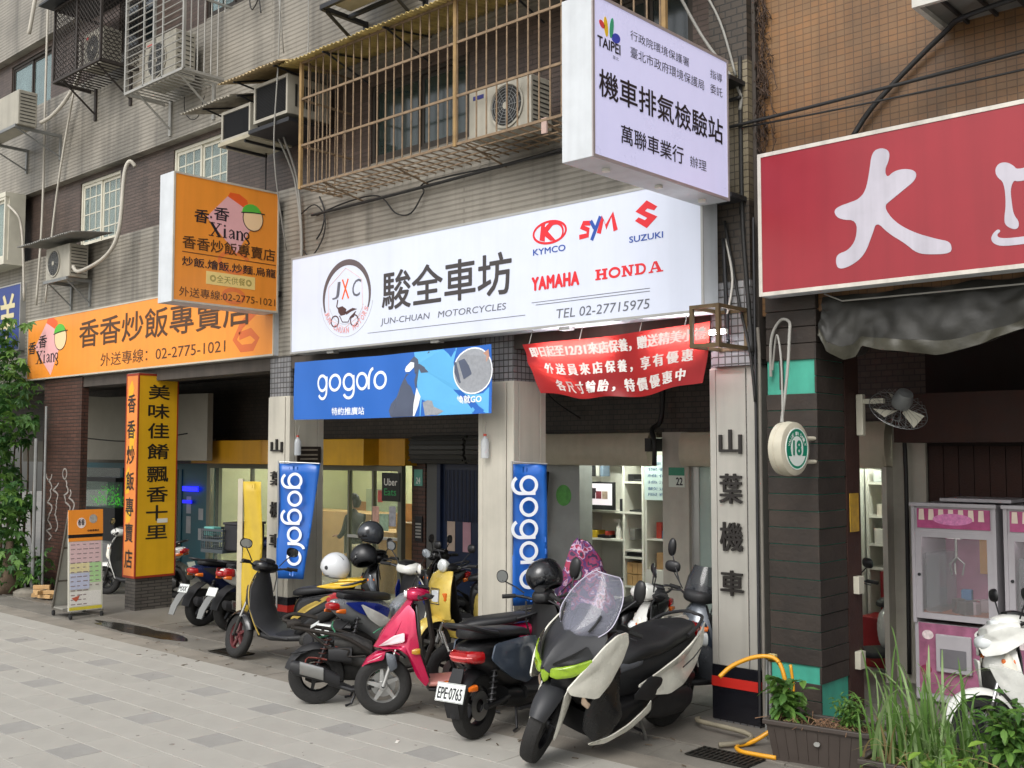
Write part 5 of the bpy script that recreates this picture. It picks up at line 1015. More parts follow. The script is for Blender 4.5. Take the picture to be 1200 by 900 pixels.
# --- right shop behind the wood column
room('side_shop', '', -4.95, -4.3, IW + .3, 12.5, 2.4, wallw); 
tube_lamp(-4.9, -4.36, 10.8, 2.3, 100, 'lit tube in the small side shop')
s = empty('shelf_unit', (0, 0, 0), 0, 'white shelf with cartons seen past the wooden column', 'shelf')
for zz in (.95, 1.2, 1.5, 1.85): B().box(-4.9, -4.3, 11.0, 11.35, zz, zz + .025).ob('board', shelfm, s)
for x in (-4.93, -4.32): B().box(x, x + .03, 11.0, 11.35, 0, 2.1).ob('upright', shelfm, s)
for i, (x, z, w, h, c, l) in enumerate(((-4.85, 1.225, .15, .16, 'c8c4bc', 'white'), (-4.66, 1.225, .16, .12, 'b8b0a8', 'grey'), (-4.6, 1.525, .2, .2, 'a87848', 'brown'), (-4.82, 1.525, .18, .12, 'c8beb0', 'cream'), (-4.7, .975, .25, .1, '2a2826', 'black'), (-4.85, 1.875, .3, .12, 'b4b8b4', 'pale'))): small_box('carton', '%s carton on the side shop shelf' % l, x, 11.02, z, w, .25, h, mat('carton_' + c, c, .7))
roller('cream roller box behind the wall fan', -5.0, -4.28, roll, z0=2.05, z1=2.5)
B().box(-4.32, -4.27, 10.0, 10.2, 0, 2.05).ob('w', post).name = 'sliding_door_edge'; tag(bpy.data.objects['sliding_door_edge'], 'cream edge of a folded door by the side shop', 'door')
small_box('red_crate', 'red tool chest on the side shop floor', -4.85, 10.6, .01, .5, .4, .5, mat('chest_red', '8a1a1c', .4), 'tool chest'); small_box('red_crate', 'red upright cabinet in the side shop', -4.55, 10.45, .55, .16, .2, .45, mat('chest_red'), 'cabinet')
cable([(-4.15, 10.1, 2.6), (-4.12, 10.1, 2.0), (-4.13, 10.1, .1)], .02, 'black cable down the cream post by the claw machines')
# wall fan
fan = empty('wall_fan', (-3.55, 8.42, 2.55), 0, 'dusty wall fan on a white bracket beside the wooden column', 'fan'); fm_ = mat('fan_white', 'b8b4a4', .5); fg = mat('fan_grey', '6a6c6c', .4, metal=.3)
B().box(-.28, -.22, -.03, .03, -.22, .12).ob('wall_plate', fm_, fan, bev=.01); B().box(-.23, -.05, -.02, .02, .04, .08).ob('arm', fm_, fan); G = Matrix.Translation((.1, -.06, 0)) @ Matrix.Rotation(R(35), 4, 'Y') @ Matrix.Rotation(R(25), 4, 'X')
B(G).lathe([(0, .16), (.06, .15), (.08, .08), (.07, .02), (0, .02)], 20).ob('motor', fg, fan, smooth=True); b = B(G)
for k in range(3):
    a = k * 2 * PI / 3; b.add([(.04 * math.cos(a), .04 * math.sin(a), -.03), (.2 * math.cos(a - .25), .2 * math.sin(a - .25), -.05), (.2 * math.cos(a + .55), .2 * math.sin(a + .55), -.01), (.04 * math.cos(a + 1), .04 * math.sin(a + 1), 0)], [(0, 1, 2, 3)])
b.ob('blades', fm_, fan)['kind'] = 'stuff'; b = B(G)
for k in range(26): a = k * 2 * PI / 26; c_, s_ = math.cos(a), math.sin(a); b.tube([(.02 * c_, .02 * s_, -.09), (.13 * c_, .13 * s_, -.085), (.23 * c_, .23 * s_, -.03), (.2 * c_, .2 * s_, .03), (.07 * c_, .07 * s_, .04)], .0018, 3)
for rr, zz in ((.23, -.03), (.14, -.085), (.06, -.09)): b.tube([(rr * math.cos(a), rr * math.sin(a), zz) for a in [i * PI / 15 for i in range(30)]], .003, 4, closed=True)
b.ob('guard', fg, fan)['kind'] = 'stuff'
# door furniture on the post: sockets, notice
for zz, l in ((1.05, 'upper'), (.45, 'lower')): small_box('socket_box', 'pale socket box on the door post, %s one' % l, -3.84, 8.3, zz, .05, .1, .14, fm_, 'socket')
o = B(FX(-3.83, 0, 0)).box(8.24, 8.4, 1.55, 1.86, 0, .006).ob('warning_notice', mat('notice_yellow', 'a88428', .5, var=.3, vs=20)); tag(o, 'small yellow notice on the wooden column side', 'notice')
# --- claw machines
cw = mat('machine_white', 'a5a1a5', .4, var=.08); pkm = mat('machine_pink', 'a84a78', .4, var=.35, vs=7); pk2 = mat('machine_rose', '9a5f7a', .45, var=.35, vs=9); inn = mat('machine_pink_back', 'c87aa0', .5, var=.25, vs=6)
def claw(label, x0, toy):
    s = empty('claw_machine', (x0, 9.43, 0), 0, label, 'claw machine', 'claw machines against the timber wall'); w, dp = .72, .75
    B().box(0, w, .02, dp, 0.03, .7).ob('base_cabinet', cw, s, bev=.01)
    B().box(0, .03, 0, dp, .7, 1.74).ob('side_frame', cw, s); B().box(w - .03, w, 0, dp, .7, 1.74).ob('side_frame', cw, s); B().box(.03, w - .03, .02, dp, 1.5, 1.74).ob('head_cabinet', cw, s); B().box(.03, w - .03, dp - .03, dp, .7, 1.5).ob('rear_panel', inn, s)
    F_ = FS(0, 0, 0); B(F_).box(-.01, w + .01, 1.72, 1.75, -.02, .02).ob('cornice', cw, s)
    B(FS(0, .02, 0)).box(.05, w - .05, 1.53, 1.7, 0, .012).ob('header_panel', pkm, s); B().tube([(.08, .1, 1.46), (w - .08, .1, 1.46)], .012).ob('added_fill_tube', mat('added_fill_glow', 'f0f0f0', .4, var=0, es=9, ecol='fff0f4'), s); b = B(FS(0, .008, 0))  # glowing tube added under the head to brighten the cabinet interior
    for k in range(7): b.prism([(.07 + k * .085, 1.695), (.11 + k * .085, 1.695), (.115 + k * .085, 1.6), (.065 + k * .085, 1.6)], 0, .003)
    b.ob('header_stripe', mat('stripe_cream', 'd8c8b8', .5), s)['kind'] = 'stuff'; B(FS(0, .005, 0)).prism(ell(w / 2, 1.61, .17, .05, 24), 0, .003).ob('header_badge', mat('badge_pink', 'd080b0', .4, var=.3, vs=30), s)
    for (a, c, d_, e) in ((.03, w - .03, .74, .79), (.03, w - .03, 1.45, 1.5), (.03, .08, .79, 1.45), (w - .08, w - .03, .79, 1.45)): B(FS(0, .02, 0)).box(a, c, d_, e, -.02, .01).ob('door_frame', cw, s)
    B(FS(0, .02, 0)).box(.08, w - .08, .79, 1.45, -.01, -.006).ob('pane', mat('machine_glass', 'a0a4a4', .04, var=0, alpha=.18), s)
    B(FS(0, .02, 0)).box(.04, w - .04, .1, .7, 0, .008).ob('lower_panel', pk2, s); B(FS(0, .0, 0)).box(.2, .5, .3, .62, 0, .03).ob('prize_door', cw, s, bev=.008); B(FS(0, -.03, 0)).box(.24, .46, .34, .5, 0, .006).ob('flap', mat('flap_grey', '6a686c', .4), s)
    for (px_, pz, c) in ((.12, .6, 'd8c8c8'), (.6, .58, 'd8c8c8'), (.1, .3, '8a3050'), (.6, .25, '5a8a80')): B(FS(0, .012, 0)).prism(ell(px_, pz, .05, .04, 16), 0, .003 + px_ * .001).ob('print_spot', mat('spot_' + c, c, .5, var=.3, vs=30), s)
    B(FS(0, .01, 0)).prism(ell(.06, 1.12, .014, .014, 12), 0, .01).ob('lock', dsteel, s)
    B().box(.2, .32, .3, .4, 1.42, 1.49).ob('claw_carriage', alu, s); B().tube([(.26, .35, 1.42), (.26, .35, 1.25)], .012).ob('claw_rod', alu, s)
    for k in range(3): a = k * 2.1; B().tube([(.26, .35, 1.26), (.26 + .07 * math.cos(a), .35 + .07 * math.sin(a), 1.2), (.26 + .05 * math.cos(a), .35 + .05 * math.sin(a), 1.1)], .008, 5).ob('claw_finger', alu, s)
    B().box(.08, .2, .1, .5, .79, 1.3).ob('chute', mat('chute_plastic', '9a9ca0', .1, alpha=.4, var=0), s)
    if toy: B(FS(0, .6, 0)).box(.38, .62, 1.1, 1.42, 0, .01).ob('yellow_card', mat('card_yellow', 'd0902c', .5, var=.1), s)
    B().box(.03, w - .03, .03, dp - .03, .76, .79).ob('prize_deck', mat('deck', '9a5a3a', .6), s); r = random.Random(int(x0 * 10))
    for k in range(9): c = r.choice(['3a6a9c', 'c8c4c0', 'b09aa0', '5a4a4a', 'c8b8b0', '8a3a40']); xx = .22 + r.random() * .38; yy = .1 + r.random() * .45; hh = .07 + r.random() * .12; B(Matrix.Translation((xx, yy, .79)) @ Matrix.Rotation(r.random() * 2, 4, 'Z')).box(-.045, .045, -.04, .04, 0, hh).ob('prize_box', mat('prize_' + c, c, .6), s, bev=.008)
    return s
claw('pink and white claw machine with a yellow card inside', -3.81, True); claw('pink and white claw machine cut by the right frame edge', -3.03, False)
small_box('flat_panel', 'pale flat panel lying on top of the first claw machine', -3.6, 9.55, 1.76, .6, .5, .03, cw, 'panel')
# ============================================================ scooters
tyre = mat('tyre', '1e1d1c', .78, var=.3, vs=25, bump=.5, bs=70); blkp = mat('scooter_black', '141416', .42, var=.25, vs=9); mattb = mat('scooter_matt', '1b1b1d', .6, var=.2, vs=12, bump=.08, bs=200)
seatm = mat('seat_vinyl', '19191b', .5, var=.2, vs=8, bump=.15, bs=150); eng = mat('engine_grey', '3c3b39', .5, metal=.5, var=.4, vs=22, bump=.2); chrome = mat('chrome', 'c8c8c8', .12, metal=1, var=.05)
rimS = mat('rim_silver', 'a8a8a6', .35, metal=.7, var=.1); rimB = mat('rim_black', '1a1a1c', .4, metal=.3, var=.1); rimG = mat('rim_grey', '55565a', .4, metal=.5, var=.1)
lens = mat('lamp_lens', 'd0d4d4', .08, var=.05, coat=1); lensR = mat('lens_red', 'a01418', .15, var=.1, coat=1); lensO = mat('lens_amber', 'd0661a', .15, var=.1, coat=1); plate_m = mat('plate_white_enamel', 'd8dcd8', .35, var=.05); mirr = mat('mirror_glass', 'a0a4a8', .04, metal=1, var=0)
def paint(n, c, rough=.3, metal=.1): return mat('paint_' + n, c, rough, metal=metal, var=.14, vs=7, coat=.3, streak=.08)
class Sc:
    def __init__(s, label, x, y, heading, wb=1.25, r=.235, steer=0, lean=0, group=None, head=(.42, .9), rake=26):
        s.root = empty('parked_scooter', (x, y, 0), 0, label, 'scooter', group or 'scooters parked in front of the arcade')
        s.root.rotation_euler = (R(lean), 0, R(heading)); s.wb = wb; s.r = r
        ax = Vector((-math.sin(R(rake)), 0, math.cos(R(rake)))); h = Vector((head[0], 0, head[1]))
        s.ST = Matrix.Translation(h) @ Matrix.Rotation(R(steer), 4, ax) @ Matrix.Translation(-h)
    def o(s, b, name, m, parent=None, **k): return b.ob(name, m, parent or s.root, **k)
    def wheel(s, x, r, w, m, name, M=None, spokes=5, disc=True, rimr=None, rm=None):
        rr = rimr or r * .62; G = (M or Matrix.Identity(4)) @ Matrix.Translation((x, 0, r)) @ Matrix.Rotation(R(90), 4, 'X')
        prof = [(rr - .004, -w * .36), (rr + (r - rr) * .45, -w * .5), (r - .012, -w * .4), (r - .003, -w * .22), (r, 0), (r - .003, w * .22), (r - .012, w * .4), (rr + (r - rr) * .45, w * .5), (rr - .004, w * .36)]
        t = s.o(B(G).lathe(prof, 48, closed=True), name, tyre, smooth=50)
        s.o(B(G).lathe([(rr, -w * .36), (rr + .006, -w * .36), (rr + .006, w * .36), (rr, w * .36), (rr - .012, w * .2), (rr - .012, -w * .2)], 40, closed=True), 'rim', m, t, smooth=40)
        b = B(G); b.lathe([(0, -w * .34), (.035, -w * .34), (.045, -w * .1), (.045, w * .1), (.035, w * .34), (0, w * .34)], 20)
        for k in range(spokes):
            a = 2 * PI * k / spokes; c, n_ = Vector((math.cos(a), math.sin(a), 0)), Vector((-math.sin(a), math.cos(a), 0))
            p0 = c * .035; p1 = c * (rr - .006) + n_ * .03; q = []
            for (p, ww, h) in ((p0, .02, w * .2), (p1, .013, w * .16)):
                q += [p + n_ * ww + Vector((0, 0, h)), p - n_ * ww + Vector((0, 0, h)), p - n_ * ww - Vector((0, 0, h)), p + n_ * ww - Vector((0, 0, h))]
            b.add(q, [(0, 1, 5, 4), (1, 2, 6, 5), (2, 3, 7, 6), (3, 0, 4, 7)])
        s.o(b, 'spokes', m, t, smooth=30)
        if disc:
            b = B(G); b.lathe([(.05, w * .42), (rr * .72, w * .42), (rr * .72, w * .46), (.05, w * .46)], 28, closed=True); s.o(b, 'brake_disc', steel, t)
            s.o(B(G).box(rr * .5, rr * .82, -.03, .04, w * .36, w * .62), 'brake_caliper', eng, t, bev=.006)
        return t
    def loft(s, st, name, m, n=18, p=.62, tb=0, M=None, sub=0, y0=0, parent=None, **k):
        rows = []
        for q in st:
            x, zb, zt, hw = q[:4]; cy = q[4] if len(q) > 4 else y0; row = []
            for j in range(n):
                a = 2 * PI * j / n; c, sn = math.cos(a), math.sin(a); yy = math.copysign(abs(c) ** p, c) * hw; zz = math.copysign(abs(sn) ** p, sn)
                row.append((x, cy + yy * (1 - tb * max(0, -zz)), (zb + zt) / 2 + zz * (zt - zb) / 2))
            rows.append(row)
        return s.o(B(M).grid(rows, closed=True, cap=True), name, m, parent, smooth=k.get('sm', 55), sub=sub)
    def shell(s, prof, name, m, bulge=.1, pw=2., n=14, thick=.01, M=None, s0=-1, s1=1, parent=None, zb=0):
        rows = []
        for q in prof:
            x, z, hw = q[:3]; bu = q[3] if len(q) > 3 else bulge
            rows.append([(x - bu * abs(t) ** pw, hw * t, z - zb * abs(t) ** 2) for t in [s0 + (s1 - s0) * j / n for j in range(n + 1)]])
        return s.o(B(M).grid(rows, thick=thick), name, m, parent, smooth=50)
    def panel(s, pts, name, m, bulge=.015, thick=.006, both=True, M=None, parent=None, only=None):
        for _ in range(1): pts = [tuple(pts[i][k] * (1 - t) + pts[(i + 1) % len(pts)][k] * t for k in range(3)) for i in range(len(pts)) for t in (.12, .88)]
        out = []
        for sg in ((1, -1) if both else ((only or 1),)):
            P = [Vector((p[0], p[1] * sg, p[2])) for p in pts]; c = sum(P, Vector()) / len(P); nr = Vector()
            for i in range(len(P)): nr += (P[i] - c).cross(P[(i + 1) % len(P)] - c)
            nr.normalize()
            if nr.y * sg < 0: nr = -nr
            n = len(P); v = P + [c + (p - c) * .82 + nr * bulge * .55 for p in P] + [c + (p - c) * .45 + nr * bulge * .9 for p in P] + [c + nr * bulge]
            f = []
            for i in range(n):
                j = (i + 1) % n
                for q in (0, 1): f.append((q * n + i, q * n + j, (q + 1) * n + j, (q + 1) * n + i))
                f.append((2 * n + i, 2 * n + j, 3 * n))
            if sg * ((P[1] - P[0]).cross(P[2] - P[1])).y < 0: f = [t[::-1] for t in f]
            q = len(v); v2 = [x - nr * thick for x in P]; f2 = [(i, (i + 1) % n, q + (i + 1) % n, q + i) for i in range(n)]
            out.append(s.o(B(M).add(v + v2, f + f2), name, m, parent, smooth=45))
        return out
    def tube(s, pts, r, name, m, M=None, parent=None, n=8, closed=False): return s.o(B(M).tube(spl(pts, 3) if (not closed and 4 <= len(pts) < 12 and not isinstance(r, list)) else pts, r, n, closed=closed), name, m, parent, smooth=True)
    def spring(s, a, c, name='shock_absorber', m=None, R_=.028, turns=8, M=None):
        a = Vector(a); c = Vector(c); t = (c - a); u = t.orthogonal().normalized(); v = t.normalized().cross(u)
        p = [a + t * (i / (turns * 10)) + (u * math.cos(i * 2 * PI / 10) + v * math.sin(i * 2 * PI / 10)) * R_ for i in range(turns * 10 + 1)]
        o = s.tube([a, c], .013, name, dsteel, M); s.o(B(M).tube(p, .006, 5), 'spring', m or dsteel, o, smooth=True); return o
    def fork(s, xa, za, xt, zt, yo=.07, m=None, lower=None, M=None):
        for sg in (1, -1):
            s.tube([(xa, sg * yo, za), (xa + (xt - xa) * .5, sg * yo, za + (zt - za) * .5)], .019, 'fork_leg', m or steel, M); s.tube([(xa + (xt - xa) * .5, sg * yo, za + (zt - za) * .5), (xt, sg * yo * .9, zt)], .013, 'fork_tube', chrome, M)
        s.tube([(xa, -yo - .015, za), (xa, yo + .015, za)], .014, 'front_axle', dsteel, M)
    def fender(s, x, r, m, a0=15, a1=150, hw=.07, gap=.025, M=None, name='front_fender', tip=1.):
        rows = []
        for i in range(17):
            t = i / 16; a = R(a0 + (a1 - a0) * t); h = hw * (1 - .35 * abs(2 * t - 1) ** 3 * tip); rr = r + gap
            rows.append([(x + (rr - .045 * abs(u) ** 2.5) * math.cos(a), h * u, r + (rr - .045 * abs(u) ** 2.5) * math.sin(a)) for u in [-1 + j / 5 for j in range(11)]])
        return s.o(B(M).grid(rows[::-1], thick=.005), name, m, smooth=60)
    def bars(s, x, z, w=.33, drop=0, sweep=.07, m=None, cowl=None, M=None):
        M = M or s.ST; h = s.tube([(x + .03, -w * .45, z - .03), (x, 0, z - .05), (x + .03, w * .45, z - .03)], .012, 'handlebar', m or dsteel, M)
        for sg in (1, -1):
            s.tube([(x + .03, sg * w * .4, z - .03), (x - sweep * .4, sg * w * .72, z), (x - sweep, sg * w, z)], .011, 'bar_end', dsteel, M, h); s.tube([(x - sweep * .45, sg * w * .7, z), (x - sweep, sg * w * 1.03, z)], .018, 'grip', rubber, M, h)
            s.tube([(x + .03, sg * w * .55, z - .005), (x + .04, sg * w * .75, z - .01), (x + .0, sg * w * .98, z - .02)], .006, 'brake_lever', dsteel, M, h)
        return h
    def mirror(s, sg, x, y, z, x1, y1, z1, w=.075, hh=.05, m=None, rnd_=False, M=None, yaw=0):
        M = M or s.ST; t = s.tube([(x, sg * y, z), (x + (x1 - x) * .3, sg * (y + (y1 - y) * .4), z + (z1 - z) * .45), (x1, sg * y1, z1)], .006, 'mirror_stem', dsteel, M)
        G = M @ Matrix.Translation((x1 + .0, sg * y1, z1 + hh * .6)) @ Matrix.Rotation(R(yaw), 4, 'Z')
        pf = [(0, -.001)] + [(math.sin(a) * 1., .03 - .03 * (1 - math.cos(a)) * 1.0) for a in []]
        rows = []
        for k in range(6):
            a = k / 5 * PI / 2; rr = math.cos(a) ; rows.append([(.03 * math.sin(a), w * rr * math.copysign(abs(math.cos(u)) ** (.9 if rnd_ else .75), math.cos(u)), hh * rr * math.copysign(abs(math.sin(u)) ** (.9 if rnd_ else .75), math.sin(u))) for u in [i * PI / 10 for i in range(20)]])
        hd = s.o(B(G).grid(rows, closed=True, cap=True), 'mirror', m or blkp, t, smooth=60)
        s.o(B(G).prism([(w * .88 * math.cos(u), hh * .88 * math.sin(u)) for u in [i * PI / 10 for i in range(20)]], 0, .003, Matrix(((0, 0, -1, -.001), (1, 0, 0, 0), (0, 1, 0, 0), (0, 0, 0, 1))) if False else G @ Matrix(((0, 0, -1, 0), (1, 0, 0, 0), (0, 1, 0, 0), (0, 0, 0, 1)))) if False else B(G @ Matrix(((0, 0, -1, -.001), (1, 0, 0, 0), (0, 1, 0, 0), (0, 0, 0, 1)))).prism([(w * .88 * math.cos(u), hh * .88 * math.sin(u)) for u in [i * PI / 10 for i in range(20)]], 0, .002), 'mirror_glass', mirr, t)
    def plate(s, x, z, txt='', ang=-20, w=.15, h=.085, y=0):
        G = Matrix.Translation((x, y, z)) @ Matrix.Rotation(R(ang), 4, 'Y') @ FR((0, 0, 0), (0, -1, 0), (0, 0, 1))
        p = s.o(B(G).box(-w / 2, w / 2, -h / 2, h / 2, 0, .004), 'licence_plate', plate_m, bev=.002)
        b = B(G); b.ribbon([(-w / 2 + .005, -h / 2 + .005), (w / 2 - .005, -h / 2 + .005), (w / 2 - .005, h / 2 - .005), (-w / 2 + .005, h / 2 - .005)], .003, .004, .005, closed=True)
        if txt: letter(b, txt, -w * .43, w * .43, -h * .36, h * .26, .01, .006)
        s.o(b, 'plate_print', ink_k, p); return p
    def mech(s, muff=1, stand=True, springm=None, cvt=True):
        wb, r = s.wb, s.r; xr = -wb / 2
        if cvt:
            s.loft([(xr - .1, r - .06, r + .05, .03, .11), (xr - .04, r - .09, r + .09, .045, .11), (xr + .2, r - .07, r + .09, .05, .12), (xr + .42, r - .08, r + .1, .05, .12), (xr + .5, r - .04, r + .05, .03, .12)], 'transmission_case', eng, p=.75)
            s.o(B(Matrix.Translation((xr + .38, .165, r + .01)) @ Matrix.Rotation(R(-90), 4, 'X')).lathe([(0, .02), (.055, .018), (.07, 0), (.07, -.03)], 20), 'clutch_cover', dsteel, smooth=True)
            s.loft([(xr + .12, r + .08, r + .17, .06, .05), (xr + .3, r + .08, r + .2, .08, .03), (xr + .5, r + .0, r + .16, .07, 0)], 'engine_block', eng, p=.8)
            s.loft([(xr - .08, r + .1, r + .18, .04, .1), (xr + .08, r + .1, r + .22, .05, .1), (xr + .24, r + .12, r + .2, .04, .1)], 'air_filter', mattb, p=.8)
        if muff:
            s.tube([(xr + .45, -.06, r - .06), (xr + .3, -.13, r - .09), (xr + .18, -.155, r - .03)], .018, 'exhaust_pipe', dsteel)
            s.loft([(xr - .22, r + .07, r + .16, .04, -.165), (xr - .2, r + .05, r + .17, .05, -.165), (xr + .05, r - .02, r + .11, .056, -.165), (xr + .2, r - .07, r + .03, .035, -.16)], 'muffler', mattb, p=.8); s.loft([(xr - .14, r + .06, r + .17, .012, -.222), (xr + .06, r + .0, r + .11, .012, -.224)], 'heat_shield', steel, p=.8)
        s.spring((xr - .02, .13, r + .04), (xr + .1, .11, r + .34), m=springm); s.spring((xr - .02, -.13, r + .04), (xr + .1, -.11, r + .34), m=springm)
        if stand:
            for sg in (1, -1): s.tube([(xr + .36, sg * .1, r - .08), (xr + .3, sg * .15, .02), (xr + .25, sg * .17, .01)], .011, 'stand_leg', dsteel)
            s.tube([(xr + .33, -.13, .1), (xr + .33, .13, .1)], .009, 'stand_bar', dsteel)
def generic(label, x, y, heading, body, accent=None, seat=seatm, rim=rimB, steer=0, headlamp='bar', tall=0, plate='', dark=mattb, seatc=None, rail=True, r=.235, wb=1.25, lean=0, fend=None, mirrors=True, apron=None, tail='sharp', windscreen=False, disc=True):
    s = Sc(label, x, y, heading, wb, r, steer, lean); xf, xr = wb / 2, -wb / 2; accent = accent or body; apron = apron or body
    s.wheel(xf, r, .09, rim, 'front_wheel', s.ST, disc=disc); s.wheel(xr, r, .11, rim, 'rear_wheel', disc=False)
    s.fork(xf, r, xf - .14, .62, M=s.ST, m=eng); s.fender(xf, r, fend or apron, 10, 165, M=s.ST)
    s.loft([(xf - .27, .42, .62, .07), (xf - .18, .4, .6, .05)], 'steering_column', dark)
    ap = s.shell([(.40, .93, .05, .03), (.46, .86, .10, .05), (.52, .76, .155, .09), (.545, .66, .185, .12), (.53, .55, .2, .13), (.475, .45, .205, .11), (.41, .36, .2, .08), (.37, .28, .18, .06)], 'front_apron', apron, thick=.012)
    s.shell([(.36, .9, .09, -.02), (.36, .75, .16, -.04), (.36, .55, .19, -.05), (.31, .4, .19, -.04), (.27, .3, .18, 0)], 'inner_shield', dark, thick=.01)
    s.panel([(.50, .13, .80), (.53, .10, .70), (.50, .17, .60), (.44, .19, .56), (.42, .16, .70)], 'apron_trim', accent, bulge=.02)
    for sg in (1, -1): s.loft([(.46, .7, .745, .03, sg * .135), (.50, .7, .75, .025, sg * .12), (.525, .71, .74, .01, sg * .11)], 'turn_signal', lensO, p=.8)
    s.loft([(-.13, .22, .3, .15), (.0, .22, .29, .2), (.2, .22, .29, .2), (.36, .25, .33, .17)], 'floorboard', dark, p=.5)
    s.loft([(.0, .3, .6, .1), (-.08, .24, .70, .14), (-.2, .28, .72, .165), (-.35, .4, .73, .165), (-.5, .5, .75, .14), (-.66, .58, .77, .09), (-.80, .68, .775, .035)], 'body_shell', body, p=.7, tb=.25, sub=1)
    s.panel([(-.12, .17, .62), (-.3, .185, .69), (-.5, .16, .73), (-.7, .1, .74), (-.55, .145, .63), (-.35, .18, .54), (-.18, .175, .5)], 'side_panel', accent, bulge=.012)
    s.loft([(.02, .68, .73, .07), (-.06, .68, .775, .115), (-.2, .7, .79, .14), (-.35, .72, .80, .14), (-.45, .73, .83, .13), (-.6, .75, .84, .105), (-.68, .77, .82, .06)], 'seat', seat, p=.62, sub=1)
    s.loft([(-.74, .66, .74, .075), (-.8, .67, .75, .06), (-.835, .69, .74, .03)], 'tail_light', lensR, p=.7)
    for sg in (1, -1): s.loft([(-.7, .63, .68, .02, sg * .1), (-.76, .64, .68, .02, sg * .09), (-.79, .65, .67, .008, sg * .08)], 'rear_signal', lensO)
    s.shell([(-.62, .55, .09, .0), (-.76, .48, .09, 0), (-.84, .38, .08, 0), (-.88, .28, .07, 0)], 'rear_mudguard', dark, bulge=0, thick=.01)
    s.plate(-.9, .5, plate, 25, w=.19, h=.11)
    if rail: s.tube([(-.5, .13, .80), (-.66, .12, .83), (-.78, .06, .86), (-.8, 0, .865), (-.78, -.06, .86), (-.66, -.12, .83), (-.5, -.13, .80)], .012, 'grab_rail', dsteel)
    s.mech()
    # handlebar unit
    s.loft([(.24, .93, 1.0, .07), (.3, .91, 1.03, .14), (.4, .9, 1.04, .15), (.47, .92, 1.02, .1), (.5, .94, 1.0, .05)], 'handlebar_cowl', apron if headlamp == 'bar' else dark, p=.7, M=s.ST, sub=1)
    s.loft([(.27, 1.0, 1.045, .06), (.34, 1.01, 1.06, .08), (.4, 1.02, 1.05, .06)], 'speedometer', blkp, M=s.ST)
    s.bars(.33, .985)
    if headlamp == 'bar': s.loft([(.44, .92, 1.01, .09), (.49, .93, 1.0, .08), (.515, .95, .99, .04)], 'headlight', lens, M=s.ST, p=.7)
    else: s.loft([(.50, .62, .75, .09), (.555, .63, .74, .075), (.58, .66, .71, .04)], 'headlight', lens, p=.7)
    if mirrors:
        for sg in (1, -1): s.mirror(sg, .36, .17, 1.0, .34, .29, 1.14)
    s.tube([(.36, .14, .95), (.42, .16, .85), (.44, .1, .7), (.5, .08, .55), (xf - .06, .09, .4)], .006, 'brake_hose', blkp); s.tube([(.34, -.16, .96), (.30, -.12, .84), (.3, -.06, .7)], .006, 'throttle_cable', blkp); s.tube([(-.1, .178, .66), (-.3, .19, .70), (-.5, .165, .735), (-.68, .11, .75)], .003, 'panel_gap', blkp); s.tube([(-.1, .175, .4), (-.3, .19, .5), (-.48, .165, .585), (-.7, .1, .66)], .003, 'panel_gap', blkp)
    if windscreen: s.shell([(.46, 1.0, .13, .05), (.42, 1.12, .12, .05), (.36, 1.22, .09, .04)], 'fly_screen', mat('smoked_screen', '2a2c30', .05, var=0, alpha=.6), thick=.004, M=s.ST)
    return s
pb_gold = paint('gold_trim', 'b49a4a', .3, .4); p_black = paint('gloss_black', '121214'); p_white = paint('pearl_white', 'd2d2cc', .25, 0); p_blue = paint('royal_blue', '1a2f8a'); p_red = paint('crimson', 'a01420'); p_yel = paint('butter_yellow', 'c8ae52', .3, .1); p_pink = paint('candy_pink', 'b41044', .2, .3); p_slate = paint('slate', '3a4452', .22, .4); p_grey = paint('grey', '5a5f66', .25, .4); p_navy = paint('navy', '1c2548'); p_silver = paint('silver', 'a4a8ac', .3, .5); p_ivory = paint('ivory', 'd8d4c6', .3, 0); p_salmon = paint('salmon', 'b87a70', .4, 0); p_ytop = paint('yellow_top', 'd0a81c', .3, 0)
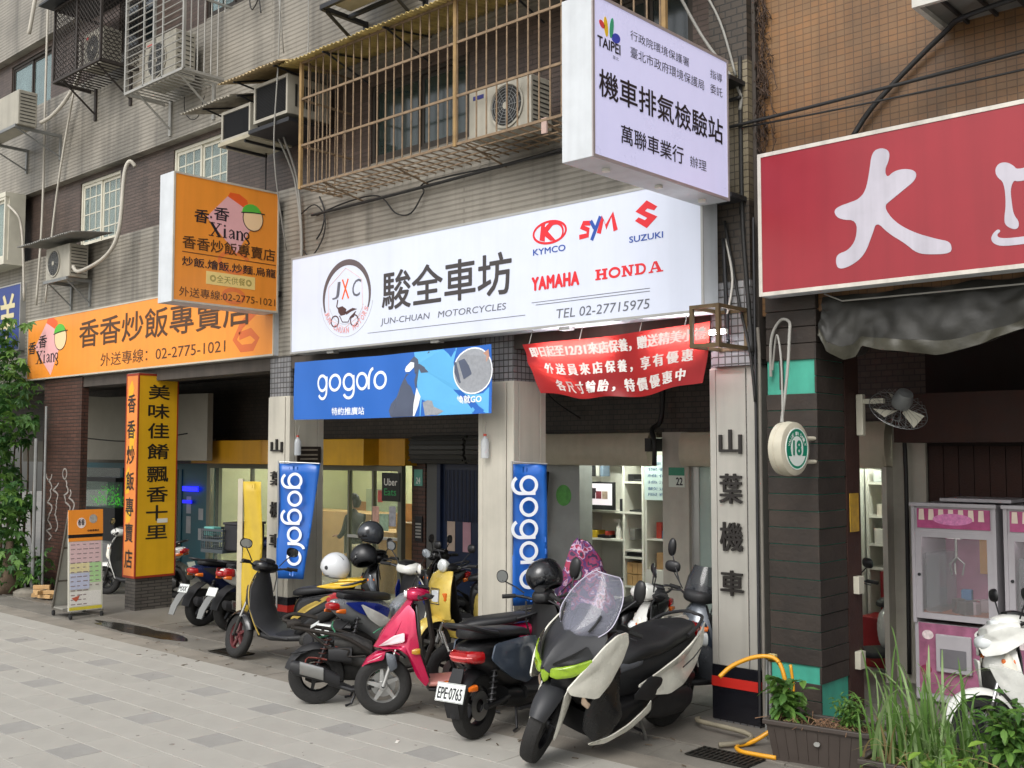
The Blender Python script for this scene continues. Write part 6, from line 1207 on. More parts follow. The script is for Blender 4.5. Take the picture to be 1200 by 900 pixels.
def helmet(label, loc, rz, m, sz=.135, visor=True, rot=(0, 0)):
    h = empty('helmet', loc, 0, label, 'helmet'); h.rotation_euler = (R(rot[0]), R(rot[1]), R(rz)); rows = []
    for k in range(15):
        ph = PI * .5 - k / 14 * PI * .80; rr = math.cos(ph); zz = math.sin(ph)
        rows.append([(sz * 1.12 * rr * math.cos(a) * (1.04 if math.cos(a) > 0 else 1), sz * .93 * rr * math.sin(a), sz * 1.02 * zz + (.02 * math.cos(a) if zz < -.2 else 0)) for a in [i * 2 * PI / 28 for i in range(28)]])
    B().grid(rows, closed=True, thick=.008).ob('shell', m, h, smooth='all')
    if visor:
        rows = []
        for k in range(7):
            ph = R(28 - k * 9); rows.append([(sz * 1.19 * math.cos(ph) * math.cos(a), sz * .98 * math.cos(ph) * math.sin(a), sz * 1.05 * math.sin(ph)) for a in [R(-72 + i * 12) for i in range(13)]])
        B().grid(rows, thick=-.003).ob('visor', mat('smoked_visor', '17191d', .04, var=0, spec=1), h, smooth='all')
    for sg in (1, -1): B(Matrix.Translation((.03, sg * sz * .93, .0)) @ Matrix.Rotation(R(-90 * sg), 4, 'X')).lathe([(.0, .01), (.02, .008), (.024, 0)], 14).ob('visor_pivot', dsteel, h)
    for off_ in (-.35, .35): B().tube([(sz * 1.13 * math.cos(t) * 1.0, sz * off_ * 1.0, sz * 1.03 * math.sin(t) * math.sqrt(1 - off_ * off_ * .9)) for t in [R(35 + i * 12) for i in range(11)]], .0035, 5).ob('crest_line', blkp if m.name != 'helmet_black' else dsteel, h, smooth='all')
    rows = [[(sz * 1.12 * .86 * rr_ * math.cos(a), sz * .93 * .86 * rr_ * math.sin(a), -sz * (.6 + dz)) for a in [i * 2 * PI / 24 for i in range(24)]] for rr_, dz in ((1, 0), (.95, .06), (.8, .04))]
    B().grid(rows, closed=True).ob('padding', rubber, h, smooth='all'); return h
# ---- large white and black maxi scooter
def maxi():
    s = Sc('large white and matt black maxi scooter with green headlights and tall clear windscreen', -5.02, 6.56, 270, 1.50, .295, 23, -12, head=(.52, .95))
    wb, r = s.wb, s.r; xf, xr = .75, -.72; ST = s.ST; pw = paint('maxi_white', 'd6d4c8', .28, 0); pg = mat('maxi_graphite', '28292c', .5, var=.12, vs=6); pgl = mat('maxi_gloss', '18191b', .28, var=.15)
    s.wheel(xf, .295, .12, rimB, 'front_wheel', ST); s.wheel(xr, .28, .14, rimB, 'rear_wheel', disc=True)
    s.fork(xf, .295, xf - .19, .72, yo=.085, M=ST, m=eng)
    s.fender(xf, .295, pg, 25, 150, .085, .03, M=ST)
    s.panel([(.83, .095, .56), (.80, .10, .64), (.70, .105, .62), (.66, .105, .50), (.70, .11, .34), (.745, .11, .20), (.765, .105, .21), (.78, .1, .38)], 'fork_guard', pw, bulge=.012, M=ST)
    # nose and upper cowl, ridged
    rows = []
    for (x, z, hw, dp, zr) in ((.50, 1.05, .16, .03, .02), (.57, 1.01, .21, .05, .03), (.66, .955, .24, .09, .05), (.75, .895, .24, .13, .06), (.83, .835, .18, .12, .05), (.88, .775, .10, .07, .035), (.905, .72, .03, .02, .015)):
        rows.append([(x - dp * abs(t) ** 1.4, hw * t, z - zr * abs(t) ** 1.1 + (.012 if abs(t) < .15 else 0)) for t in [-1 + j / 8 for j in range(17)]])
    s.o(B().grid(rows, thick=.012), 'nose_cowl', pg, smooth=32)
    s.panel([(.71, .20, .925), (.80, .15, .86), (.885, .055, .775), (.875, .05, .755), (.80, .17, .79), (.69, .25, .855)], 'brow_cover', pgl, bulge=.004)
    # headlights
    gl = mat('green_lens', '86a51e', .06, var=.3, vs=14, coat=1, es=.03, ecol='a8d020'); s.panel([(.885, .045, .735), (.855, .12, .76), (.78, .19, .80), (.70, .25, .84), (.71, .245, .77), (.79, .18, .705), (.86, .09, .67), (.885, .045, .68)], 'headlight', gl, bulge=.018, thick=.02)
    s.panel([(.905, .0, .72), (.885, .04, .70), (.878, .03, .65), (.88, 0, .62), ], 'position_light', gl, bulge=.006, both=True)
    s.panel([(.87, .05, .66), (.81, .15, .70), (.74, .21, .74), (.68, .2, .64), (.74, .1, .56), (.82, .03, .56)], 'chin_panel', pgl, bulge=.01)
    s.loft([(.40, .36, .92, .16), (.55, .48, .92, .18), (.66, .55, .84, .16), (.74, .56, .74, .12)], 'cowl_core', blkp, p=.7)
    # white wings
    s.panel([(.36, .27, 1.0), (.48, .27, .99), (.60, .262, .92), (.70, .25, .83), (.77, .22, .73), (.83, .175, .62), (.80, .19, .58), (.58, .26, .54), (.48, .275, .64), (.38, .28, .80), (.34, .28, .92)], 'side_fairing', pw, bulge=.018, thick=.012)
    s.panel([(.69, .205, .585), (.655, .225, .53), (.61, .23, .50), (.62, .22, .46), (.67, .19, .50)], 'turn_signal', mat('clear_amber', 'c0a890', .1, coat=1), bulge=.012)
    s.panel([(.55, .255, .62), (.44, .245, .80), (.33, .235, .74), (.30, .25, .50), (.24, .26, .36), (.34, .25, .24), (.50, .22, .20), (.60, .19, .30), (.62, .21, .46)], 'leg_fairing', pgl, bulge=.02, thick=.012)
    s.panel([(.52, .20, .18), (.36, .255, .22), (.16, .27, .28), (-.04, .27, .37), (-.10, .265, .42), (-.12, .26, .33), (.1, .25, .22), (.34, .22, .155), (.47, .18, .15)], 'lower_skirt', pw, bulge=.014)
    s.shell([(.50, .80, .2, -.02), (.44, .62, .235, -.05), (.38, .42, .245, -.06), (.32, .3, .24, -.03)], 'inner_shield', blkp, thick=.01)
    s.loft([(.42, .18, .34, .19), (.25, .17, .40, .225), (.05, .18, .42, .23), (-.15, .22, .44, .22), (-.3, .26, .44, .19)], 'floor_tunnel', blkp, p=.55)
    s.loft([(.36, .4, .66, .07), (.22, .38, .60, .1), (.05, .38, .66, .13), (-.08, .38, .72, .16)], 'centre_tunnel', mattb, p=.6)
    s.panel([(.12, .24, .46), (-.08, .235, .60), (-.24, .24, .56), (-.3, .22, .44), (-.12, .25, .40)], 'foot_panel', mattb, bulge=.015)
    s.loft([(.12, .46, .66, .11), (-.0, .44, .76, .16), (-.2, .44, .76, .2), (-.45, .5, .77, .21), (-.7, .56, .77, .17), (-.92, .68, .82, .08)], 'body_shell', mattb, p=.65, tb=.2, sub=1)
    s.panel([(.04, .22, .53), (-.15, .245, .61), (-.4, .25, .70), (-.6, .225, .77), (-.8, .17, .82), (-.96, .10, .86), (-.99, .08, .83), (-.93, .13, .70), (-.75, .20, .56), (-.55, .245, .46), (-.35, .258, .42), (-.1, .245, .45)], 'tail_fairing', pw, bulge=.016, thick=.012)
    s.tube([(-.45, .272, .62), (-.6, .26, .67), (-.75, .225, .72)], .005, 'tail_groove', pgl)
    s.loft([(.16, .58, .66, .07), (.08, .62, .76, .14), (-.05, .66, .81, .175), (-.2, .69, .82, .2), (-.34, .70, .82, .2), (-.42, .72, .86, .19), (-.6, .74, .87, .17), (-.8, .77, .87, .12), (-.88, .8, .865, .06)], 'seat', seatm, p=.66, sub=1)
    s.loft([(.2, .54, .63, .06), (.12, .58, .70, .12), (.0, .62, .74, .165), (-.12, .63, .75, .18)], 'seat_nose', mat('seat_grey', '5a5c62', .45, var=.15, vs=5), p=.66, sub=1)
    s.tube([(-.6, .18, .82), (-.75, .16, .87), (-.93, .08, .9), (-.95, 0, .9), (-.93, -.08, .9), (-.75, -.16, .87), (-.6, -.18, .82)], .014, 'grab_rail', mattb)
    s.loft([(-.9, .72, .82, .08), (-.97, .74, .83, .06), (-1.0, .76, .81, .02)], 'tail_light', lensR)
    s.shell([(-.8, .64, .08), (-.93, .55, .09), (-1.02, .42, .08)], 'rear_mudguard', blkp, bulge=0, thick=.01); s.plate(-1.0, .5, '', 25)
    # engine side
    s.loft([(xr - .12, .2, .34, .04, .13), (xr, .17, .40, .06, .14), (xr + .3, .18, .42, .065, .15), (xr + .5, .22, .38, .05, .15)], 'transmission_case', mattb, p=.75)
    s.loft([(xr - .1, .40, .5, .05, .12), (xr + .08, .40, .56, .07, .13), (xr + .32, .44, .54, .05, .13)], 'air_filter', blkp, p=.7)
    s.loft([(xr - .3, .36, .5, .05, -.2), (xr - .05, .26, .42, .07, -.2), (xr + .25, .16, .28, .05, -.18)], 'muffler', mattb)
    s.spring((xr - .04, .15, .34), (xr + .12, .15, .68)); s.spring((xr - .04, -.15, .34), (xr + .12, -.15, .68))
    for sg in (1, -1): s.tube([(-.2, sg * .12, .2), (-.24, sg * .16, .1), (-.27, sg * .18, .012)], .013, 'stand_leg', steel)
    s.tube([(-.24, -.16, .1), (-.24, .16, .1)], .012, 'stand_bar', dsteel); s.loft([(-.25, .0, .014, .03, .19), (-.31, 0, .014, .03, .19)], 'stand_foot', dsteel)
    # windscreen
    ws = mat('windscreen', '9496a6', .06, var=0, alpha=.24, spec=.6); rows = []
    prof_w = [(.70, .93, .09), (.67, .985, .18), (.62, 1.06, .235), (.56, 1.15, .235), (.50, 1.24, .21), (.45, 1.33, .15), (.43, 1.365, .1)]
    for (x, z, hw) in spl(prof_w, 3): rows.append([(x - .10 * abs(t) ** 2, hw * t, z - .02 * abs(t) ** 2) for t in [-1 + j / 8 for j in range(17)]])
    s.o(B().grid(rows, thick=.005), 'windscreen', ws, smooth='all')
    edge = [rows[i][0] for i in range(len(rows))] + rows[-1][1:-1] + [rows[i][-1] for i in range(len(rows) - 1, -1, -1)]
    s.tube([tuple(p) for p in edge], .0035, 'screen_edge', mat('screen_edge', 'c8c4d4', .2, var=0), n=5)
    for sg in (1, -1): s.tube([(.635, sg * .13, .99), (.60, sg * .155, 1.05), (.565, sg * .165, 1.11)], .009, 'screen_mount', blkp)
    s.shell([(.69, .935, .1, .08), (.66, .98, .155, .1), (.62, 1.02, .17, .1)], 'screen_base', pg, thick=.006)
    s.loft([(.36, .98, 1.06, .12), (.45, 1.0, 1.12, .14), (.54, 1.02, 1.10, .1)], 'dashboard', blkp, p=.7)
    s.bars(.36, 1.0, .36, m=dsteel); s.loft([(.28, .94, 1.02, .06), (.36, .93, 1.04, .09), (.42, .95, 1.02, .07)], 'handlebar_cowl', blkp, M=ST)
    for sg in (1, -1): s.loft([(.30, .98, 1.03, .035, sg * .24), (.35, .97, 1.04, .04, sg * .23)], 'switch_box', blkp, M=ST)
    for sg in (1, -1): s.mirror(sg, .50, .16, 1.02, .34, .30, 1.25, .05, .085, M=Matrix.Identity(4), rnd_=True)
    return s
maxi()
# ---- slate electric scooter seen from behind
def electric():
    s = Sc('slate and black electric scooter seen from behind, licence plate EPE 0765', -5.95, 6.60, 99, 1.26, .25, 10, 0, head=(.45, .9))
    xf, xr, r = .63, -.63, .25; ST = s.ST; sl_ = paint('slate_gloss', '4e5866', .16, .2); bk = mat('electric_black', '1a1a1c', .4, var=.12)
    s.wheel(xf, r, .1, rimB, 'front_wheel', ST); s.wheel(xr, r, .12, rimB, 'rear_wheel', disc=True); s.fork(xf, r, xf - .14, .66, M=ST, m=blkp); s.fender(xf, r, bk, 10, 165, M=ST)
    s.shell([(.42, .95, .07, .03), (.50, .84, .14, .06), (.545, .72, .185, .1), (.54, .56, .2, .12), (.48, .44, .2, .1), (.40, .32, .18, .06)], 'front_apron', bk, thick=.014)
    s.shell([(.37, .9, .11, -.02), (.37, .72, .17, -.03), (.35, .52, .19, -.04), (.3, .36, .18, 0)], 'inner_shield', blkp, thick=.012)
    s.loft([(-.15, .22, .34, .18), (.0, .21, .31, .19), (.25, .21, .31, .19), (.4, .27, .35, .16)], 'floorboard', blkp, p=.5)
    s.loft([(.02, .34, .62, .11), (-.04, .3, .71, .15), (-.2, .3, .735, .18), (-.4, .36, .74, .19), (-.58, .50, .745, .175), (-.72, .58, .74, .13), (-.80, .63, .72, .07)], 'body_shell', bk, p=.62, tb=.15, sub=1)
    s.panel([(.01, .175, .40), (.0, .178, .71), (-.2, .202, .735), (-.4, .208, .735), (-.62, .196, .73), (-.66, .19, .62), (-.54, .206, .52), (-.38, .21, .43), (-.2, .205, .37)], 'side_panel', sl_, bulge=.016, thick=.012)
    s.loft([(.04, .69, .74, .08), (-.04, .70, .78, .13), (-.22, .72, .80, .16), (-.4, .73, .81, .16), (-.56, .75, .85, .155), (-.72, .76, .86, .12), (-.8, .77, .84, .06)], 'seat', seatm, p=.62, sub=1)
    s.tube([(-.55, .16, .80), (-.7, .17, .83), (-.86, .11, .88), (-.9, 0, .89), (-.86, -.11, .88), (-.7, -.17, .83), (-.55, -.16, .80)], .02, 'grab_rail', blkp)
    tl_ = s.loft([(-.70, .58, .69, .15), (-.78, .59, .69, .13), (-.83, .61, .68, .08)], 'tail_light', lensR, p=.55); s.loft([(-.81, .635, .65, .11), (-.84, .635, .65, .07)], 'tail_bar', mat('pale_red', 'd87878', .2), parent=tl_)
    for sg in (1, -1): s.loft([(-.80, .40, .45, .025, sg * .13), (-.86, .405, .445, .02, sg * .13), (-.88, .41, .44, .01, sg * .13)], 'rear_signal', lensO)
    s.fender(xr, r, blkp, 60, 190, .075, .03, name='rear_mudguard'); s.shell([(-.84, .56, .05), (-.90, .44, .06), (-.93, .3, .065), (-.9, .2, .06)], 'mud_flap', blkp, bulge=0, thick=.012); s.tube([(-.74, 0, .5), (-.9, 0, .42)], .018, 'plate_arm', blkp)
    s.plate(-.94, .40, 'EPE·0765', 18, w=.26, h=.14); 
    s.tube([(xr, -.11, r), (xr + .18, -.12, r + .01), (xr + .45, -.1, .3)], .026, 'swing_arm', blkp); s.tube([(xr, .11, r), (xr + .18, .12, r + .01), (xr + .45, .1, .3)], .026, 'swing_arm', blkp)
    for sg in (1, -1): s.spring((xr + .04, sg * .13, r + .03), (xr + .1, sg * .13, .58), turns=7)
    s.loft([(-.35, .2, .36, .13), (-.2, .16, .34, .16), (.1, .16, .26, .16), (.3, .18, .26, .13)], 'battery_case', blkp, p=.6)
    for sg in (1, -1): s.tube([(-.2, sg * .1, .18), (-.26, sg * .15, .02), (-.32, sg * .16, .012)], .011, 'stand_leg', dsteel)
    s.tube([(-.26, -.17, .17), (-.08, -.2, .17)], .013, 'foot_peg', dsteel)
    s.loft([(.26, .92, 1.0, .06), (.34, .9, 1.03, .1), (.44, .91, 1.02, .09), (.5, .93, 1.0, .05)], 'handlebar_cowl', blkp, M=ST, sub=1); s.bars(.34, .985, .33); s.loft([(.3, 1.01, 1.05, .05), (.38, 1.02, 1.06, .06)], 'speedometer', blkp, M=ST)
    s.o(B(ST @ Matrix.Translation((.5, 0, .93)) @ Matrix.Rotation(R(90), 4, 'Y')).lathe([(0, .04), (.06, .03), (.075, 0), (.06, -.03)], 20), 'headlight', lens, smooth=True)
    for sg in (1, -1): s.mirror(sg, .36, .17, 1.0, .3, .34, 1.12, .055, .055, rnd_=True)
    s.tube([(.33, .14, .92), (.30, .12, .75), (.34, .1, .6)], .008, 'cable', blkp)
    return s
electric()
helmet('black full face helmet hung on the slate electric scooter', (-6.12, 7.12, 1.12), 250, mat('helmet_black', '17181b', .28, var=.15, coat=.4), .14, rot=(25, 20))
# ---- pink scooter
def pink():
    s = Sc('candy pink scooter with silver front rim and white stripe', -6.58, 6.50, 233, 1.2, .235, -4, 0, head=(.4, .92))
    xf, xr, r = .62, -.6, .24; ST = s.ST; pk_ = p_pink; 
    s.wheel(xf, r, .105, rimS, 'front_wheel', ST, rimr=.145); s.wheel(xr, r, .11, rimS, 'rear_wheel', disc=False); s.fork(xf, r, xf - .14, .64, yo=.072, M=ST, m=rimS)
    s.shell([(.80, .40, .03, .01), (.76, .47, .065, .03), (.68, .525, .08, .03), (.58, .54, .085, .03), (.50, .50, .08, .02)], 'front_fender', pk_, thick=.008, M=ST); s.panel([(.79, .035, .41), (.70, .088, .50), (.60, .095, .53), (.62, .1, .46), (.72, .09, .44)], 'fender_side', pk_, bulge=.01, M=ST); s.panel([(.76, .082, .44), (.69, .098, .47), (.63, .104, .5), (.66, .102, .48)], 'fender_stripe', paint('fender_white', 'd8c8c8'), bulge=.003, M=ST); s.panel([(.60, .1, .52), (.52, .11, .50), (.50, .11, .40), (.56, .11, .36), (.59, .11, .44)], 'fork_cover', p_grey, bulge=.01, M=ST)
    s.shell([(.38, .99, .04, .02), (.42, .93, .08, .04), (.50, .83, .11, .06), (.59, .72, .13, .09), (.66, .61, .12, .1), (.69, .56, .05, .03)], 'front_apron', pk_, thick=.014)
    s.panel([(.42, .10, .92), (.53, .10, .80), (.63, .07, .68), (.69, .03, .57), (.62, .12, .555), (.50, .175, .56), (.42, .20, .50), (.36, .20, .34), (.28, .19, .25), (.25, .20, .30), (.33, .21, .52), (.36, .19, .72), (.37, .15, .86)], 'apron_side', pk_, bulge=.025, thick=.012)
    s.panel([(.46, .196, .70), (.55, .165, .67), (.64, .11, .60), (.67, .075, .575), (.56, .165, .60), (.46, .21, .625)], 'white_stripe', paint('stripe_white', 'd8c0c4'), bulge=.008)
    for sg in (1, -1): s.loft([(.33, .52, .57, .012, sg * .215), (.37, .52, .57, .018, sg * .22), (.4, .53, .56, .008, sg * .215)], 'side_reflector', mat('reflector_amber', 'b0801c', .2, coat=1))
    s.shell([(.33, .9, .1, -.02), (.31, .74, .17, -.03), (.29, .5, .19, -.04), (.24, .32, .18, 0)], 'inner_shield', blkp, thick=.01)
    s.loft([(-.22, .26, .31, .15), (-.05, .25, .30, .2), (.1, .24, .29, .2), (.25, .24, .29, .18)], 'floor_mat', p_salmon, p=.5); s.loft([(-.2, .18, .25, .13), (.0, .17, .245, .18), (.25, .2, .24, .16)], 'floorboard', blkp, p=.5)
    s.loft([(-.06, .3, .6, .1), (-.14, .28, .68, .14), (-.3, .36, .70, .16), (-.5, .5, .72, .14), (-.66, .6, .74, .09), (-.78, .68, .75, .04)], 'body_shell', pk_, p=.7, tb=.2, sub=1)
    s.panel([(-.12, .165, .44), (-.18, .175, .56), (-.34, .18, .58), (-.4, .178, .46), (-.26, .18, .34), (-.16, .17, .33)], 'lower_body', mattb, bulge=.012)
    s.loft([(.0, .66, .72, .07), (-.1, .67, .77, .12), (-.25, .7, .79, .14), (-.4, .71, .8, .14), (-.55, .74, .82, .12), (-.68, .76, .81, .07)], 'seat', seatm, p=.62, sub=1)
    s.tube([(-.5, .14, .78), (-.66, .13, .82), (-.78, .07, .85), (-.8, 0, .86), (-.78, -.07, .85), (-.66, -.13, .82), (-.5, -.14, .78)], .014, 'grab_rail', blkp)
    s.loft([(-.72, .62, .71, .08), (-.8, .64, .72, .05)], 'tail_light', lensR); s.shell([(-.6, .5, .08), (-.75, .42, .08), (-.84, .3, .07)], 'rear_mudguard', blkp, bulge=0); s.plate(-.83, .42, '', 25)
    s.mech(); s.loft([(.22, .95, 1.02, .06), (.3, .93, 1.05, .12), (.38, .93, 1.05, .13), (.44, .95, 1.03, .08)], 'handlebar_cowl', pk_, p=.7, M=ST, sub=1); s.bars(.3, 1.0, .33); s.loft([(.25, 1.03, 1.06, .05), (.33, 1.04, 1.07, .06)], 'speedometer', blkp, M=ST)
    s.loft([(.40, .96, 1.03, .08), (.45, .965, 1.02, .06)], 'headlight', lens, M=ST)
    s.mirror(-1, .33, .17, 1.02, .3, .26, 1.15, .06, .045, m=p_white)
    return s
pink()
# ---- stripped black moped
def stripped():
    s = Sc('fairing-less black moped with bare frame, engine and coiled rear shock', -7.30, 6.33, 52, 1.2, .24, 10, 0)
    xf, xr, r = .6, -.6, .245; s.wheel(xf, r, .09, rimB, 'front_wheel', s.ST); s.wheel(xr, r, .12, rimB, 'rear_wheel', disc=False, rimr=.14, spokes=3); s.fork(xf, r, xf - .12, .6, M=s.ST, m=blkp)
    s.fender(xr, r, mattb, 70, 165, .085, .035, name='rear_mudguard', tip=.3); s.mech(muff=1, springm=mat('spring_rust', '4a2a24', .6, metal=.4)); fr_ = mat('frame_grime', '2a2520', .7, metal=.3, var=.4, vs=20, bump=.3)
    for sg in (1, -1):
        s.tube([(-.82, sg * .1, .68), (-.6, sg * .12, .64), (-.35, sg * .13, .58), (-.1, sg * .13, .42), (.1, sg * .11, .27), (.35, sg * .08, .3)], .017, 'frame_rail', fr_)
        s.tube([(-.7, sg * .11, .66), (-.5, sg * .13, .5), (-.3, sg * .12, .42)], .014, 'frame_stay', fr_)
    for x, z in ((-.8, .68), (-.55, .63), (-.3, .56)): s.tube([(x, -.12, z), (x, .12, z)], .014, 'cross_member', fr_)
    s.tube([(.35, 0, .3), (.42, 0, .5), (.36, 0, .9)], .024, 'head_tube', fr_); s.bars(.33, .93, .3); r_ = random.Random(2)
    s.loft([(-.45, .45, .6, .1), (-.3, .42, .6, .12), (-.12, .4, .52, .1)], 'fuel_tank', eng, p=.7); s.loft([(-.5, .38, .5, .05, -.1), (-.3, .36, .5, .06, -.1)], 'air_filter', mattb); s.loft([(-.05, .33, .46, .05), (.05, .3, .46, .07), (.12, .3, .42, .05)], 'battery', blkp, p=.9)
    for k in range(16):
        p = [(r_.uniform(-.75, .2), r_.uniform(-.15, .15), r_.uniform(.35, .65))]
        for q in range(4): p.append((p[-1][0] + r_.uniform(-.12, .16), p[-1][1] + r_.uniform(-.06, .06), max(.25, p[-1][2] + r_.uniform(-.08, .06))))
        s.tube(p, .007, 'loose_wire', [blkp, fr_, mat('wire_red', '6a2a20', .6), mat('wire_green', '3a7a5a', .5)][k % 4 if k < 12 else 0], n=5)
    s.loft([(-.86, .66, .72, .05), (-.8, .66, .74, .07), (-.74, .68, .72, .06)], 'tail_bracket', fr_); s.plate(-.62, .68, '', 60); s.tube([(-.85, .1, .7), (-.9, .12, .72), (-.8, .13, .76), (-.6, .13, .72)], .018, 'grab_rail', fr_)
    s.tube([(-.5, -.13, .2), (-.3, -.16, .14), (0, -.14, .16)], .02, 'exhaust_pipe', dsteel)
    return s
stripped()
# ---- black scooter with gold edging, white helmet
g = generic('black scooter with gold edging and yellow seat trim', -9.384, 6.884, 205, p_black, mattb, rim=mat('rim_maroon', '5a2a2c', .4), steer=-32, apron=p_black)
g.shell([(.36, .92, .12, -.03), (.35, .76, .215, -.06), (.33, .56, .25, -.07), (.28, .40, .25, -.05), (.18, .29, .23, 0), (-.02, .265, .21, 0)], 'leg_shield', mat('shield_grey', '38383a', .5, var=.2), thick=.014); g.loft([(.0, .22, .3, .13), (-.2, .3, .5, .16), (-.45, .45, .66, .16), (-.7, .58, .72, .1)], 'side_body', p_black, sub=1)
g.tube([(.42, .12, .9), (.46, .165, .78), (.44, .2, .6), (.38, .21, .42), (.32, .19, .28)], .009, 'gold_edge', pb_gold); g.tube([(.42, -.12, .9), (.46, -.165, .78), (.44, -.2, .6), (.38, -.21, .42), (.32, -.19, .28)], .012, 'gold_edge', pb_gold)
g.panel([(-.05, .165, .42), (-.25, .185, .56), (-.5, .165, .7), (-.46, .172, .72), (-.2, .19, .6), (-.03, .165, .47)], 'gold_stripe', pb_gold, bulge=.006); g.panel([(-.30, .15, .80), (-.5, .14, .845), (-.72, .1, .86), (-.8, .05, .84), (-.7, .11, .80), (-.5, .15, .78)], 'yellow_trim', p_ytop, bulge=.02); g.panel([(-.42, .172, .70), (-.55, .158, .76), (-.76, .09, .76), (-.72, .105, .66), (-.5, .17, .6)], 'red_tail_panel', p_red, bulge=.01)
g.loft([(-.55, .845, .875, .12), (-.68, .85, .89, .1), (-.8, .85, .88, .05)], 'rear_cowl', p_ytop)
helmet('white full face helmet resting on the black and gold scooter', (-8.97, 7.08, 1.0), 200, mat('helmet_white', 'c4c6c8', .25, var=.05, coat=.3), .135, visor=False, rot=(0, 8))
# ---- blue and white scooter, dark helmets
g = generic('white scooter with blue flashes and two dark helmets behind it', -8.42, 7.3, 97, p_silver, p_blue, rim=rimB, steer=-10, apron=p_white, plate='')
g.panel([(-.1, .19, .5), (-.3, .2, .6), (-.55, .17, .72), (-.45, .19, .56), (-.3, .2, .46)], 'white_flash', p_white, bulge=.01); g.panel([(.36, .14, .86), (.44, .18, .7), (.46, .2, .58), (.38, .2, .6), (.33, .17, .75)], 'blue_flash', p_blue, bulge=.01); g.loft([(.06, .35, .62, .07), (.2, .36, .68, .085), (.36, .45, .78, .1)], 'centre_spine', p_silver, sub=1)
helmet('glossy dark grey helmet stacked on top by the kitchen window', (-9.5, 8.0, 1.27), 230, mat('helmet_grey', '3a3d42', .15, var=.3, vs=12, coat=.5), .128, rot=(10, 0))
helmet('matt black helmet hanging below the grey one', (-9.62, 8.0, 1.0), 215, mat('helmet_matt', '222326', .4, var=.15), .135, rot=(30, 25))
g = generic('dark scooter parked deep in the arcade under the two helmets', -9.5, 8.55, 250, p_black, p_grey, steer=5, headlamp='bar')
g = generic('black scooter with a black seat next to the navy door', -8.9, 9.0, 215, p_black, mattb, steer=-12, headlamp='bar')
# ---- yellow boxy scooter
def retro():
    s = Sc('butter yellow retro scooter with square headlight behind the pink one', -8.12, 8.35, 262, 1.2, .22, 0, 0, head=(.42, .92))
    xf, xr, r = .6, -.58, .225; ST = s.ST; y = p_yel
    s.wheel(xf, r, .09, rimS, 'front_wheel', ST, disc=False); s.wheel(xr, r, .1, rimS, 'rear_wheel', disc=False); s.fork(xf, r, xf - .14, .6, M=ST); s.fender(xf, r, y, 5, 175, .09, .035, M=ST)
    s.shell([(.44, .93, .12, .02), (.49, .89, .17, .03), (.53, .80, .19, .035), (.55, .68, .195, .04), (.55, .56, .19, .04), (.52, .46, .17, .04)], 'front_apron', y, pw=4, thick=.02); s.shell([(.5, .46, .19, .03), (.44, .36, .19, .03), (.38, .26, .18, .02)], 'lower_apron', y, pw=4, thick=.015)
    s.loft([(.54, .62, .76, .065), (.575, .63, .75, .055)], 'headlight', lens, p=.35); s.tube([(.57, -.07, .61), (.57, .07, .61), (.57, .07, .77), (.57, -.07, .77)], .008, 'headlight_trim', chrome, closed=True)
    for sg in (1, -1): s.loft([(.52, .64, .74, .035, sg * .145), (.56, .65, .73, .03, sg * .14)], 'turn_signal', lensO, p=.4)
    s.shell([(.40, .9, .14, -.01), (.38, .6, .18, -.02), (.3, .3, .18, 0)], 'inner_shield', blkp, thick=.01); s.loft([(-.15, .2, .28, .17), (.1, .2, .27, .19), (.34, .23, .3, .17)], 'floorboard', blkp, p=.5)
    s.loft([(-.0, .26, .64, .13), (-.1, .26, .7, .16), (-.35, .3, .72, .17), (-.6, .42, .72, .15), (-.76, .56, .7, .08)], 'body_shell', y, p=.55, sub=1); s.loft([(.02, .69, .74, .09), (-.1, .7, .79, .14), (-.4, .71, .8, .15), (-.65, .72, .79, .12), (-.74, .73, .77, .08)], 'seat', seatm, sub=1)
    s.mech(); s.loft([(.3, .93, 1.0, .08), (.38, .92, 1.02, .12), (.46, .94, 1.0, .08)], 'handlebar_cowl', blkp, M=ST); s.bars(.34, 1.0, .32)
    s.tube([(.44, 0, .86), (.45, 0, .96)], .02, 'lamp_stalk', y, M=ST); s.o(B(ST @ Matrix.Translation((.46, 0, 1.0)) @ Matrix.Rotation(R(90), 4, 'Y')).lathe([(0, .05), (.05, .045), (.07, .02), (.07, 0), (.04, -.05), (0, -.06)], 22), 'upper_lamp', lens, smooth=True)
    for sg in (1, -1): s.mirror(sg, .36, .17, 1.02, .32, .3, 1.16, .06, .045)
    s.plate(-.8, .5, '', 20); return s
retro()
# ---- white step-through right of the maxi, grey tourer by the pillar
g = generic('white scooter with amber signals behind the maxi scooter seat', -5.12, 7.95, 222, p_white, p_ivory, steer=-6, headlamp='apron', seat=seatm, windscreen=False, mirrors=True)
g.loft([(.30, .93, 1.03, .12), (.42, .90, 1.08, .19), (.50, .93, 1.04, .15), (.56, .96, 1.02, .07)], 'handlebar_fairing', p_white, p=.6, M=g.ST, sub=1)
for sg in (1, -1): g.loft([(.44, .95, 1.01, .045, sg * .15), (.50, .955, 1.005, .035, sg * .14)], 'bar_signal', lensO, M=g.ST)
g = generic('grey and white sports scooter squeezed against the right pillar', -4.98, 8.25, 263, p_grey, p_slate, rim=rimS, steer=14, headlamp='apron', windscreen=True, r=.26, wb=1.3, apron=p_grey)
for sg in (1, -1): g.loft([(.50, .58, .70, .05, sg * .14), (.57, .6, .69, .03, sg * .13)], 'side_lamp', lens); g.loft([(.5, .70, .74, .04, sg * .15), (.54, .705, .735, .02, sg * .14)], 'side_amber', lensO)
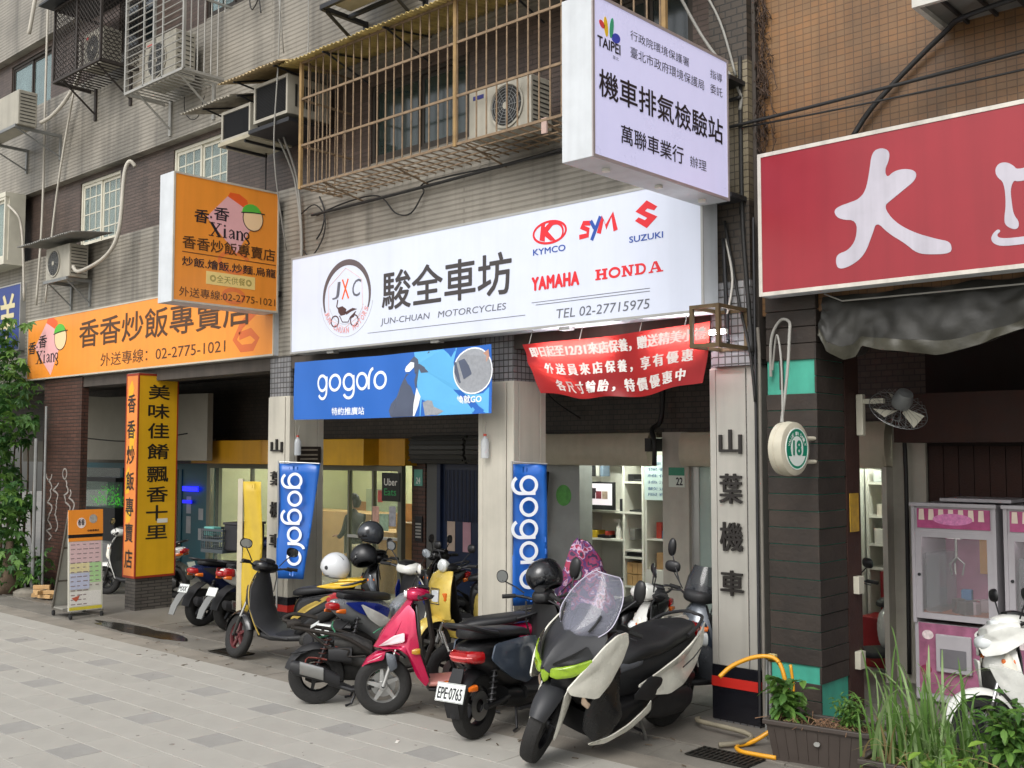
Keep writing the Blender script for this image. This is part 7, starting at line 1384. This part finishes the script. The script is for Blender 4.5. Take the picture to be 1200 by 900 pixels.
g.mirror(1, .4, .18, 1.05, .3, .33, 1.28, .04, .08, rnd_=True); g.mirror(-1, .4, .18, 1.05, .3, .33, 1.28, .04, .08, rnd_=True)
# ---- scooter under a purple patterned cover
cm_ = bpy.data.materials.new('purple_camouflage'); cm_.use_nodes = True; N = cm_.node_tree.nodes; Lk = cm_.node_tree.links; P_ = N['Principled BSDF']; P_.inputs['Roughness'].default_value = .7
tc = N.new('ShaderNodeTexCoord'); nz = N.new('ShaderNodeTexNoise'); nz.inputs['Scale'].default_value = 11; nz.inputs['Detail'].default_value = 2; Lk.new(tc.outputs['Object'], nz.inputs['Vector']); cr = N.new('ShaderNodeValToRGB'); cr.color_ramp.interpolation = 'CONSTANT'
for i, (p_, c_) in enumerate(((0, '2c1b3c'), (.42, '7a2448'), (.5, '4a2a5c'), (.56, 'a88aa0'), (.61, '8a1f3e'), (.68, '241a34'))):
    e = cr.color_ramp.elements[i] if i < 2 else cr.color_ramp.elements.new(p_); e.position = p_; e.color = (*rgb(c_), 1)
Lk.new(nz.outputs[0], cr.inputs[0]); Lk.new(cr.outputs[0], P_.inputs['Base Color'])
rows = []
for k in range(14):
    t = k / 13; rr = .05 + .36 * t ** .8; z = 1.38 - .62 * t
    rows.append([(-6.2 + .02 * t + rr * (1.0 + .12 * math.sin(3 * a + t * 2)) * math.cos(a) * .62 + .04 * mnoise.noise(Vector((a, t * 4, 0))), 7.75 + rr * math.sin(a) * .95 + .05 * mnoise.noise(Vector((a * 2, t * 3, 4))), z + .05 * mnoise.noise(Vector((math.cos(a) * 2, math.sin(a) * 2, t * 2))) + .02 * math.sin(9 * a) * t) for a in [i * 2 * PI / 36 for i in range(36)]])
o = B().grid(rows, closed=True, cap=True).ob('scooter_cover', cm_, smooth='all'); tag(o, 'purple and red patterned cape thrown over scooter handlebars', 'cover')
g = generic('black scooter hidden under the purple patterned cape', -6.2, 8.2, 262, p_black, mattb, mirrors=False)
# ---- left pair seen from behind
g = generic('navy scooter with a crate of goods behind its seat, second from the yellow column', -12.15, 8.05, 95, p_navy, mattb, plate='MXK', rail=True, steer=0)
g.shell([(-.84, .5, .06), (-.95, .42, .065), (-1.04, .3, .06), (-1.08, .2, .05)], 'rear_flap', mat('flap_grey2', '6f706e', .5), bulge=0, thick=.012)
g = generic('white scooter with a red tail lamp beside the navy one', -11.55, 8.1, 93, p_white, p_ivory, plate='', steer=0); g.shell([(-.84, .5, .06), (-.95, .42, .065), (-1.04, .3, .06), (-1.08, .2, .05)], 'rear_flap', mat('flap_grey2'), bulge=0, thick=.012); g.panel([(-.66, .12, .66), (-.80, .07, .69), (-.78, .08, .78), (-.66, .12, .76)], 'red_lamp', lensR, bulge=.02)
g.mirror(1, .36, .17, 1.0, .34, .34, 1.2, m=p_white)
cr_ = empty('delivery_crate', (-12.0, 7.68, .92), R(5), 'grey lattice crate with teal lid corner on the navy scooter', 'crate'); cm2 = mat('crate_grey', '3a4246', .55, var=.15)
B().box(-.22, .22, -.2, .2, 0, .015).ob('base', cm2, cr_)
for zz in (.015, .14, .27): 
    for (a, c, d, e) in ((-.22, .22, -.2, -.185), (-.22, .22, .185, .2), (-.22, -.205, -.185, .185), (.205, .22, -.185, .185)): B().box(a, c, d, e, zz, zz + .03).ob('crate_rail', cm2, cr_)
b = B()
for k in range(12): b.box(-.22 + k * .039, -.212 + k * .039, -.198, -.19, .03, .28); b.box(-.22 + k * .039, -.212 + k * .039, .19, .198, .03, .28)
for k in range(10): b.box(.207, .215, -.18 + k * .04, -.172 + k * .04, .03, .28); b.box(-.215, -.207, -.18 + k * .04, -.172 + k * .04, .03, .28)
for k in range(5): b.box(-.22, .22, -.197, -.192, .06 + k * .045, .066 + k * .045); b.box(.209, .214, -.19, .19, .06 + k * .045, .066 + k * .045)
tag(b.ob('lattice', cm2, cr_), kind='stuff')
bg_ = empty('delivery_bag', (-11.8, 7.74, .95), R(4), 'black square delivery bag beside the crate', 'bag'); B().box(-.02, .3, -.2, .2, 0, .34).ob('bag_body', mat('bag_black', '1c1c20', .55, var=.3, vs=8, bump=.3), bg_, bev=.025); B().box(-.03, .31, -.21, .21, .33, .36).ob('bag_lid', mat('bag_lid', '2a282c', .5, var=.2), bg_, bev=.01)
o = B().box(-12.2, -11.98, 7.5, 7.62, 1.13, 1.24).ob('teal_box', mat('teal_box', '5f9c94', .5, var=.1), bev=.01); tag(o, 'teal box inside the lattice crate', 'box')
# ---- far left scooter and right hand scooter
g = generic('white scooter half hidden between menu board and yellow column', -15.25, 8.3, 205, p_white, p_ivory, steer=10)
g = generic('white scooter with clear headlight behind the tall grass', -2.4, 8.45, 238, p_white, p_ivory, steer=-20, headlamp='bar', rim=rimB, r=.25, wb=1.28)
g.panel([(.62, .0, .84), (.58, .12, .90), (.46, .20, .95), (.34, .23, .93), (.36, .22, .84), (.50, .18, .76), (.60, .07, .74)], 'headlight_cowl', p_white, bulge=.01, M=g.ST, thick=.02); g.loft([(.36, .84, 1.0, .17), (.48, .82, .98, .16), (.56, .84, .94, .1)], 'cowl_core', p_white, p=.7, M=g.ST)
g.loft([(.52, .78, .9, .11), (.60, .79, .88, .085), (.62, .81, .86, .04)], 'main_lamp', lens, M=g.ST)
g.panel([(.60, .05, .70), (.56, .15, .70), (.46, .24, .66), (.40, .25, .5), (.40, .22, .36), (.48, .17, .44), (.55, .1, .55)], 'wing_panel', p_white, bulge=.01, thick=.014); g.panel([(.44, .235, .46), (.36, .25, .52), (.24, .25, .40), (.2, .24, .26), (.34, .22, .24)], 'lower_wing', p_white, bulge=.008)
g.shell([(.57, .66, .13, .05), (.53, .52, .15, .05), (.48, .40, .14, .04)], 'radiator_guard', eng, thick=.01)
g = generic('dark scooter parked inside the side shop doorway', -4.45, 10.2, 235, p_white, p_black, steer=10)
# ============================================================ plants, planters, board, people, small things
# leaf helpers
def leaf_obj_mesh(b, M_, l, w, fold=.2, n=3):
    vs = []; fs = []
    for i in range(n + 1):
        t = i / n; ww = w * math.sin(PI * (t * .9 + .05)) ; z = -.25 * l * t * t
        vs += [(t * l, -ww / 2, z + ww * fold), (t * l, 0, z), (t * l, ww / 2, z + ww * fold)]
    for i in range(n): a = i * 3; fs += [(a, a + 3, a + 4, a + 1), (a + 1, a + 4, a + 5, a + 2)]
    b.add(vs, fs, M_)
def rotM(yaw, pit, roll, loc): return Matrix.Translation(loc) @ Matrix.Rotation(yaw, 4, 'Z') @ Matrix.Rotation(pit, 4, 'Y') @ Matrix.Rotation(roll, 4, 'X')
def leaf_mat(name, c, var=.3):
    m = mat(name, c, .45, var=var, vs=3.5, spec=.35); nt_ = m.node_tree; N = nt_.nodes; p = N['Principled BSDF']; t = N.new('ShaderNodeBsdfTranslucent'); t.inputs[0].default_value = (*[x * 1.6 for x in rgb(c)], 1); mx = N.new('ShaderNodeMixShader'); mx.inputs[0].default_value = .28
    nt_.links.new(p.outputs[0], mx.inputs[1]); nt_.links.new(t.outputs[0], mx.inputs[2]); nt_.links.new(mx.outputs[0], N['Material Output'].inputs[0]); return m
lf1 = leaf_mat('leaf_deep', '34582a'); lf2 = leaf_mat('leaf_mid', '4c7036'); lf3 = leaf_mat('leaf_fresh', '64883e'); grs = leaf_mat('grass_blade', '5c7e3c'); grs2 = leaf_mat('grass_pale', '869e6a'); grsd = leaf_mat('grass_dry', '9a8860'); bark = mat('bark', '5a4a3a', .85, var=.3, bump=.5)
r = random.Random(11)
# big creeper on the far left pillar
iv = empty('climbing_plant', (0, 0, 0), 0, 'leafy green climber smothering the wall at the far left', 'plant')
cl = [B(), B(), B()]
def lobed(b, M_, s_):
    for a, l in ((0, 1), (.75, .78), (-.75, .78), (1.6, .5), (-1.6, .5)): leaf_obj_mesh(b, M_ @ Matrix.Rotation(a, 4, 'Z'), s_ * l, s_ * .42 * l, .15, 2)
for i in range(2300):
    u = r.random(); z = r.uniform(.15, 4.35)
    xr_ = -17.0 + .5 * math.sin(z * 2.1) + (.35 if z < 3.2 and z > 2 else 0) - (.55 if z > 3.3 else 0) + .2 * math.sin(z * 5)
    x = xr_ - abs(r.gauss(0, 1.1)); y = 7.45 - r.random() ** 1.5 * .75 - .2 * mnoise.noise(Vector((x, z, 0)))
    if mnoise.noise(Vector((x * 1.4, 0, z * 1.4))) < -.22: continue
    s_ = r.uniform(.09, .19); k = 2 if r.random() < .25 else (1 if r.random() < .5 else 0)
    lobed(cl[k], rotM(r.uniform(0, 6.28), r.uniform(-.1, 1.1), r.uniform(-.5, .5), (x, y, z)), s_)
for b_, m_ in zip(cl, (lf1, lf2, lf3)): tag(b_.ob('leaves', m_, iv), kind='stuff')
for k in range(7):
    x = -17.2 - k * .26; p = [(x + .1 * math.sin(i + k), 7.5 + .05 * math.cos(i * 1.3 + k), i * .4) for i in range(7)]; B().tube(p, [.03 - .003 * i for i in range(7)], 6).ob('stem', bark, iv, smooth='all')
B().lathe([(.02, 0), (.2, 0), (.22, .12), (.1, .4), (.05, .8)], 10, Matrix.Translation((-17.1, 7.1, 0))).ob('stump', bark, iv, smooth='all')
s = empty('sign_stand', (-16.6, 7.25, 0), 0, 'round concrete base with a steel pole by the brown pillar', 'stand'); B().lathe([(.0, 0), (.26, 0), (.27, .06), (.2, .1), (.05, .12), (0, .12)], 24).ob('base', cem, s, smooth=True); B().tube([(0, 0, .1), (0, 0, 2.4)], .028).ob('pole', galv, s); B().tube([(.12, .1, .02), (.1, .1, 2.9)], .02).ob('pole', galv, s)
s = empty('flower_pot', (-17.55, 7.0, 0), 0, 'terracotta trough with small green plants at the left edge', 'plant pot'); B().prism([(-.3, 0), (.3, 0), (.34, .25), (-.34, .25)], -.12, .12, FR((0, 0, 0), (1, 0, 0), (0, 0, 1))).ob('pot', mat('terracotta', 'a0482c', .7, var=.15), s); b = B()
for k in range(160): leaf_obj_mesh(b, rotM(r.uniform(0, 6.28), r.uniform(-1.3, .1), 0, (r.uniform(-.3, .3), r.uniform(-.1, .1), .25)), r.uniform(.1, .28), .05)
tag(b.ob('leaves', lf3, s), kind='stuff')
s = empty('wood_offcuts', (-16.0, 7.2, 0), 0, 'small heap of split wood offcuts at the foot of the brown pillar', 'firewood')
for k in range(9): B(Matrix.Translation((r.uniform(-.2, .15), r.uniform(-.1, .1), .03 + (k // 4) * .06)) @ Matrix.Rotation(r.uniform(0, 3), 4, 'Z')).box(-.12, .12, -.03, .03, 0, .055).ob('offcut', wood_l, s, bev=.004)
# A-frame menu board
s = empty('menu_board', (-13.95, 6.76, 0), 0, 'leaning orange topped menu board on castors before the yellow column', 'menu board'); s.rotation_euler = (0, 0, R(88)); steelf = mat('board_frame', '6a665e', .5, metal=.4, var=.2)
T_ = Matrix.Rotation(R(0), 4, 'X'); G = FR((0, -.12, .1), (1, 0, 0), (0, .06, 1)); G0 = G
B(G).box(-.23, .23, 0, 1.32, -.02, 0).ob('board', mat('board_white', 'c8c6b8', .5, var=.05), s); B(G).box(-.235, .235, 1.0, 1.325, 0, .012).ob('header', face_o, s); B(G).box(-.235, .235, .955, 1.0, -.0, .006).ob('gap', blkp, s)
B(G).box(-.23, .23, .91, .955, 0, .006).ob('orange_strip', face_o, s); b = B(G); b.prism(ell(-.06, 1.15, .06, .07, 16), .012, .014); b.ob('logo', mat('logo_white', 'e0d0c8', .5), s); b = B(G); letter(b, '香香', -.11, -.02, 1.12, 1.2, .01, .0155); letter(b, '炒飯專賣店', .02, .18, 1.03, 1.06, .01, .014); b.ob('lettering', ink_k, s); B(G).prism(ell(.1, 1.2, .055, .06, 16), .012, .014).ob('photo', mat('photo_grey', 'a8a49c', .5, var=.3, vs=40), s)
for nm, a, c, d, e, cc in (('price_block', -.21, .21, .63, .9, 'd4b4b4'), ('price_block', -.21, .05, .5, .62, 'd8cc9c'), ('price_block', .06, .21, .36, .62, 'a8cc90'), ('price_block', -.21, .05, .28, .49, 'b8bcd0'), ('price_block', -.21, .21, .06, .25, 'd8d4cc'), ('yellow_strip', -.22, .22, .01, .05, 'c8b83c')): B(G).box(a, c, d, e, 0, .003).ob(nm, mat('menu_' + cc, cc, .5, var=.12, vs=60), s)
b = B(G)
for i in range(14):
    for j in range(5):
        if .06 + i * .06 < .26 and j > 2: continue
        x = -.2 + j * .083; z = .08 + i * .06; b.box(x, x + r.uniform(.03, .07), z, z + .012, .003, .0045)
tag(b.ob('menu_print', mat('menu_ink', '8a7a78', .6), s), kind='stuff'); B(G).prism([(-.19, .17), (-.08, .2), (-.1, .15), (-.13, .12)], .003, .005).ob('picture', mat('picture_red', 'b85a40', .5), s)
for sx in (-.225, .205): B().tube([(sx + .01, .42, .1), (sx + .01, -.03, 1.42)], .016).ob('frame_leg', steelf, s); B().box(sx, sx + .02, -.16, .44, .08, .1).ob('frame_foot', steelf, s)
for zz, yy in ((.45, .26), (.9, .1)): B().box(-.22, .22, yy + .04, yy + .06, zz, zz + .025).ob('cross_bar', steelf, s)
B().box(-.21, .21, .1, .42, .1, .115).ob('tray', mat('tray_grey', '8a8880', .6), s); B(FR((0, .42, .12), (1, 0, 0), (0, -.34, 1))).box(-.2, .2, 0, 1.28, -.004, 0).ob('back_sheet', mat('back_sheet', 'a8a8a0', .5, var=.1), s)
for sx in (-.21, .21):
    for sy in (-.14, .4): B(Matrix.Translation((sx, sy, .035)) @ Matrix.Rotation(R(90), 4, 'Y')).lathe([(0, -.012), (.035, -.012), (.035, .012), (0, .012)], 14).ob('castor', rubber, s)
# planters, front right
def planter(label, x0, x1, y0, y1, h, rz, m):
    s = empty('planter', ((x0 + x1) / 2, (y0 + y1) / 2, 0), R(rz), label, 'planter'); w, d_ = (x1 - x0) / 2, (y1 - y0) / 2; ti = .86
    vs = []; 
    for z, k in ((0, ti), (h, 1)): vs += [(-w * k, -d_ * k, z), (w * k, -d_ * k, z), (w * k, d_ * k, z), (-w * k, d_ * k, z)]
    B().add(vs, [(0, 3, 2, 1), (0, 1, 5, 4), (1, 2, 6, 5), (2, 3, 7, 6), (3, 0, 4, 7)]).ob('tub', m, s); b = B()
    for (a, c, d, e) in ((-w - .02, w + .02, -d_ - .02, -d_ + .015), (-w - .02, w + .02, d_ - .015, d_ + .02), (-w - .02, -w + .015, -d_ + .015, d_ - .015), (w - .015, w + .02, -d_ + .015, d_ - .015)): B().box(a, c, d, e, h - .015, h + .02).ob('rim', m, s, bev=.006)
    for k in range(9): xx = -w * .85 + k * w * .21; B().tube([(xx * .9, -d_ * .88, .03), (xx, -d_ * .985, h - .03)], .006, 5).ob('rib', m, s)
    B(FS(0, -d_ * .95 - .012, h * .62)).prism(ell(0, 0, .022, .016, 16), 0, .014).ob('badge', mat('badge_grey', '8c8c88', .4), s)
    B().box(-w + .01, w - .01, -d_ + .01, d_ - .01, h - .05, h - .03).ob('soil', mat('soil', '4a3828', .95, var=.4, vs=20, bump=1), s); b = B()
    for k in range(70): x = r.uniform(-w * .9, w * .9); y = r.uniform(-d_ * .8, d_ * .8); a = r.uniform(0, 6.28); l = r.uniform(.05, .2); b.tube([(x, y, h - .03), (x + l * .5 * math.cos(a), y + l * .5 * math.sin(a), h + r.uniform(0, .05)), (x + l * math.cos(a), y + l * math.sin(a), h - .01)], .003, 3)
    tag(b.ob('dry_twigs', mat('twig', '8a6a50', .8, var=.3), s), kind='stuff'); return s
plm = mat('planter_brown', '3c342f', .5, var=.12, vs=8)
planter('dark brown ribbed planter trough below the wooden column', -3.93, -3.18, 7.02, 7.34, .27, 8, plm)
def bush(label, x, y, z, n, rad, hh, ms, ls=.05, name='shrub', stems=7):
    s = empty(name, (x, y, z), 0, label, 'plant'); bs = [B() for _ in ms]
    for k in range(stems):
        a = r.uniform(0, 6.28); t = Vector((rad * .7 * math.cos(a) * r.random(), rad * .7 * math.sin(a) * r.random(), hh * r.uniform(.6, 1))); p = [(0, 0, 0), tuple(t * .5 + Vector((0, 0, hh * .1))), tuple(t)]; B().tube(p, [.006, .005, .002], 5).ob('stem', mat('green_stem', '5a6a34', .7), s)
        for q in range(n // stems):
            u = r.uniform(.3, 1.05); c = t * u + Vector((r.gauss(0, rad * .16), r.gauss(0, rad * .16), r.gauss(0, hh * .1)))
            leaf_obj_mesh(bs[r.randrange(len(ms))], rotM(r.uniform(0, 6.28), r.uniform(-.6, .7), r.uniform(-.4, .4), c), ls * r.uniform(.7, 1.3), ls * .5)
    for b_, m_ in zip(bs, ms): tag(b_.ob('leaves', m_, s), kind='stuff')
    return s
bush('leafy young plant with broad leaves at the left end of the planter', -3.82, 7.18, .22, 150, .2, .34, (lf2, lf3), .11, stems=6)
bush('small fine leaved bush at the right end of the planter', -3.4, 7.2, .22, 420, .17, .26, (lf2, lf3), .04, stems=12)
bush('bright green bush in the bottom right corner, upper one', -2.2, 6.95, .25, 500, .3, .42, (lf3, lf2), .085, stems=14)
bush('bright green bush in the bottom right corner, lower one', -2.35, 6.2, .0, 500, .3, .5, (lf3, leaf_mat('leaf_lime', '7c9c40')), .085, stems=14)
planter('second planter under the tall grass, mostly hidden', -3.1, -2.3, 6.75, 7.2, .2, 6, plm)
tg_ = empty('tall_grass', (-2.72, 6.9, .1), 0, 'tall arching lemon grass clump in front of the white scooter', 'grass clump'); bs = [B(), B(), B()]
for i in range(330):
    x, y = r.gauss(0, .15), r.gauss(0, .1); a = r.uniform(0, 6.28); h = r.uniform(.2, 1.0) * (.55 + .45 * r.random()) * (1 if r.random() < .75 else .6); out = r.uniform(.08, .6) * (h + .2); w = r.uniform(.007, .017); n = 9; vs = []; fs = []; k = 0 if r.random() < .55 else (1 if r.random() < .65 else 2)
    if k == 2: h *= .5
    c_, s_ = math.cos(a), math.sin(a)
    for q in range(n + 1):
        t = q / n; ww = w * (1 - t) ** .6; rr = out * t ** 1.8; z = h * (t * 1.35 - .6 * t ** 2.6 * (out / (h + .1)) - .25 * t ** 4); px_, py_ = x + rr * c_, y + rr * s_; vs += [(px_ - s_ * ww, py_ + c_ * ww, z), (px_, py_, z - ww * .4), (px_ + s_ * ww, py_ - c_ * ww, z)]
    for q in range(n): a_ = q * 3; fs += [(a_, a_ + 3, a_ + 4, a_ + 1), (a_ + 1, a_ + 4, a_ + 5, a_ + 2)]
    bs[k].add(vs, fs)
for b_, m_ in zip(bs, (grs, grs2, grsd)): tag(b_.ob('blades', m_, tg_, smooth='all'), kind='stuff')
# standpipe with yellow hose, grey bent pipe, drain grate
s = empty('water_tap', (0, 0, 0), 0, 'standpipe tap in front of the wooden column', 'tap'); B().tube([(-4.13, 7.45, 0), (-4.13, 7.45, .62)], .013).ob('pipe', galv, s); B().tube([(-4.17, 7.45, 0), (-4.16, 7.46, .6)], .01).ob('pipe', galv, s); B().tube([(-4.13, 7.45, .61), (-4.05, 7.42, .62), (-4.02, 7.4, .6)], .018).ob('spout', mat('brass', '8a7434', .4, metal=.8), s); B().box(-4.12, -4.06, 7.4, 7.44, .63, .66).ob('handle', mat('tap_cream', 'b8a878', .5), s)
yh = mat('yellow_hose', 'd0921a', .4, var=.08)
cable([(-4.36, 7.1, .50), (-4.3, 7.2, .58), (-4.18, 7.34, .64), (-4.05, 7.4, .63), (-3.98, 7.4, .5), (-3.97, 7.4, .3), (-4.02, 7.32, .15), (-4.14, 7.2, .04), (-4.2, 7.08, .02), (-4.12, 6.98, .02), (-3.98, 6.98, .02), (-3.84, 7.0, .02)], .017, 'yellow garden hose looped from the tap onto the ground', yh, 'garden_hose', 'hose')
cable([(-3.94, 7.42, .6), (-3.92, 7.42, .4), (-3.93, 7.36, .2), (-3.95, 7.3, .02)], .012, 'second strand of yellow hose dropping straight down', yh, 'garden_hose', 'hose')
cable([(-4.8, 7.5, .05), (-4.7, 7.35, .07), (-4.3, 7.3, .07), (-4.18, 7.25, .05), (-4.2, 7.1, .04), (-4.3, 6.98, .03)], .02, 'grimy grey bent pipe at the foot of the right pillar', mat('grimy_pipe', '77705f', .7, var=.3), 'bent_pipe', 'pipe')
s = empty('drain_grate', (0, 0, 0), 0, 'dark steel drain grating in the gutter by the planter', 'drain'); gt = mat('grate', '33312d', .5, metal=.6, var=.3); B().box(-4.4, -3.9, 6.7, 6.94, -.003, .003).ob('pit', mat('pit_black', '080808', .9), s)
bars(13, lambda: B().box(-4.4, -4.385, 6.7, 6.94, .003, .014).ob('bar', gt, s), (.04, 0, 0), s)
for y in (6.69, 6.78, 6.87, 6.94): B().box(-4.41, -3.895, y, y + .012, .004, .012).ob('rail', gt, s)
s2 = empty('drain_grate', (-6.1, -.15, 0), 0, 'dark drain grating beside the front wheel of the gold edged scooter', 'drain')
for o in [x for x in bpy.data.objects if x.parent == s]: inst(o, s2)
# damp patch on the gutter
o = B(); pl = [( -12.35 + 1.1 * math.cos(a) * (1 + .25 * mnoise.noise(Vector((math.cos(a) * 2, math.sin(a) * 2, 1)))), 6.72 + .16 * math.sin(a) * (1 + .4 * mnoise.noise(Vector((math.cos(a) * 3, math.sin(a) * 3, 7))))) for a in [i * PI / 24 for i in range(48)]]
o.prism(pl, -.002, .0015); tag(o.ob('puddle', mat('wet_patch', '2c2823', .12, var=.3, vs=3)), 'dark puddle in the gutter behind the yellow column', 'puddle')
# gum spots, oil drips and grit
b = B(); rg = random.Random(21)
for i in range(170):
    x = rg.uniform(-14, -3.5); y = rg.uniform(3.2, 6.7); q = rg.uniform(.003, .014) * (1.6 if rg.random() < .08 else 1); a0 = rg.random() * 6
    b.prism([(x + q * math.cos(a0 + k * PI / 4) * rg.uniform(.7, 1.3), y + q * math.sin(a0 + k * PI / 4) * rg.uniform(.7, 1.2)) for k in range(8)], .0005, .002)
tag(b.ob('gum_spots', mat('gum_grey', '85827b', .8, var=.3)), 'grey gum spots and drips scattered over the paving', 'stains', kind='stuff')
b = B()
for i in range(110):
    x = rg.uniform(-13, -4); y = rg.uniform(5.9, 7.6); a = rg.random() * 3; l = rg.uniform(.01, .035)
    b.box(-l, l, -.004, .004, .004, .008, Matrix.Translation((x, y, .002)) @ Matrix.Rotation(a, 4, 'Z'))
tag(b.ob('leaf_litter', mat('litter_brown', '5a4c3a', .9, var=.3)), 'brown bits of leaf and butts along the gutter', 'litter', kind='stuff')
# debris
for (x, y, l) in ((-5.2, 5.9, 'small white paper scrap near the maxi scooter wheel'), (-6.2, 5.5, 'scrap of paper on the light paving')):
    o = B(Matrix.Translation((x, y, .004)) @ Matrix.Rotation(r.random() * 3, 4, 'Z')).box(-.03, .03, -.012, .012, 0, .003).ob('paper_scrap', white); tag(o, l, 'litter')
# ---- the cook in the kitchen, seen from the side behind glass
def skin_body(name, pts, edges, radii, m, parent, sub=2, root=0):
    me = bpy.data.meshes.new(name); me.from_pydata(pts, edges, []); me.materials.append(m); o = bpy.data.objects.new(name, me); COL.objects.link(o); o.parent = parent
    o.modifiers.new('sk', 'SKIN'); sv = me.skin_vertices[0].data
    for i, rr in enumerate(radii): sv[i].radius = rr if isinstance(rr, tuple) else (rr, rr)
    sv[root].use_root = True; sb = o.modifiers.new('ss', 'SUBSURF'); sb.levels = sb.render_levels = sub; o.modifiers['sk'].use_smooth_shade = True; return o
pe = empty('person', (-12.95, 10.6, 0), R(185), 'cook in a black cap and black top standing at the kitchen counter', 'person')
pe.scale = (.88, .88, .88); skn = mat('skin', 'c09078', .5, var=.05); blk_c = mat('black_cloth', '17171a', .8, var=.2, vs=15)
pts = [(0, 0, .92), (0, 0, 1.12), (.02, 0, 1.33), (.03, 0, 1.43), (.05, 0, 1.5), (0.02, .17, 1.36), (.06, .22, 1.12), (.24, .15, 1.0), (.33, .1, 1.02), (.02, -.17, 1.36), (.06, -.22, 1.12), (.24, -.15, 1.0), (.33, -.1, 1.02), (0, .09, .86), (0.02, .1, .48), (0, .1, .08), (.1, .11, .03), (0, -.09, .86), (.02, -.1, .48), (0, -.1, .08), (.1, -.11, .03)]
ed = [(0, 1), (1, 2), (2, 3), (3, 4), (2, 5), (5, 6), (6, 7), (7, 8), (2, 9), (9, 10), (10, 11), (11, 12), (0, 13), (13, 14), (14, 15), (15, 16), (0, 17), (17, 18), (18, 19), (19, 20)]
rd = [(.15, .12), (.15, .11), (.17, .11), (.06, .06), .05, .06, .05, .04, .03, .06, .05, .04, .03, .085, .06, .045, .035, .085, .06, .045, .035]
skin_body('body', pts, ed, rd, blk_c, pe)
hd = B(); rows = []
for k in range(13):
    ph = PI / 2 - k / 12 * PI; rows.append([(.06 + .1 * math.cos(ph) * math.cos(a) + (.018 if abs(a) < .3 and abs(ph + .1) < .25 else 0) + (.006 if abs(a) < .5 and -.75 < ph < -.5 else 0), .078 * math.cos(ph) * math.sin(a), 1.62 + .125 * math.sin(ph)) for a in [(-PI + i * 2 * PI / 24) for i in range(24)]])
hd.grid(rows, closed=True).ob('head', skn, pe, smooth='all')
for sg in (1, -1):
    B(Matrix.Translation((.05, sg * .08, 1.62))).lathe([(0, -.01), (.02, 0), (0, .01)], 10).ob('ear', skn, pe, smooth='all'); B(Matrix.Translation((.148, sg * .032, 1.64))).lathe([(0, -.01), (.01, 0), (0, .01)], 10).ob('eye', black, pe, smooth='all')
B().box(.148, .156, -.025, .025, 1.57, 1.576).ob('mouth', mat('lip', '8a4a40', .5), pe)
rows = [[(.045 + .118 * math.cos(ph) * math.cos(a), .092 * math.cos(ph) * math.sin(a), 1.65 + .12 * math.sin(ph)) for a in [i * 2 * PI / 24 for i in range(24)]] for ph in [PI / 2 - k / 8 * PI * .5 for k in range(9)]]
B().grid(rows, closed=True).ob('cap', blk_c, pe, smooth='all'); rows = [[(.02 - .03 + .1 * math.cos(ph) * math.cos(a), .084 * math.cos(ph) * math.sin(a), 1.62 + .12 * math.sin(ph)) for a in [PI / 2 + i * PI / 12 for i in range(13)]] for ph in [.3 - k / 6 * 1.3 for k in range(7)]]; B().grid(rows).ob('hair', mat('hair', '1a1412', .6), pe, smooth='all')
for sg in (1, -1):
    B(Matrix.Translation((.37, sg * .1, 1.02))).lathe([(0, -.02), (.03, -.01), (.034, .01), (0, .02)], 12).ob('palm', skn, pe, smooth='all')
    for k in range(4): B().tube([(.39, sg * (.085 + k * .016), 1.022), (.425 - .004 * abs(k - 1.5), sg * (.083 + k * .017), 1.015), (.445 - .006 * abs(k - 1.5), sg * (.083 + k * .017), .995)], [.009, .008, .006], 6).ob('finger', skn, pe, smooth='all')
    B().tube([(.36, sg * .075, 1.025), (.385, sg * .055, 1.02), (.405, sg * .052, 1.005)], [.01, .009, .007], 6).ob('thumb', skn, pe, smooth='all')
B(FX(.14, 0, 0)).box(-.13, .13, .72, 1.25, 0, .01).ob('apron', mat('apron_cream', 'b0a890', .8, var=.15), pe)
for o in list(bpy.data.objects):   # tidy names
    if o.name == 'seam_shadow': bpy.data.objects.remove(o)
